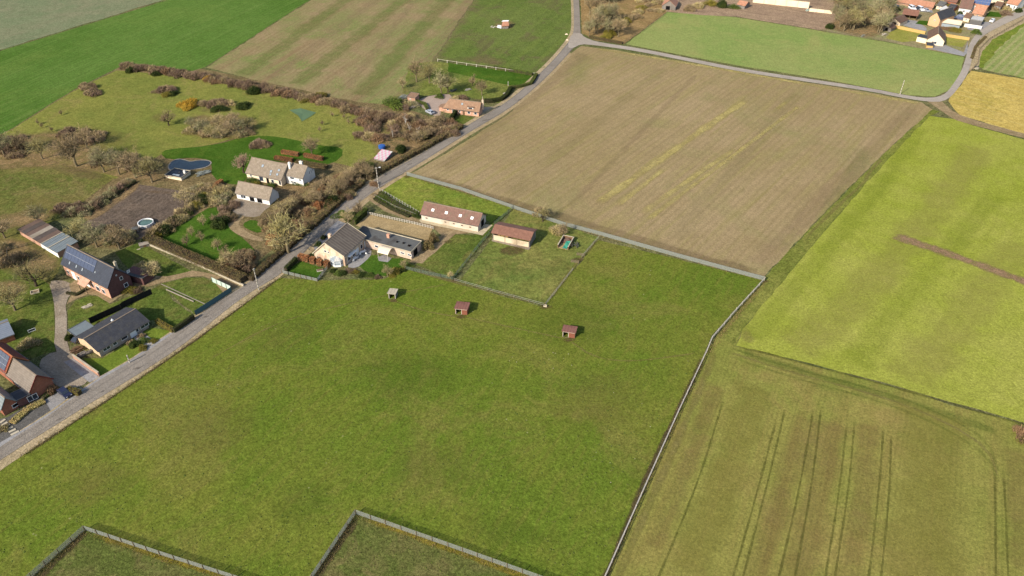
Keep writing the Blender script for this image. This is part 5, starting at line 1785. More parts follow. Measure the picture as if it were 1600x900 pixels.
tree_proto('oak1', 11, 11, 5.5, 3.0, 'round', .9, .10, 'bark', 'twig_mossy')
tree_proto('oak2', 12, 11, 5.5, 3.2, 'round', .9, .10, 'bark', 'twig_brown')
tree_proto('oak3', 13, 11, 5.2, 3.4, 'round', .9, .10, 'bark', 'twig_grey')
tree_proto('lime1', 21, 11, 4.0, 2.4, 'upright', .88, .10, 'bark', 'twig_grey')
tree_proto('lime2', 22, 11, 4.2, 2.6, 'upright', .88, .10, 'bark', 'twig_brown')
tree_proto('pink', 31, 8, 3.4, 2.2, 'round', .95, .07, 'bark_dark', 'twig_pink')
tree_proto('fruit1', 41, 5, 2.4, 1.2, 'round', .8, .05, 'bark', 'twig_pale')
tree_proto('fruit2', 42, 5, 2.2, 1.3, 'round', .8, .05, 'bark_dark', 'twig_brown')
tree_proto('dark1', 51, 10, 5.0, 2.2, 'round', .8, .06, 'bark_dark', 'twig_mossy')
tree_proto('birch', 61, 8, 2.0, 2.4, 'upright', .7, .045, 'birch_bark', 'twig_russet')

used_labels = set()


def tree(key, x, y, h, wide=1.0, label=None, group=None, cat='tree', name=None):
    tm, cm, h0 = TREES[key]
    s = h/h0
    P = G(x, y)
    root = empty(name or 'bare_tree', P, R.uniform(0, 6.28), label=label, cat=cat, group=group)
    root.scale = (s*wide, s*wide, s)
    share('trunk', tm, root)
    share('crown', cm, root)
    return root


SHR = {}


def shrub_proto(key, seed, r, h, n, mat, tw=.13, leaf=0.0, dome=.9):
    m = shrub_mb(seed, r, h, n, tw, leaf, dome)
    o = m.build('shrub', mat)
    SHR[key] = (o.data, r, h)
    bpy.data.objects.remove(o)


for i_, (c_, m_) in enumerate((('brown', 'twig_brown'), ('purple', 'twig_purple'), ('russet', 'twig_russet'), ('pale', 'twig_pale'), ('grey', 'twig_grey'))):
    shrub_proto(c_+'1', 100+i_, 2.0, 2.4, 950, m_)
    shrub_proto(c_+'2', 200+i_, 2.0, 2.2, 850, m_)
shrub_proto('beech1', 301, 2.0, 2.4, 2600, 'leaf_russet', leaf=.11)
shrub_proto('dark1', 302, 2.0, 2.4, 2400, 'leaf_dark', leaf=.15)
shrub_proto('dark2', 303, 2.0, 2.4, 2400, 'leaf_green', leaf=.13)
shrub_proto('yellow1', 304, 2.0, 2.2, 3600, 'leaf_yellow', leaf=.12)
shrub_proto('olive1', 305, 2.0, 2.2, 3000, 'leaf_olive', leaf=.12)
shrub_proto('round1', 306, 1.5, 3.0, 3200, 'leaf_hedge', .06, .14, .99)


BUSHES = []


def shrub(key, x, y, r, h, label, group=None, name='shrub', stretch=1.0, rz=None, cat='shrub', now=False):
    if group and not now and cat == 'shrub':
        BUSHES.append((r*h/G(x, y).length, key, x, y, r, h, label, group))
        return
    me, r0, h0 = SHR[key]
    P = G(x, y)
    o = share(name, me, None, P, R.uniform(0, 6.28) if rz is None else rz, (r/r0*stretch, r/r0/stretch**.5, h/h0))
    return tag(o, label, cat, group)


# the row of field trees on the left
for k_, x, y, h, w, lb_ in (
    ('oak1', 67, 249, 10.5, .9, 'broad bare tree with a leaning trunk, second from the left in the meadow row'),
    ('oak2', 120, 260, 13.5, 1.1, 'largest bare tree of the left meadow row, with a wide mossy crown'),
    ('lime1', 163, 269, 10.5, 1.0, 'slim bare tree just right of the largest crown in the meadow row'),
    ('oak3', 187, 273, 11, .85, 'grey bare tree in the middle of the meadow row'),
    ('lime2', 212, 278, 12, 1.05, 'tall bare tree at the point of the brown hedge bank'),
    ('oak1', 238, 285, 11.5, .95, 'bare green-tinted tree beside the dark pond'),
    ('oak2', 136, 230, 9, .9, 'bare tree standing behind the largest meadow tree'),
    ('oak3', 8, 244, 10.5, 1.1, 'bare tree in the thicket at the left edge'),
    ('oak2', 36, 238, 8.5, 1.1, 'purple-brown bare tree in the thicket near the left edge'),
    ('oak3', 62, 350, 7.5, 1.15, 'pale bare tree at the edge of the orchard above the low barn'),
    ('dark1', 57, 447, 9.5, 1.3, 'gnarled dark-trunked tree in front of the solar-panelled farmhouse'),
    ('oak1', 24, 485, 9.5, 1.1, 'bare tree on the lawn at the left edge, pale trunk'),
    ('oak3', -12, 425, 10, 1.1, 'bare tree half cut by the left edge above the lawn'),
    ('oak2', 8, 372, 7, 1.2, 'low bare orchard tree at the left edge beside the low barn'),
    ('oak3', 152, 386, 9, 1.15, 'bare spreading tree directly behind the low patchwork barn'),
    ('oak1', 128, 372, 8, 1.1, 'bare tree behind the left of the barn, over the dark plot'),
    ('oak2', 187, 389, 8.5, 1.1, 'brown bare tree left of the round white pool'),
    ('fruit1', 290, 318, 6, 1.3, 'pale bare tree by the far corner of the dark plot'),
    ('fruit2', 264, 196, 7, 1.1, 'small round bare tree left of the clearing grove'),
    ('pink', 381, 270, 8.8, 1.05, 'round pinkish bare tree at the left gable of the cream long house'),
    ('oak2', 488, 245, 8.5, 1.0, 'bare tree rising behind the clipped beech hedges'),
    ('oak1', 451, 395, 15.5, 1.05, 'tallest bare tree, pale-trunked, leaning over the roadside hedge'),
    ('fruit1', 360, 418, 6.5, 1.2, 'pale bare tree in the garden corner behind the tall clipped hedge'),
    ('fruit2', 378, 420, 7, 1.2, 'brown bare tree nearest the road corner of the clipped hedge'),
    ('fruit1', 606, 431, 4, 1.0, 'small yellowish bare tree on the farmhouse back lawn'),
    ('fruit1', 632, 419, 3.4, .9, 'small pale pollard at the end of the farmhouse garden'),
    ('fruit1', 704, 436, 3.2, .8, 'spindly sapling by the paddock corner post'),
    ('fruit1', 241, 432, 5.5, 1.3, 'low bare tree in the shade behind the solar-panelled farmhouse'),
    ('oak2', 651, 128, 11.5, .85, 'leftmost bare tree in the upper cottage garden'),
    ('oak1', 671, 130, 11, .85, 'second bare tree in the upper cottage garden, thick pale trunk'),
    ('oak3', 690, 149, 11.5, .8, 'bare tree growing from the round bush beside the pink gravel court'),
    ('oak1', 700, 145, 9.5, 1.1, 'wide golden-grey bare tree behind the salmon cottage'),
    ('oak2', 753, 149, 7, 1.0, 'short thick pollard on bare soil right of the salmon cottage'),
    ('fruit2', 738, 134, 5, 1.0, 'small bare tree in the upper lawn'),
    ('fruit1', 629, 138, 5.5, .9, 'thin bare tree at the edge of the striped field by the upper garden'),
    ('dark1', 848, 346, 6.5, 1.1, 'low spreading bare tree on the edge of the brown field'),
    ('fruit2', 880, 368, 4.5, 1.1, 'bare bush-like tree left of the muck bay'),
    ('fruit1', 544, 347, 5.0, 1.1, 'pinkish bare tree on the verge above the farmhouse roof'),
    ('fruit2', 560, 335, 5, 1.1, 'bare tree beside the driveway entrance'),
    ('birch', 641, 210, 6, .7, 'leftmost white-stemmed birch in the roadside copse'),
    ('birch', 654, 216, 6.5, .7, 'white-stemmed birch nearest the hedge in the roadside copse'),
    ('birch', 634, 197, 6.5, .8, 'white-stemmed birch in the upper part of the roadside copse'),
    ('birch', 614, 215, 5.5, .7, 'thin birch above the blue tank'),
):
    tree(k_, x, y, h, w, lb_)
gtr = 'grove in the middle of the upper meadow'
for i_, (x, y, h) in enumerate(((318, 208, 6.5), (330, 214, 6), (346, 216, 6), (360, 212, 6.5), (374, 208, 6.5), (388, 203, 6), (342, 198, 6), (366, 196, 6), (300, 200, 5))):
    tree(('oak3', 'oak1', 'fruit1', 'oak2')[i_ % 4], x, y, h, 1.25, 'pale grey bare tree in the close grove on the upper meadow', gtr)
for i_ in range(9):
    shrub(('pale1', 'grey2', 'brown1')[i_ % 3], 300+i_*11+R.uniform(-4, 4), 212-abs(i_-4)*1.5+R.uniform(-4, 4), 2.6, 2.0, 'low tangled scrub under the grove on the upper meadow', gtr)
gor = 'young trees on the garden lawn behind the tall clipped hedge'
for i_, (x, y) in enumerate(((315, 376), (292, 384), (341, 391), (335, 348), (318, 352), (352, 404), (300, 368))):
    tree(('fruit1', 'fruit2')[i_ % 2], x, y, 3.6+.5*(i_ % 3), .9, 'young bare tree on the lawn behind the tall clipped hedge', gor)
gsa = 'saplings in the upper meadow'
for i_, (x, y) in enumerate(((60, 195), (66, 200), (96, 180), (82, 206), (520, 183), (504, 196), (545, 194), (560, 198), (500, 206), (538, 186))):
    tree('fruit2', x, y, 2.6, .8, 'tiny bare sapling planted in the upper meadow', gsa)
gro = 'bare trees in the strip between the white house and the road'
for i_ in range(26):
    t = i_/25
    x = 425+t*150+R.uniform(-9, 9)
    y = 352-t*78+R.uniform(-10, 6)
    if 488 > x and y < 310 and x < 500:
        y += 12
    tree(('fruit2', 'oak2', 'fruit1', 'lime2')[i_ % 4], x, y, R.uniform(4.5, 6.5), 1.15, 'bare brown tree in the crowded strip between the white house and the road', gro)
for i_ in range(48):
    t = R.random()
    x = 405+t*170+R.uniform(-12, 12)
    y = 392-t*104+R.uniform(-34, 4)
    if x < 500 and y < 300 or (x < 440 and y < 338):
        continue
    shrub(R.choice(['russet1', 'russet2', 'brown1', 'purple1', 'brown2', 'pale1', 'beech1']), x, y, R.uniform(1.4, 2.4), R.uniform(1.4, 2.4), 'russet or brown bush in the strip between the white house and the road', 'bushes in the strip between the white house and the road')
for i_ in range(14):
    shrub(R.choice(['russet1', 'brown1', 'purple2', 'beech1']), 340+R.uniform(0, 58)+i_*.6, 428-R.uniform(0, 30)*(1 if i_ % 2 else .6), R.uniform(1.2, 2.0), R.uniform(1.4, 2.2), 'brown bush in the garden corner by the road hedge', 'bushes in the garden corner by the road hedge')
# copse between striped field and road
for i_ in range(70):
    t = R.random()
    x = 560+t*158
    y = 186+(t*18)+R.uniform(-10, 34*(1-t*.75))
    if 594 < x < 646 and y > 196 and R.random() < .7 or 576 < x < 622 and y > 224:
        continue
    shrub(R.choice(['russet1', 'russet2', 'brown1', 'brown2', 'purple1', 'purple2', 'pale2']), x, y, R.uniform(1.8, 3.0), R.uniform(1.6, 2.8), 'russet bush in the copse below the salmon cottage', 'bushes in the copse below the salmon cottage')
for i_ in range(16):
    x = 572+R.uniform(0, 130)
    y = 262-(x-572)*.42+R.uniform(-22, -4)
    if 574 < x < 628 and y > 222:
        continue
    tree(('fruit2', 'lime2', 'oak2', 'fruit1')[i_ % 4], x, y, R.uniform(4, 6), 1.1, 'thin bare tree in the copse beside the upper road', 'trees in the copse beside the upper road')
# thicket line along the top of the estate
line = [(196, 104), (215, 108), (243, 112), (280, 116), (330, 125), (380, 135), (440, 146), (500, 158), (560, 176), (610, 186), (660, 196)]
k_ = 0
for i_ in range(len(line)-1):
    a, b = line[i_], line[i_+1]
    L = math.hypot(b[0]-a[0], b[1]-a[1])
    n = int(L/4.6)
    for j in range(n):
        t = j/n
        k_ += 1
        shrub(R.choice(['purple1', 'purple2', 'brown1', 'brown2', 'purple1', 'purple2', 'russet1']), a[0]+(b[0]-a[0])*t+R.uniform(-2, 2), a[1]+(b[1]-a[1])*t+R.uniform(-3, 3), R.uniform(2.0, 2.9), R.uniform(1.8, 2.8),
              'purple-brown bush in the hedgerow below the dark green and striped fields', 'hedgerow bushes along the top of the meadow')
for x, y, ky, r, h, lb_ in (
    (206, 112, 'dark1', 2.6, 2.2, 'dark evergreen bush at the left end of the long hedgerow'), (244, 117, 'dark1', 2.2, 1.8, 'small dark evergreen in the hedgerow near its left end'),
    (327, 125, 'yellow1', 2.2, 2.0, 'dull yellow bush inside the long hedgerow'), (398, 146, 'dark1', 2.6, 3.4, 'dark evergreen tree in the middle of the long hedgerow'), (480, 158, 'olive1', 2.4, 1.4, 'low ochre bush on the meadow side of the hedgerow'),
    (500, 152, 'olive1', 3, 2.2, 'olive-yellow bush in the right part of the hedgerow'), (295, 166, 'yellow1', 4.2, 2.6, 'bright golden-yellow bush standing in the upper meadow'),
    (342, 172, 'dark1', 3.2, 1.8, 'left dark evergreen bush at the foot of the brown thicket'), (380, 168, 'dark1', 3.0, 2.2, 'right dark evergreen bush beyond the brown thicket'), (262, 149, 'olive1', 2.4, 1.6, 'yellow-green bush at the front of the oval thicket'),
    (270, 148, 'dark1', 2.2, 1.6, 'dark bush at the right front of the oval thicket'), (616, 166, 'dark2', 4.0, 4.2, 'big rounded evergreen bush by the upper garden scrap heap'), (687, 152, 'dark2', 2.0, 1.6, 'round green bush in the pink gravel court'),
    (845, 335, 'brown1', 2.5, 2.5, 'brown bush under the spreading tree at the brown field edge'), (870, 362, 'pale1', 2.5, 2.0, 'pale scrub below the brown field fence'), (1598, 682, 'russet1', 2.2, 2.6, 'reddish bush cut by the right edge of the view'),
    (570, 262, 'dark2', 2.4, 2.6, 'dark green bush below the pink checkered roof'), (627, 236, 'dark1', 2.2, 2.6, 'dark evergreen bush right of the pink checkered roof'), (665, 214, 'dark1', 1.8, 2.0, 'dark evergreen in the copse near the roadside hedge'),
    (520, 318, 'dark1', 2.8, 3.0, 'dark evergreen bush between the bare trees and the roadside hedge'), (470, 288, 'dark2', 2.0, 1.6, 'round green bush at the corner of the white house block'), (393, 286, 'dark2', 2.6, 1.8, 'green bush before the cream long house front'),
    (400, 290, 'olive1', 1.8, 1.4, 'yellow-green bush before the cream long house'), (425, 292, 'dark2', 1.5, 1.6, 'small evergreen between the long house and the garage'), (345, 352, 'dark1', 3.0, 2.8, 'dark bush at the far left of the gravel yard'),
    (352, 330, 'purple1', 2.4, 2.0, 'purple-brown bush left of the garage'), (366, 322, 'purple2', 2.4, 1.8, 'bare bush at the left corner of the garage'), (205, 455, 'olive1', 1.8, 1.4, 'yellow-green bush at the corner of the solar-panelled farmhouse'),
    (214, 456, 'purple1', 1.6, 1.2, 'purplish bush beside the yellow-green one at the farmhouse corner'), (226, 534, 'dark2', 1.3, 1.4, 'round green bush nearest the bungalow door'), (211, 540, 'dark1', 1.4, 1.5, 'round dark bush left of the bungalow path'),
    (205, 537, 'brown1', 1.0, 1.0, 'small brown bush left of the bungalow path'), (222, 526, 'brown2', 1.0, 1.0, 'small brown bush right of the bungalow door'), (224, 545, 'olive1', 1.2, 1.1, 'yellow-green bush by the road at the bungalow path'),
    (240, 534, 'olive1', 1.0, .9, 'small yellow bush at the roadside right of the bungalow path'), (158, 507, 'olive1', 1.1, 1.1, 'small green bush behind the bungalow'), (44, 540, 'pale1', 2.4, 1.8, 'tangled pale bush on the lawn above the red roof'),
    (108, 530, 'dark1', 1.0, 1.6, 'small dark bush at the corner of the carport'), (80, 612, 'russet1', 1.4, 2.0, 'orange-brown bush against the red gable'), (4, 672, 'straw', 1.4, 1.2, 'clump of dry straw-coloured grass at the left edge by the pavement') ,
    (1076, 16, 'brown1', 3.2, 3.2, 'brown bush at the top edge of the bright field'), (1090, 12, 'pale1', 3.6, 3.0, 'pale bush left of the tiny orange shed'), (1128, 12, 'dark1', 2.4, 5.0, 'dark conifer left of the tiny orange shed'), (1146, 13, 'dark2', 2.6, 2.4, 'green bush touching the tiny orange shed'),
    (1110, 8, 'olive1', 3.4, 3.0, 'yellow-green bush by the dark conifer'), (1296, 44, 'dark1', 2.4, 2.6, 'small dark evergreen at the left foot of the village wood'), (1525, 52, 'dark2', 2.6, 2.2, 'low green bush inside the road bend'), (1500, 22, 'dark1', 1.5, 2, 'dark shrub behind the blue covered pool'),
    (1492, 48, 'olive1', 3.4, 1.6, 'golden bush in the bed before the veranda'), (1480, 46, 'russet1', 3.2, 1.2, 'rust-coloured bed of plants in front of the veranda'), (1570, 23, 'purple1', 2.6, 2.6, 'dark bare bush beside the village road'), (1590, 18, 'dark1', 2.6, 2.0, 'dark hedge bush at the top right road edge'),
    (498, 383, 'dark2', 1.3, .9, 'low clipped round bush on the farmhouse front gravel'), (506, 373, 'dark1', .9, 1.4, 'dark narrow bush beside the farmhouse front wall'), (620, 424, 'olive1', 1.8, 1.0, 'dark low bush at the edge of the farmhouse back lawn'),
    (536, 428, 'dark1', 1.2, 1.0, 'dark bush below the conservatory'), (652, 338, 'dark1', 1.4, 1.4, 'round dark bush at the left end of the stable'), (600, 312, 'dark2', 2.4, 1.4, 'green bush at the entrance of the sand track'),
    (535, 337, 'dark2', 2.8, 1.0, 'low spreading juniper between the road and the sand arena'), (548, 340, 'dark1', 2.4, 1.2, 'dark juniper at the head of the arena hedge'),
):
    if ky == 'straw':
        ky = 'pale2'
    shrub(ky, x, y, r, h, lb_)
for x, y, lb_ in ((675, 377, 'right of two round clipped brown trees at the end of the arena'), (667, 388, 'left of two round clipped brown trees at the end of the arena')):
    shrub('round1', x+2, y, 1.5, 3.2, lb_, 'clipped round trees at the arena end', name='topiary_tree', cat='tree')
gb_ = 'low bushes along the bottom edge of the farmhouse garden'
for i_, (x, y) in enumerate(((520, 424), (528, 428), (548, 424), (556, 426), (566, 430), (578, 431), (590, 434), (612, 431), (626, 424), (640, 416))):
    shrub(('dark1', 'dark2', 'purple1', 'olive1')[i_ % 4], x, y, 1.0+.2*(i_ % 3), .8, 'low bush on the bottom edge of the farmhouse garden', gb_, now=True)
# isolated thickets
for cx, cy, n, rx, ry, pal, lb_, gp in ((140, 136, 4, 10, 4, ['brown1', 'purple1'], 'bush in the small brown clump against the dark green field', 'small brown clump against the dark green field'),
                                 (147, 148, 4, 9, 4, ['brown1', 'purple2'], 'bush in the round brown clump just inside the meadow', 'round brown clump just inside the meadow'),
                                 (259, 143, 8, 22, 4, ['purple1', 'brown1'], 'bush in the oval thicket of the upper meadow', 'oval thicket of the upper meadow'),
                                 (336, 162, 12, 26, 6, ['brown1', 'brown2', 'purple1', 'pale1'], 'bush in the brown thicket right of the golden bush', 'brown thicket right of the golden bush'),
                                 (130, 212, 20, 40, 11, ['purple1', 'brown1', 'brown2'], 'purplish bush behind the left meadow trees', 'bushes behind the left meadow trees'),
                                 (20, 230, 18, 38, 16, ['purple1', 'purple2', 'brown1'], 'purplish bush in the thicket at the left edge', 'thicket at the left edge'),
                                 (190, 255, 18, 60, 12, ['brown1', 'brown2', 'pale1', 'purple1'], 'brown bush under the meadow tree row', 'bushes under the meadow tree row'),
                                 (412, 228, 5, 14, 4, ['brown1', 'purple1'], 'brown bush in the bed on the bright lawn', 'bed of bushes on the bright lawn'),
                                 (336, 300, 16, 26, 9, ['brown1', 'pale1', 'grey1'], 'grey-brown bush between the dark plot and the garage', 'bushes between the dark plot and the garage'),
                                 (345, 310, 8, 18, 8, ['pale1', 'grey2'], 'pale shrub in the rockery left of the garage', 'rockery shrubs left of the garage'),
                                 (160, 370, 18, 50, 12, ['pale1', 'brown1', 'grey1', 'grey2'], 'pale brown bush behind the low patchwork barn', 'bushes behind the low patchwork barn'),
                                 (110, 330, 10, 22, 8, ['grey1', 'purple1'], 'bush at the lower end of the hedge bank', 'bushes at the lower end of the hedge bank'),
                                 (10, 400, 8, 30, 14, ['pale1', 'brown2'], 'low scrub in the orchard at the left edge', 'orchard scrub at the left edge'),
                                 (225, 418, 5, 24, 8, ['pale2', 'grey1'], 'low bush on the shaded lawn behind the solar-panelled farmhouse', 'bushes on the shaded lawn'),
                                 (352, 342, 4, 8, 4, ['purple1', 'brown1'], 'brown bush edging the gravel yard', 'bushes edging the gravel yard'),
                                 (720, 160, 5, 20, 6, ['pale1', 'purple2'], 'garden bush behind the salmon cottage', 'garden bushes behind the salmon cottage'),
                                 (640, 168, 6, 14, 4, ['pale2', 'grey1', 'purple1'], 'bush round the upper garden yard', 'bushes round the upper garden yard'),
                                 (1010, 10, 14, 30, 14, ['pale1', 'brown1'], 'yellowish scrub right of the upper wood', 'scrub right of the upper wood'),
                                 (1400, 22, 12, 16, 12, ['purple1', 'dark1', 'grey1'], 'bush between the village wood and the garages', 'bushes between the wood and the garages'),
                                 (1470, 8, 12, 30, 8, ['pale1', 'brown1', 'olive1'], 'garden bush among the village houses', 'garden bushes among the village houses'),
                                 (1560, 12, 8, 20, 6, ['brown1', 'pale1', 'purple1'], 'bush by the white house in the top right corner', 'bushes by the top right house')):
    for _ in range(n):
        t = R.uniform(0, 2*PI)
        s = math.sqrt(R.random())
        shrub(R.choice(pal), cx+math.cos(t)*s*rx, cy+math.sin(t)*s*ry, R.uniform(1.8, 2.8), R.uniform(1.4, 2.4), lb_, gp)
# shrubs on the bank between meadow and dark plot, and along the diagonal hedge beside the plot
for i_ in range(22):
    t = i_/21
    shrub(R.choice(['grey1', 'brown1', 'purple1', 'grey2']), 132+t*66+R.uniform(-2, 2), 334-t*46+R.uniform(-4, 4), R.uniform(1.6, 2.4), R.uniform(1.4, 2.2), 'bush on the brown bank between meadow and dark plot', 'bushes on the bank beside the dark plot')
for i_ in range(24):
    t = i_/23
    shrub(R.choice(['pale1', 'pale2', 'brown1', 'olive1', 'dark1'] if i_ % 5 else ['dark1']), 236+t*92+R.uniform(-4, 4), 374-t*66+R.uniform(-4, 4), R.uniform(1.6, 2.6), R.uniform(1.8, 2.8), 'overgrown bush along the diagonal path beside the dark plot', 'bushes along the diagonal path beside the dark plot')
# woods at the top
gw = 'bare trees of the wood beside the road junction'
for i_ in range(30):
    x = 922+R.uniform(-4, 46)
    y = 58-R.uniform(0, 66)
    x -= max(0, (58-y))*.12
    tree(('lime1', 'oak3', 'oak2', 'lime2', 'oak1')[i_ % 5], x, y, R.uniform(9, 12), .9, 'bare tree in the wood beside the upper road junction', gw)
for i_ in range(10):
    t = i_/9
    shrub(R.choice(['brown1', 'pale1', 'olive1']), 950+t*55+R.uniform(-4, 4), 60-t*45+R.uniform(-4, 4), R.uniform(2, 3.2), R.uniform(2, 3.2), 'scrub bush along the right side of the junction wood', 'scrub along the junction wood')
gw = 'bare trees of the village wood'
for i_ in range(34):
    x = 1345+R.uniform(-42, 40)
    y = 54-R.uniform(0, 52)
    tree(('lime1', 'oak1', 'oak3', 'lime2')[i_ % 4], x, y, R.uniform(9, 12.5), .95, 'bare tree in the village wood above the bright green field', gw)
for i_ in range(14):
    tree(('oak2', 'oak3', 'lime1')[i_ % 3], 960+R.uniform(0, 90), R.uniform(-40, -8), R.uniform(8, 11), 1, 'bare tree beyond the top of the orange-roofed barn', 'trees beyond the orange-roofed barn')


# the bushes that show largest stay single, the rest of the thickets become one mass
BUSHES.sort(key=lambda b: -b[0])
for b_ in BUSHES[:190]:
    shrub(*b_[1:], now=True)
mm_ = {}
vs_all, fs_all, mi_all, mats_all = [], [], [], []
nv_ = 0
for b_ in BUSHES[190:]:
    me, r0, h0 = SHR[b_[1]]
    n = len(me.vertices)
    co = np.empty(n*3)
    me.vertices.foreach_get('co', co)
    co = co.reshape(-1, 3)
    P = G(b_[2], b_[3])
    a_ = R.uniform(0, 6.28)
    s_ = b_[4]/r0
    x_ = (co[:, 0]*math.cos(a_)-co[:, 1]*math.sin(a_))*s_+P.x
    y_ = (co[:, 0]*math.sin(a_)+co[:, 1]*math.cos(a_))*s_+P.y
    vs_all.append(np.stack([x_, y_, co[:, 2]*b_[5]/h0], 1))
    mt_ = me.materials[0]
    if mt_.name not in mm_:
        mm_[mt_.name] = len(mats_all)
        mats_all.append(mt_)
    tot = np.empty(len(me.polygons), dtype=np.int32)
    me.polygons.foreach_get('loop_total', tot)
    li = np.empty(len(me.loops), dtype=np.int32)
    me.loops.foreach_get('vertex_index', li)
    fs_all.append((li+nv_, tot, np.full(len(tot), mm_[mt_.name], dtype=np.int32)))
    nv_ += n
me = bpy.data.meshes.new('thicket')
co = np.concatenate(vs_all)
li = np.concatenate([f[0] for f in fs_all])
tot = np.concatenate([f[1] for f in fs_all])
mi = np.concatenate([f[2] for f in fs_all])
me.vertices.add(len(co))
me.vertices.foreach_set('co', co.ravel())
me.loops.add(len(li))
me.loops.foreach_set('vertex_index', li)
me.polygons.add(len(tot))
me.polygons.foreach_set('loop_start', np.concatenate([[0], np.cumsum(tot)[:-1]]).astype(np.int32))
me.polygons.foreach_set('loop_total', tot)
for m_ in mats_all:
    me.materials.append(m_)
me.polygons.foreach_set('material_index', mi)
me.update(calc_edges=True)
o = bpy.data.objects.new('thicket', me)
C.objects.link(o)
tag(o, 'tangled undergrowth of small bare bushes filling the thickets and copses', 'undergrowth', None, 'stuff')

# ------------------------------------------------------------------ clipped hedges
def hedge(px, w, h, mat, label, dens_=46, leaf=.14, seg=None, name='hedge', gap=.0, cat='hedge', group=None, core='bark_dark', rag=.06):
    P = [G(*p) for p in px]
    root = P[0]
    mb = MB()
    rnd = random.Random(int(px[0][0]*7+px[0][1]))
    mb.m = 1
    for i in range(len(P)-1):
        a, b = P[i]-root, P[i+1]-root
        L = (b-a).length
        d = (b-a)/L
        n = Vector((-d.y, d.x, 0))
        k = max(1, int(L/(seg or 4.0)))
        for j in range(k):
            s0, s1 = L*j/k+(gap/2 if seg else 0), L*(j+1)/k-(gap/2 if seg else 0)
            hh = h*(rnd.uniform(.88, 1.08) if seg else rnd.uniform(.96, 1.03))
            ww = w*(rnd.uniform(.85, 1.1) if seg else 1)
            mb.m = 1
            c0, c1 = a+d*s0, a+d*s1
            mb.bar(c0+Vector((0, 0, hh*.46)), c1+Vector((0, 0, hh*.46)), ww*.8, hh*.86)
            mb.m = 0
            cnt = int(dens_*((s1-s0)*ww+2*(s1-s0)*hh+(2*ww*hh if (seg or j in (0, k-1)) else 0)))
            for _ in range(cnt):
                area = [(s1-s0)*ww, (s1-s0)*hh, (s1-s0)*hh, ww*hh, ww*hh]
                f = rnd.choices(range(5), area)[0]
                s, u, z = rnd.uniform(s0, s1), rnd.uniform(-.5, .5)*ww, rnd.uniform(.03, hh)
                if f == 0:
                    z = hh+rnd.uniform(-.12, rag)
                elif f == 1:
                    u = ww/2+rnd.uniform(-.1, rag)
                elif f == 2:
                    u = -ww/2-rnd.uniform(-.1, rag)
                elif f == 3:
                    s = s0-rnd.uniform(-.08, rag)
                else:
                    s = s1+rnd.uniform(-.08, rag)
                p = a+d*s+n*u+Vector((0, 0, z))
                e1 = rdir(rnd)*leaf*rnd.uniform(.6, 1.3)
                e2 = e1.cross(rdir(rnd)).normalized()*leaf*.6
                mb.add([p-e1, p+e2, p+e1, p-e2], [(0, 1, 2, 3)])
    o = mb.build(name, [mat, core])
    o.location = root
    return tag(o, label, cat, group)


hedge([(231, 376), (300, 406), (345, 425), (382, 441)], 3.0, 2.0, 'leaf_hedge', 'wide tall clipped brown hedge running down to the road behind the cream wall', 40, .13)
hedge([(390, 440), (420, 414), (455, 384), (489, 355)], 2.0, 1.5, 'leaf_hedge', 'lower stretch of clipped hedge along the left side of the road', 40, .12, seg=2.2, gap=.7)
hedge([(489, 355), (530, 317), (568, 287)], 2.4, 1.8, 'leaf_hedge', 'middle stretch of bundled brown hedge along the left side of the road', 40, .12, seg=2.0, gap=.75)
hedge([(576, 281), (600, 267), (660, 235), (700, 212), (722, 199)], 2.4, 1.8, 'leaf_hedge', 'upper stretch of bundled brown hedge beside the road, ending at the salmon cottage lawn', 34, .13, seg=2.0, gap=.75)
hedge([(441, 240), (467, 244)], 1.3, 1.5, 'leaf_russet', 'left clipped russet beech hedge on the lawn behind the white house', 60, .12)
hedge([(476, 245), (505, 251)], 1.3, 1.5, 'leaf_russet', 'right clipped russet beech hedge behind the white house', 60, .12)
hedge([(430, 249), (458, 253)], 1.4, 1.4, 'leaf_russet', 'short russet hedge directly behind the long house roof', 60, .12)
hedge([(464, 255), (512, 263)], 1.6, 1.3, 'leaf_hedge', 'ochre-brown hedge behind the white house block', 50, .12)
hedge([(330, 300), (348, 286)], 1.2, 1.6, 'leaf_russet', 'dark-sided short hedge between pond lawn and rockery', 60, .12)
for i_, (x, y) in enumerate(((468, 405), (476, 407), (486, 410), (497, 413), (508, 416))):
    hedge([(x, y), (x+7, y+1.5)], 1.4, 1.9, 'leaf_russet', 'clipped russet hedge block in the row of five before the farmhouse gable', 60, .12, name='hedge_block', group='five clipped beech blocks before the farmhouse gable')
hedge([(212, 285), (172, 312), (136, 336)], .9, .9, 'leaf_dark', 'low dark clipped hedge along the upper left side of the dark plot', 40, .12)
hedge([(447, 425), (464, 408)], 1.0, 1.6, 'leaf_dark', 'dark clipped hedge on the left side of the small square lawn', 60, .12)
hedge([(553, 351), (573, 333)], 1.4, 2.0, 'leaf_green', 'bright-topped green hedge at the left end of the sand arena', 60, .12)
hedge([(246, 504), (272, 519)], 1.1, 1.3, 'leaf_olive', 'yellow-brown clipped hedge right of the bungalow lawn', 60, .1)
hedge([(272, 520), (304, 498)], .8, 1.6, 'leaf_dark', 'dark clipped hedge continuing the teal fence beside the road', 60, .1)
hedge([(772, 107), (832, 118)], 1.4, 1.4, 'leaf_green', 'green hedge under the pale post fence of the upper lawn', 46, .13)
hedge([(838, 118), (830, 132), (812, 137), (798, 138)], 1.3, 1.3, 'leaf_hedgegreen', 'curved green hedge at the roadside end of the upper lawn', 46, .13)
hedge([(798, 140), (792, 150), (784, 157), (770, 160), (757, 160)], 1.4, 1.5, 'leaf_dark', 'dark curved hedge right of the salmon cottage', 46, .13)
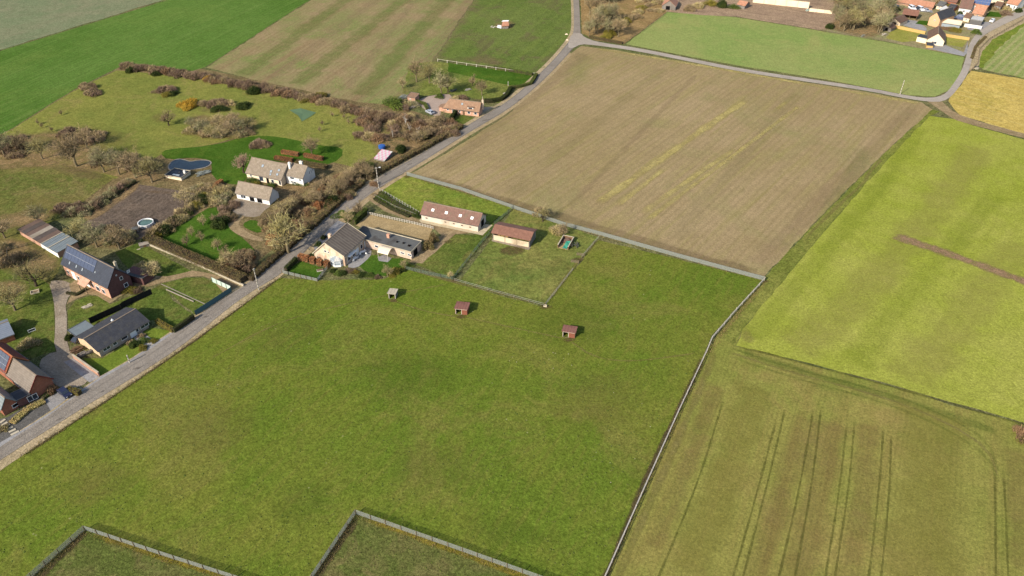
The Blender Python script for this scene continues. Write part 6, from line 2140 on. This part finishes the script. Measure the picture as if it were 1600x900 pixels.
hedge([(648, 159), (664, 164), (668, 172)], 1.2, 1.0, 'leaf_green', 'curved low green hedge at the left of the pink gravel court', 46, .13)
hedge([(705, 190), (712, 178)], 1.2, 2.0, 'leaf_dark', 'dark square hedge before the salmon cottage door', 46, .13)
hedge([(921, 59), (950, 65), (972, 69)], 1.6, 1.2, 'leaf_hedge', 'low brown hedge along the road below the junction wood', 34, .14)
hedge([(594, 303), (622, 322), (654, 338)], 1.3, 1.0, 'leaf_green', 'low green hedge under the espalier posts by the sand track', 40, .12)
hedge([(585, 312), (612, 328), (640, 340)], 1.0, .8, 'leaf_dark', 'low dark hedge between the sand track and the arena', 40, .12)
hedge([(107, 612), (126, 617)], 1.3, 1.4, 'leaf_olive', 'clipped brown hedge just right of the blue car', 50, .1)
hedge([(67, 623), (79, 614)], 1.4, .5, 'leaf_green', 'low bright green hedge block below the red gable', 50, .1)
hedge([(105, 459), (120, 462), (136, 453)], .8, .7, 'leaf_dark', 'low dark curved hedge before the solar-panelled farmhouse', 50, .1)
hedge([(20, 662), (45, 640), (70, 628)], 1.8, .6, 'straw', 'bed of dry straw-coloured grasses in the slate gravel', 60, .14, name='grass_bed', cat='plants', core='straw')
hedge([(1518, 92), (1524, 74), (1540, 58)], 1.2, .6, 'leaf_hedge', 'dark scrubby bank along the outside of the village road', 34, .14)
# rough grass fringe under the fences: counted by nobody
tuft = MB()
rt = random.Random(5)
for px_, n_, sp_ in (([(50, 905), (133, 832), (365, 907)], 900, .5), ([(488, 907), (556, 807), (840, 907)], 1000, .5), ([(946, 904), (1104, 553), (1194, 441)], 1200, .5), ([(1194, 438), (940, 368), (800, 325), (636, 274)], 1400, .6),
                     ([(32, 714), (180, 617), (320, 520), (436, 434)], 1200, .4)):
    P = [G(*p) for p in px_]
    for i in range(len(P)-1):
        a, b = P[i], P[i+1]
        for _ in range(n_//(len(P)-1)):
            p = a.lerp(b, rt.random())+Vector((rt.gauss(0, sp_), rt.gauss(0, sp_), .03))
            for _k in range(3):
                d = Vector((rt.uniform(-.5, .5), rt.uniform(-.5, .5), 1)).normalized()*rt.uniform(.2, .5)
                s = d.cross(rdir(rt)).normalized()*.04
                tuft.add([p-s, p+s, p+d], [(0, 1, 2)])
tag(tuft.build('grass_fringe', 'straw'), 'dry tufts of grass along the foot of the fences', 'grass', None, 'stuff')
# dark grass tussocks and pale mushrooms or stones over the pasture
tus = MB()
peb = MB()
for _ in range(2600):
    x, y = rt.uniform(-40, 1150), rt.uniform(440, 960)
    if (x-1104)*(-355)-(y-548)*(-158) < 0 and False:
        continue
    # keep inside the pasture
    if y < 718-(x*.66) + 60 or x > 1104-(y-548)*.445 - 12 and y > 540 or (y < 545 and x > 1080):
        continue
    p = G(x, y, .03)
    hh = rt.uniform(.06, .18)
    rr = rt.uniform(.1, .28)
    k = 6
    vs = [(p.x+rr*math.cos(2*PI*i/k)*rt.uniform(.7, 1.2), p.y+rr*math.sin(2*PI*i/k)*rt.uniform(.7, 1.2), p.z) for i in range(k)]+[(p.x+rt.uniform(-.05, .05), p.y+rt.uniform(-.05, .05), p.z+hh)]
    tus.add(vs, [(i, (i+1) % k, k) for i in range(k)])
for _ in range(26):
    x, y = (rt.gauss(960, 60), rt.gauss(680, 60)) if rt.random() < .6 else (rt.gauss(860, 60), rt.gauss(560, 12))
    if x > 1104-(y-548)*.445-20 or y < 545:
        continue
    p = G(x, y, .03)
    s = rt.uniform(.04, .1)
    peb.add([(p.x-s, p.y-s, p.z), (p.x+s, p.y-s*.8, p.z), (p.x+s*.8, p.y+s, p.z), (p.x-s, p.y+s, p.z), (p.x, p.y, p.z+s*1.3)], [(0, 1, 4), (1, 2, 4), (2, 3, 4), (3, 0, 4)])
tag(tus.build('grass_tussocks', 'tussock'), 'darker tussocks of grass scattered over the pasture', 'grass', None, 'stuff')
tag(peb.build('pale_stones', 'concrete_pale'), 'small pale stones scattered in the grass of the pasture', 'stones', None, 'stuff')

print('tris per tree', {k: (len(v[0].polygons), len(v[1].polygons)) for k, v in TREES.items()})


# ------------------------------------------------------------------ water and pools
def pond():
    pts = smooth_pts([G(*p) for p in [(262, 262), (266, 254), (276, 248.5), (288, 249.5), (297, 253), (312, 250), (328, 251), (331, 256), (322, 262), (304, 265), (284, 267), (266, 267)]], 2)
    mb = MB()
    mb.add([(p.x, p.y, .10) for p in pts], [tuple(range(len(pts)))])
    o = mb.build('pond', 'pond_water')
    if o.data.polygons[0].normal.z < 0:
        o.data.flip_normals()
    tag(o, None, None, None, 'structure')
    rim = MB()
    n = len(pts)
    for i in range(n):
        rim.bar(pts[i]+Vector((0, 0, .09)), pts[(i+1) % n]+Vector((0, 0, .09)), .35, .12)
    tag(rim.build('pond_edging', 'concrete'), 'thin dark edging round the pond beside the pool house', 'edging')


water_mat('pond_water', '26343e', .22)
water_mat('pool_water', '6c8a7e')
pond()


def round_pool(x, y, r, h):
    P = G(x, y)
    root = empty('round_pool', P, 0, label='round white above-ground pool of greenish water on the dark plot', cat='pool')
    n = 24
    for nm, ri, ro, z0, z1, mt in (('pool_wall', r-.08, r, 0, h, 'white_paint'), ('pool_rim', r-.12, r+.1, h, h+.08, 'white_paint')):
        m = MB()
        vs = []
        for z in (z0, z1):
            for rr in (ri, ro):
                for k in range(n):
                    vs.append((rr*math.cos(2*PI*k/n), rr*math.sin(2*PI*k/n), z))
        fs = []
        for k in range(n):
            k2 = (k+1) % n
            fs += [(k, k2, 2*n+k2, 2*n+k), (n+k2, n+k, 3*n+k, 3*n+k2), (2*n+k, 2*n+k2, 3*n+k2, 3*n+k), (k2, k, n+k, n+k2)]
        m.add(vs, fs)
        m.build(nm, mt, root)
    m = MB()
    m.add([((r-.09)*math.cos(2*PI*k/n), (r-.09)*math.sin(2*PI*k/n), h*.72) for k in range(n)], [tuple(range(n))])
    m.build('water', 'pool_water', root)
    first = None
    for k in range(12):
        t = 2*PI*k/12
        if first is None:
            m = MB()
            m.box(-.06, -.06, 0, .06, .06, h)
            first = m.build('brace', 'gutter', root)
            first.location = ((r+.07)*math.cos(t), (r+.07)*math.sin(t), 0)
        else:
            share('brace', first.data, root, ((r+.07)*math.cos(t), (r+.07)*math.sin(t), 0), t)
    m = MB()
    for s in (-.25, .25):
        m.bar((r+.1, s, 0), (r+.1, s, h+.5), .06)
        m.bar((r+.7, s, 0), (r+.1, s, h+.5), .06)
    for k in range(3):
        m.bar((r+.6-k*.17, -.25, .3+k*.3), (r+.6-k*.17, .25, .3+k*.3), .08)
    m.build('ladder', 'solar_edge', root)


round_pool(228.5, 351, 2.3, .9)


# ------------------------------------------------------------------ poles
def utility_pole(x, y, h, label, mat='timber_white', lamp=False, cross=True, group='utility poles'):
    P = G(x, y)
    root = empty('utility_pole', P, R.uniform(0, 1), label=label, cat='pole')
    m = MB()
    m.tube([(0, 0, -.1), (0, 0, h)], [.17, .12], 8)
    m.build('shaft', mat, root)
    m = MB()
    for z in np.arange(.8, h-.6, 1.1):
        m.tube([(0, 0, z), (0, 0, z+.25)], [.178, .172], 8, True)
    m.build('paint_band', 'gutter', root)
    if cross:
        m = MB()
        m.bar((-.35, 0, h-.4), (.35, 0, h-.4), .08)
        ca = m.build('crossarm', 'timber_post', root)
        for s in (-.3, 0, .3):
            m = MB()
            m.tube([(s, 0, h-.35), (s, 0, h-.12)], [.05, .04], 6)
            m.build('insulator', 'white_paint', ca)
    if lamp:
        m = MB()
        m.bar((0, 0, h-.3), (1.1, 0, h), .07)
        la = m.build('lamp_arm', 'gutter', root)
        m = MB()
        m.box(.9, -.13, h-.08, 1.5, .13, h+.06)
        m.build('lamp_head', 'white_paint', la)


utility_pole(404.5, 453, 7.4, 'pale banded pole on the verge opposite the corner of the tall hedge', lamp=False)
utility_pole(1406, 148, 6.4, 'pale pole on the lane below the bright green field', cross=False)
utility_pole(591, 290, 7.0, 'white pole with a lamp at the roadside below the pink checkered roof', lamp=True)
utility_pole(592, 274 + 20, 1.6, 'short white marker post beside the sand track entrance', cross=False)
utility_pole(203, 567, 2.6, 'short white pole at the road edge before the bungalow lawn', cross=False)
utility_pole(754, 106 + 50, 1.4, 'pale stub post behind the salmon cottage', cross=False)
utility_pole(794, 134, 2.0, 'pale post by the gap in the upper lawn hedge', cross=False)


# ------------------------------------------------------------------ cars
def car_mesh(name, body_m, L=4.3, Wd=1.75, H=1.45, van=False):
    prof = [(-L/2, .35), (-L/2, .75), (-L/2+.25, .88), (-L/2+.95, .95), (-L/2+1.6, H), (L/2-1.0 if not van else L/2-.15, H), (L/2-.25, .98), (L/2, .85), (L/2, .35)]
    hw = Wd/2
    m = MB()
    vs = []
    for y, k in ((-hw, 0), (-hw+.02, 1), (hw-.02, 1), (hw, 0)):
        pass
    low = [p for p in prof]
    n = len(prof)
    for s in (-1, 1):
        for x, z in prof:
            inset = .0 if z < 1.0 else .2
            vs.append((x, s*(hw-inset), z))
    m.add(vs, [tuple(range(n)), tuple(range(n, 2*n))[::-1]]+[(i, n+i, n+(i+1) % n, (i+1) % n) for i in range(n)])
    return m, hw, prof


def car(x, y, heading_px, body_m, label, van=False, scale=1.0, group=None):
    P = G(x, y, .09)
    Q = G(*heading_px, .09)
    rz = math.atan2(Q.y-P.y, Q.x-P.x)+PI
    root = empty('parked_car', P, rz, label=label, cat='van' if van else 'car', group=group)
    L, Wd, H = (4.9, 1.9, 1.95) if van else (4.3, 1.75, 1.45)
    m, hw, prof = car_mesh('body', body_m, L, Wd, H, van)
    m.build('body', body_m, root)
    xf0, xf1 = -L/2+.95, -L/2+1.6
    # glass: windscreen, rear window and side windows lie just proud of the body
    m = MB()
    m.slab([(xf0+.08, -hw+.12, 1.0), (xf0+.08, hw-.12, 1.0), (xf1-.03, hw-.26, H-.03), (xf1-.03, -hw+.26, H-.03)], .01)
    w = m.build('windscreen', 'glass', root)
    w.location = (-.02, 0, .02)
    xr = prof[5][0]
    m = MB()
    m.slab([(xr+.06, -hw+.28, H-.04), (xr+.06, hw-.28, H-.04), (prof[6][0]-.05, hw-.16, 1.05), (prof[6][0]-.05, -hw+.16, 1.05)], .01)
    w = m.build('rear_window', 'glass', root)
    w.location = (.02, 0, .02)
    for s in (-1, 1):
        m = MB()
        q = [(xf1-.35, s*(hw-.03), 1.04), (xr+.25, s*(hw-.03), 1.04), (xr-.05, s*(hw-.17), H-.08), (xf1+.05, s*(hw-.17), H-.08)]
        m.add(q+[(a, b+s*.012, c) for a, b, c in q], [(0, 1, 2, 3), (7, 6, 5, 4), (0, 4, 5, 1), (3, 2, 6, 7)])
        m.build('side_window', 'glass', root)
    for sx in (-L/2+.8, L/2-.8):
        for s in (-1, 1):
            m = MB()
            m.tube([(sx, s*(hw-.2), .32), (sx, s*(hw+.02), .32)], [.32, .32], 12)
            wh_ = m.build('wheel', 'black_void', root)
            m = MB()
            m.tube([(sx, s*(hw+.0), .32), (sx, s*(hw+.035), .32)], [.19, .19], 10)
            m.build('rim', 'solar_edge', wh_)
    for s in (-1, 1):
        m = MB()
        m.box(-L/2-.015, s*(hw-.35)-.16, .62, -L/2+.02, s*(hw-.35)+.16, .76)
        m.build('headlight', 'skylight_white', root)
        m = MB()
        m.box(L/2-.02, s*(hw-.3)-.12, .68, L/2+.015, s*(hw-.3)+.12, .8)
        m.build('tail_light', 'tile_red', root)
    return root


plain('paint_navy', '2a2c48', .25, .6)
plain('paint_white', 'f0f0f2', .25, .6, 0, 1.35)
plain('paint_dark', '404248', .25, .6)
plain('paint_silver', 'b4b8c0', .25, .6)
car(102, 616, (107, 620), 'paint_navy', 'dark blue car parked nose to the road on the grey driveway of the red-brick house')
car(1425, 14.5, (1428, 16), 'paint_white', 'leftmost white car in front of the orange garage row', van=True)
car(1433, 15.5, (1436, 17), 'paint_dark', 'dark car between the white cars of the orange garage row')
car(1438, 16, (1441, 17.5), 'paint_white', 'white van in the middle of the cars by the orange garage row', van=True)
car(1447, 17.5, (1450, 19), 'paint_silver', 'rightmost pale silver car by the orange garage row')
car(1550, 34, (1546, 37), 'paint_white', 'white car beside the village road')
car(1401, 12, (1405, 13), 'paint_dark', 'dark car in the shade beside the village wood')
car(672, 177, (668, 175), 'paint_silver', 'silver-blue car at the lower end of the pink gravel court')
car(126, 530, (130, 527), 'paint_dark', 'dark car under the grey carport')


# ------------------------------------------------------------------ muck bay
P0, rz, L, D = footprint((871, 387.5), (888, 391), (899, 376))
mb_ = empty('muck_bay', P0, rz, label='open low-walled muck bay with pale coping, holding brown heap and a green sheet', cat='storage bay')
for bx in ((0, 0, 0, .2, D, 1.2), (L-.2, 0, 0, L, D, 1.2), (.202, D-.2, 0, L-.202, D, 1.2)):
    m = MB()
    m.box(*bx)
    w = m.build('wall', 'plank_brown', mb_)
    m = MB()
    m.box(bx[0]-.05, bx[1]-.02, 1.203, bx[3]+.05, bx[4]+.05, 1.28)
    m.build('coping', 'concrete_pale', w)
m = MB()
m.box(.21, .05, .0, L-.21, D-.21, .1)
m.build('floor', 'arena_sand', mb_)
rnd = random.Random(3)
m = MB()
for i in range(9):
    for j in range(5):
        x0, y0 = .3+i*(L-.8)/9, D*.55+j*(D*.38)/5
        hh = .15+.5*math.exp(-((i-4)/3)**2-((j-3)/2.4)**2)+rnd.uniform(0, .12)
        m.box(x0, y0, .1, x0+.42, y0+.5, .1+hh)
m.build('muck_heap', 'tile_redbrown', mb_)
m = MB()
N = 8
vs, fs = [], []
for i in range(N+1):
    for j in range(5):
        t = i/N
        vs.append((L*.45+j*.32+.25*t, .1+t*D*.58, .25+.75*t+.1*math.sin(i*1.3+j)))
for i in range(N):
    for j in range(4):
        fs.append((i*5+j, i*5+j+1, i*5+6+j, i*5+5+j))
m.add(vs, fs)
k0 = len(vs)
m.add([(v[0], v[1], v[2]-.04) for v in vs], [f[::-1] for f in fs])
plain('green_sheet', '3f9a80', .6, .3)
tag(m.build('green_sheet', 'green_sheet'), 'green plastic sheet sloping out of the muck bay', 'sheet')
bpy.data.objects['green_sheet'].location = P0
bpy.data.objects['green_sheet'].rotation_euler = (0, 0, rz)
# machinery heap on the right
m = MB()
for i in range(16):
    a = Vector((rnd.uniform(-1.1, 1.1), rnd.uniform(-1, 1), rnd.uniform(.1, 1.0)))
    m.bar(a, a+rdir(rnd)*rnd.uniform(.4, 1.0), rnd.uniform(.08, .22))
for s in (-.9, .9):
    m.tube([(s, -.7, .45), (s+.2, -.7, .45)], [.45, .45], 12)
o = m.build('farm_implement', 'wire_dark')
o.location = G(897.5, 384)
tag(o, 'dark spiky farm implement parked against the right side of the muck bay', 'implement')

# stone trough / blocks by the paddock
for x, y, w, d, h, mt, nm, lb_, ct in ((852, 479, .9, .6, .5, 'concrete_pale', 'water_trough', 'small pale water trough at the corner of the middle paddock', 'trough'),
                                      (907, 400, 2.2, .5, .8, 'timber_post', 'field_gate', 'short grey gate section near the muck bay', 'gate'), (898, 411, 2.2, .5, .8, 'timber_post', 'field_gate', 'short grey gate section at the top of the paddock wire', 'gate')):
    root = empty(nm, G(x, y), -.25, label=lb_, cat=ct)
    if ct == 'trough':
        for nm2, bx in (('side', (-w/2, -d/2, 0, w/2, -d/2+.08, h)), ('side', (-w/2, d/2-.08, 0, w/2, d/2, h)), ('end', (-w/2, -d/2+.081, 0, -w/2+.08, d/2-.081, h)), ('end', (w/2-.08, -d/2+.081, 0, w/2, d/2-.081, h)), ('base', (-w/2+.081, -d/2+.081, 0, w/2-.081, d/2-.081, .2))):
            m = MB()
            m.box(*bx)
            m.build(nm2, mt, root)
    else:
        for s in (-w/2, w/2):
            m = MB()
            m.box(s-.07, -.07, 0, s+.07, .07, 1.1)
            m.build('post', mt, root)
        for z in (.25, .5, .75, 1.0):
            m = MB()
            m.bar((-w/2+.08, 0, z), (w/2-.08, 0, z), .05, .12)
            m.build('rail', mt, root)

# ------------------------------------------------------------------ pink checkered roof and blue tank
P0, rz, L, D = footprint((584, 250), (601, 254), (611, 243))
su = empty('summer_house', P0, rz, label='small summer house with a pink and white checkered roof in the roadside copse', cat='summer house')
m = MB()
m.box(.15, .15, 0, L-.15, D-.15, .6)
m.build('wall', 'plank_grey', su)
plain('roof_pink', 'cc98a6', .6, .3, 0, 1.4)
nx, ny = 6, 5
mes = {}
for i in range(nx):
    for j in range(ny):
        k = (i+j) % 2
        zf = lambda y: .7+.2*y
        x0, x1, y0, y1 = L*i/nx, L*(i+1)/nx, D*j/ny, D*(j+1)/ny
        if k not in mes:
            m = MB()
            m.slab([(.015, .015, 0), (x1-x0-.015, .015, 0), (x1-x0-.015, y1-y0-.015, .2*(y1-y0)), (.015, y1-y0-.015, .2*(y1-y0))], .06)
            o = m.build('roof_panel', ('roof_pink', 'white_sheet')[k], su)
            mes[k] = o.data
            o.location = (x0, y0, zf(y0))
        else:
            share('roof_panel', mes[k], su, (x0, y0, zf(y0)))
plain('tank_blue', '2f62b0', .4, .5)
bt = empty('water_tank', G(597, 233), 0, label='bright blue round tank on a low stand above the pink checkered roof', cat='tank')
m = MB()
m.tube([(0, 0, .5), (0, 0, .55), (0, 0, 1.5), (0, 0, 1.7)], [1.2, 1.3, 1.3, .8], 16)
m.build('tank_body', 'tank_blue', bt)
for k in range(4):
    m = MB()
    m.bar((.7*math.cos(k*PI/2), .7*math.sin(k*PI/2), 0), (.7*math.cos(k*PI/2), .7*math.sin(k*PI/2), .5), .12)
    m.build('leg', 'timber_white', bt)

# green net lying and hanging in the meadow
net = MB()
pts = [(452, 172), (470, 170), (494, 176), (486, 182), (472, 190), (466, 182)]
Pn = [G(*p) for p in pts]
c = sum(Pn, Vector())/6
zs = [.05, .25, .1, .15, .08, .5]
N = len(pts)
net.add([(p.x-c.x, p.y-c.y, z) for p, z in zip(Pn, zs)]+[(0, 0, .3)]+[(p.x-c.x, p.y-c.y, z-.03) for p, z in zip(Pn, zs)]+[(0, 0, .27)],
        [(i, (i+1) % N, N) for i in range(N)]+[(N+1+(i+1) % N, N+1+i, 2*N+1) for i in range(N)])
plain('net_green', '66805c', .8, .2)
o = net.build('garden_net', 'net_green')
o.location = c
tag(o, 'crumpled green net spread on the upper meadow', 'net')

# shelter in the top field
root = empty('hay_store', G(789, 44), .1, label='small orange-roofed hay store with white side sheets on bare soil in the top field', cat='shed')
for nm, bx, mt in (('wall', (-1.6, -1, 0, 1.6, 1.4, 1.6), 'plank_grey'),):
    m = MB()
    m.box(*bx)
    m.build(nm, mt, root)
m = MB()
m.slab([(-1.9, -1.5, 1.5), (2.0, -1.3, 1.5), (1.9, 1.7, 2.9), (-1.0, 1.7, 2.9)], .12)
m.build('roof', 'tile_orange', root)
m = MB()
m.slab([(-1.6, 1.5, 3.0), (2.0, 1.5, 3.0), (2.3, 2.6, 3.2), (-.8, 2.6, 3.2)], .08)
m.build('roof_sheet', 'white_paint', root)
m = MB()
m.slab([(-4.2, -1.2, .9), (-2.0, -1.5, .4), (-1.8, .6, 1.3), (-3.6, .8, 1.5)], .1)
m.build('side_sheet', 'white_paint', root)
m = MB()
for i in range(14):
    a = Vector((rnd.uniform(-7.5, -4), rnd.uniform(-.5, 1.5), rnd.uniform(.05, .5)))
    m.bar(a, a+rdir(rnd)*rnd.uniform(.5, 1.2), rnd.uniform(.15, .35))
o = m.build('timber_heap', 'timber_white')
o.location = G(789, 44)
tag(o, 'scattered heap of pale timber left of the orange-roofed hay store', 'timber')
for x, y in ((885, 54), (886, 63)):
    m = MB()
    m.add([(-.8, -.4, 0), (.8, -.3, 0), (.7, .5, 0), (-.7, .4, 0), (-.3, -.1, .6), (.4, .1, .5)], [(0, 1, 5, 4), (1, 2, 5), (2, 3, 4, 5), (3, 0, 4)])
    o = m.build('boulder', 'render_cream')
    o.location = G(x, y)
    tag(o, ('upper' if y < 60 else 'lower')+' of two pale boulders on the verge left of the road junction', 'stone')

# ------------------------------------------------------------------ small garden things
# stepping slabs
slab_px = [((1, 661), (8.5, 655.5)), ((3.5, 665.5), (12, 660)), ((7, 669), (16, 663.5)), ((11, 672.5), (20.5, 667)), ((14, 676), (25, 671)), ((17, 680.5), (30, 674))]
for i, (a, b) in enumerate(slab_px):
    A0, B0 = G(*a), G(*b)
    d = (B0-A0).normalized()
    m = MB()
    m.bar((0, 0, .06), tuple(B0-A0+Vector((0, 0, .06))), .62, .1)
    o = m.build('stepping_slab', 'concrete_pale')
    o.location = A0+Vector((0, 0, Z*2.7))
    tag(o, 'pale rectangular stepping slab in the flight crossing the dark gravel', 'paving slab', 'stepping slabs in the lower left corner')


def pile(x, y, w, d, h, mat, label, n=26, name='log_pile', cat='pile'):
    m = MB()
    for i in range(n):
        a = Vector((rnd.uniform(-w/2, w/2), rnd.uniform(-d/2, d/2), rnd.uniform(.1, h)))
        m.bar(a-Vector((rnd.uniform(.3, .6), 0, 0)), a+Vector((rnd.uniform(.3, .6), rnd.uniform(-.15, .15), rnd.uniform(-.08, .08))), rnd.uniform(.15, .3))
    o = m.build(name, mat)
    o.location = G(x, y)
    o.rotation_euler = (0, 0, .6)
    return tag(o, label, cat)


pile(120, 549, 2.4, 2.0, .9, 'plank_brown', 'heaped brown wood pile behind the bungalow gable', 40)
pile(134, 554, 3.6, .9, .8, 'plank_grey', 'long stack of grey-brown boards against the bungalow gable', 40, 'board_stack')
pile(630, 154, 3.5, 2.4, 1.1, 'wire', 'jumble of grey scrap beside the small brick shed', 50, 'scrap_heap')
pile(642, 169, 6.5, 1.6, .8, 'concrete', 'low bank of grey stones below the small brick shed', 70, 'rubble_bank')
pile(708, 143, 2.6, 1.2, .7, 'wire_dark', 'dark garden clutter behind the salmon cottage', 24, 'clutter_heap')
pile(731, 141, 2.6, 1.0, .6, 'timber_white', 'pale garden clutter in the upper lawn', 20, 'clutter_heap')
pile(790, 147, 2.0, 1.2, .8, 'timber_white', 'pale log heap inside the dark curved hedge', 22)
pile(318, 272, 4.5, 2.2, .7, 'wire', 'grey rockery between the pond and the brown terrace', 60, 'rockery')
pile(350, 300, 5, 3, .6, 'plank_grey', 'weathered garden rockery left of the garage', 60, 'rockery')
pile(1348, 57, 3, 1, .7, 'wire', 'grey clutter under the village wood', 24, 'clutter_heap')
pile(1381, 55, 2.4, 1, .8, 'timber_white', 'pale clutter by the tiny brown shed at the wood edge', 20, 'clutter_heap')
pile(1262, 17, 2.2, 1.2, .8, 'mint_panel', 'mint-green wrapped bale at the end of the tall cream wall', 22, 'wrapped_bale')
pile(1526, 108, 2.2, 1.0, .6, 'concrete_pale', 'pale stones beside the road bend', 20, 'stone_heap')
pile(1525, 106, 2.0, 1.0, .8, 'wire_dark', 'dark posts heaped beside the road bend', 14, 'post_heap')
pile(136, 479.5, 1.8, 1.2, .25, 'concrete_pale', 'round bed of pale stones on the lawn before the solar-panelled farmhouse', 26, 'stone_bed', 'stones')
pile(217, 352+38, .1, .1, .1, 'concrete_pale', 'pale stone on the shaded lawn', 2, 'stone', 'stone')
for x, y, w, d, h, m1, nm, lb_, ct in ((226, 384, 2.6, 1.8, .8, 'plank_grey', 'garden_hut', 'small grey hut beside the end of the low cream wall', 'hut'), (55, 457, 2.2, 1.4, .5, 'plank_brown', 'sandpit', 'open wooden sandpit on the left lawn', 'sandpit'),
                                      (212, 362, 1.8, 1.6, 1.2, 'plank_grey', 'pump_shed', 'dark shed left below the round white pool', 'shed')):
    root = empty(nm, G(x, y), .5, label=lb_, cat=ct)
    if ct == 'sandpit':
        for bx in ((-w/2, -d/2, 0, w/2, -d/2+.15, h), (-w/2, d/2-.15, 0, w/2, d/2, h), (-w/2, -d/2+.151, 0, -w/2+.15, d/2-.151, h), (w/2-.15, -d/2+.151, 0, w/2, d/2-.151, h)):
            m = MB()
            m.box(*bx)
            m.build('side_board', 'plank_beige', root)
        m = MB()
        m.box(-w/2+.151, -d/2+.151, 0, w/2-.151, d/2-.151, .15)
        m.build('sand', 'plank_brown', root)
    else:
        m = MB()
        m.box(-w/2, -d/2, 0, w/2, d/2, h)
        m.build('wall', m1, root)
        m = MB()
        m.slab([(-w/2-.15, -d/2-.15, h+.08), (w/2+.15, -d/2-.15, h+.08), (w/2+.15, 0, h+.45), (-w/2-.15, 0, h+.45)], .07)
        m.slab([(w/2+.15, d/2+.15, h+.08), (-w/2-.15, d/2+.15, h+.08), (-w/2-.15, 0, h+.45), (w/2+.15, 0, h+.45)], .07)
        m.build('roof', 'concrete' if nm == 'garden_hut' else 'roof_felt', root)
        m = MB()
        m.box(-.4, -d/2-.04, .02, .4, -d/2-.003, h-.1)
        m.build('door', 'plank_brown', root)


def garden_set(x, y, label, rot=0.4, mat='white_paint'):
    root = empty('garden_table', G(x, y, .09), rot, label=label, cat='table')
    m = MB()
    m.box(-.7, -.45, .68, .7, .45, .74)
    m.build('tabletop', mat, root)
    for sx in (-.6, .6):
        for sy in (-.36, .36):
            m = MB()
            m.box(sx-.03, sy-.03, 0, sx+.03, sy+.03, .678)
            m.build('leg', mat, root)


def chair(x, y, rot, label, group):
    root = empty('garden_chair', G(x, y, .09), rot, label=label, cat='chair', group=group)
    m = MB()
    m.box(-.25, -.25, .42, .25, .25, .47)
    m.build('seat', 'white_paint', root)
    m = MB()
    m.box(-.25, .21, .472, .25, .26, .9)
    m.build('backrest', 'white_paint', root)
    for sx in (-.22, .22):
        for sy in (-.22, .22):
            m = MB()
            m.box(sx-.02, sy-.02, 0, sx+.02, sy+.02, .418)
            m.build('leg', 'white_paint', root)


garden_set(567, 396, 'white garden table on the shaded farmhouse terrace')
garden_set(555, 406, 'smaller white table near the conservatory end of the shaded terrace', .9)
for i, (x, y) in enumerate(((563, 399), (571, 393), (573, 398), (552, 409), (559, 403))):
    chair(x, y, i*1.3, 'white garden chair on the shaded terrace behind the farmhouse', 'white chairs on the shaded farmhouse terrace')
tb = empty('raised_planter', G(500, 423), .3, label='pale wooden raised planter at the corner of the small square lawn', cat='planter')
m = MB()
m.box(-.9, -.5, 0, .9, .5, .35)
m.build('box', 'timber_white', tb)
m = MB()
m.box(-.8, -.4, .352, .8, .4, .4)
m.build('soil', 'plank_brown', tb)
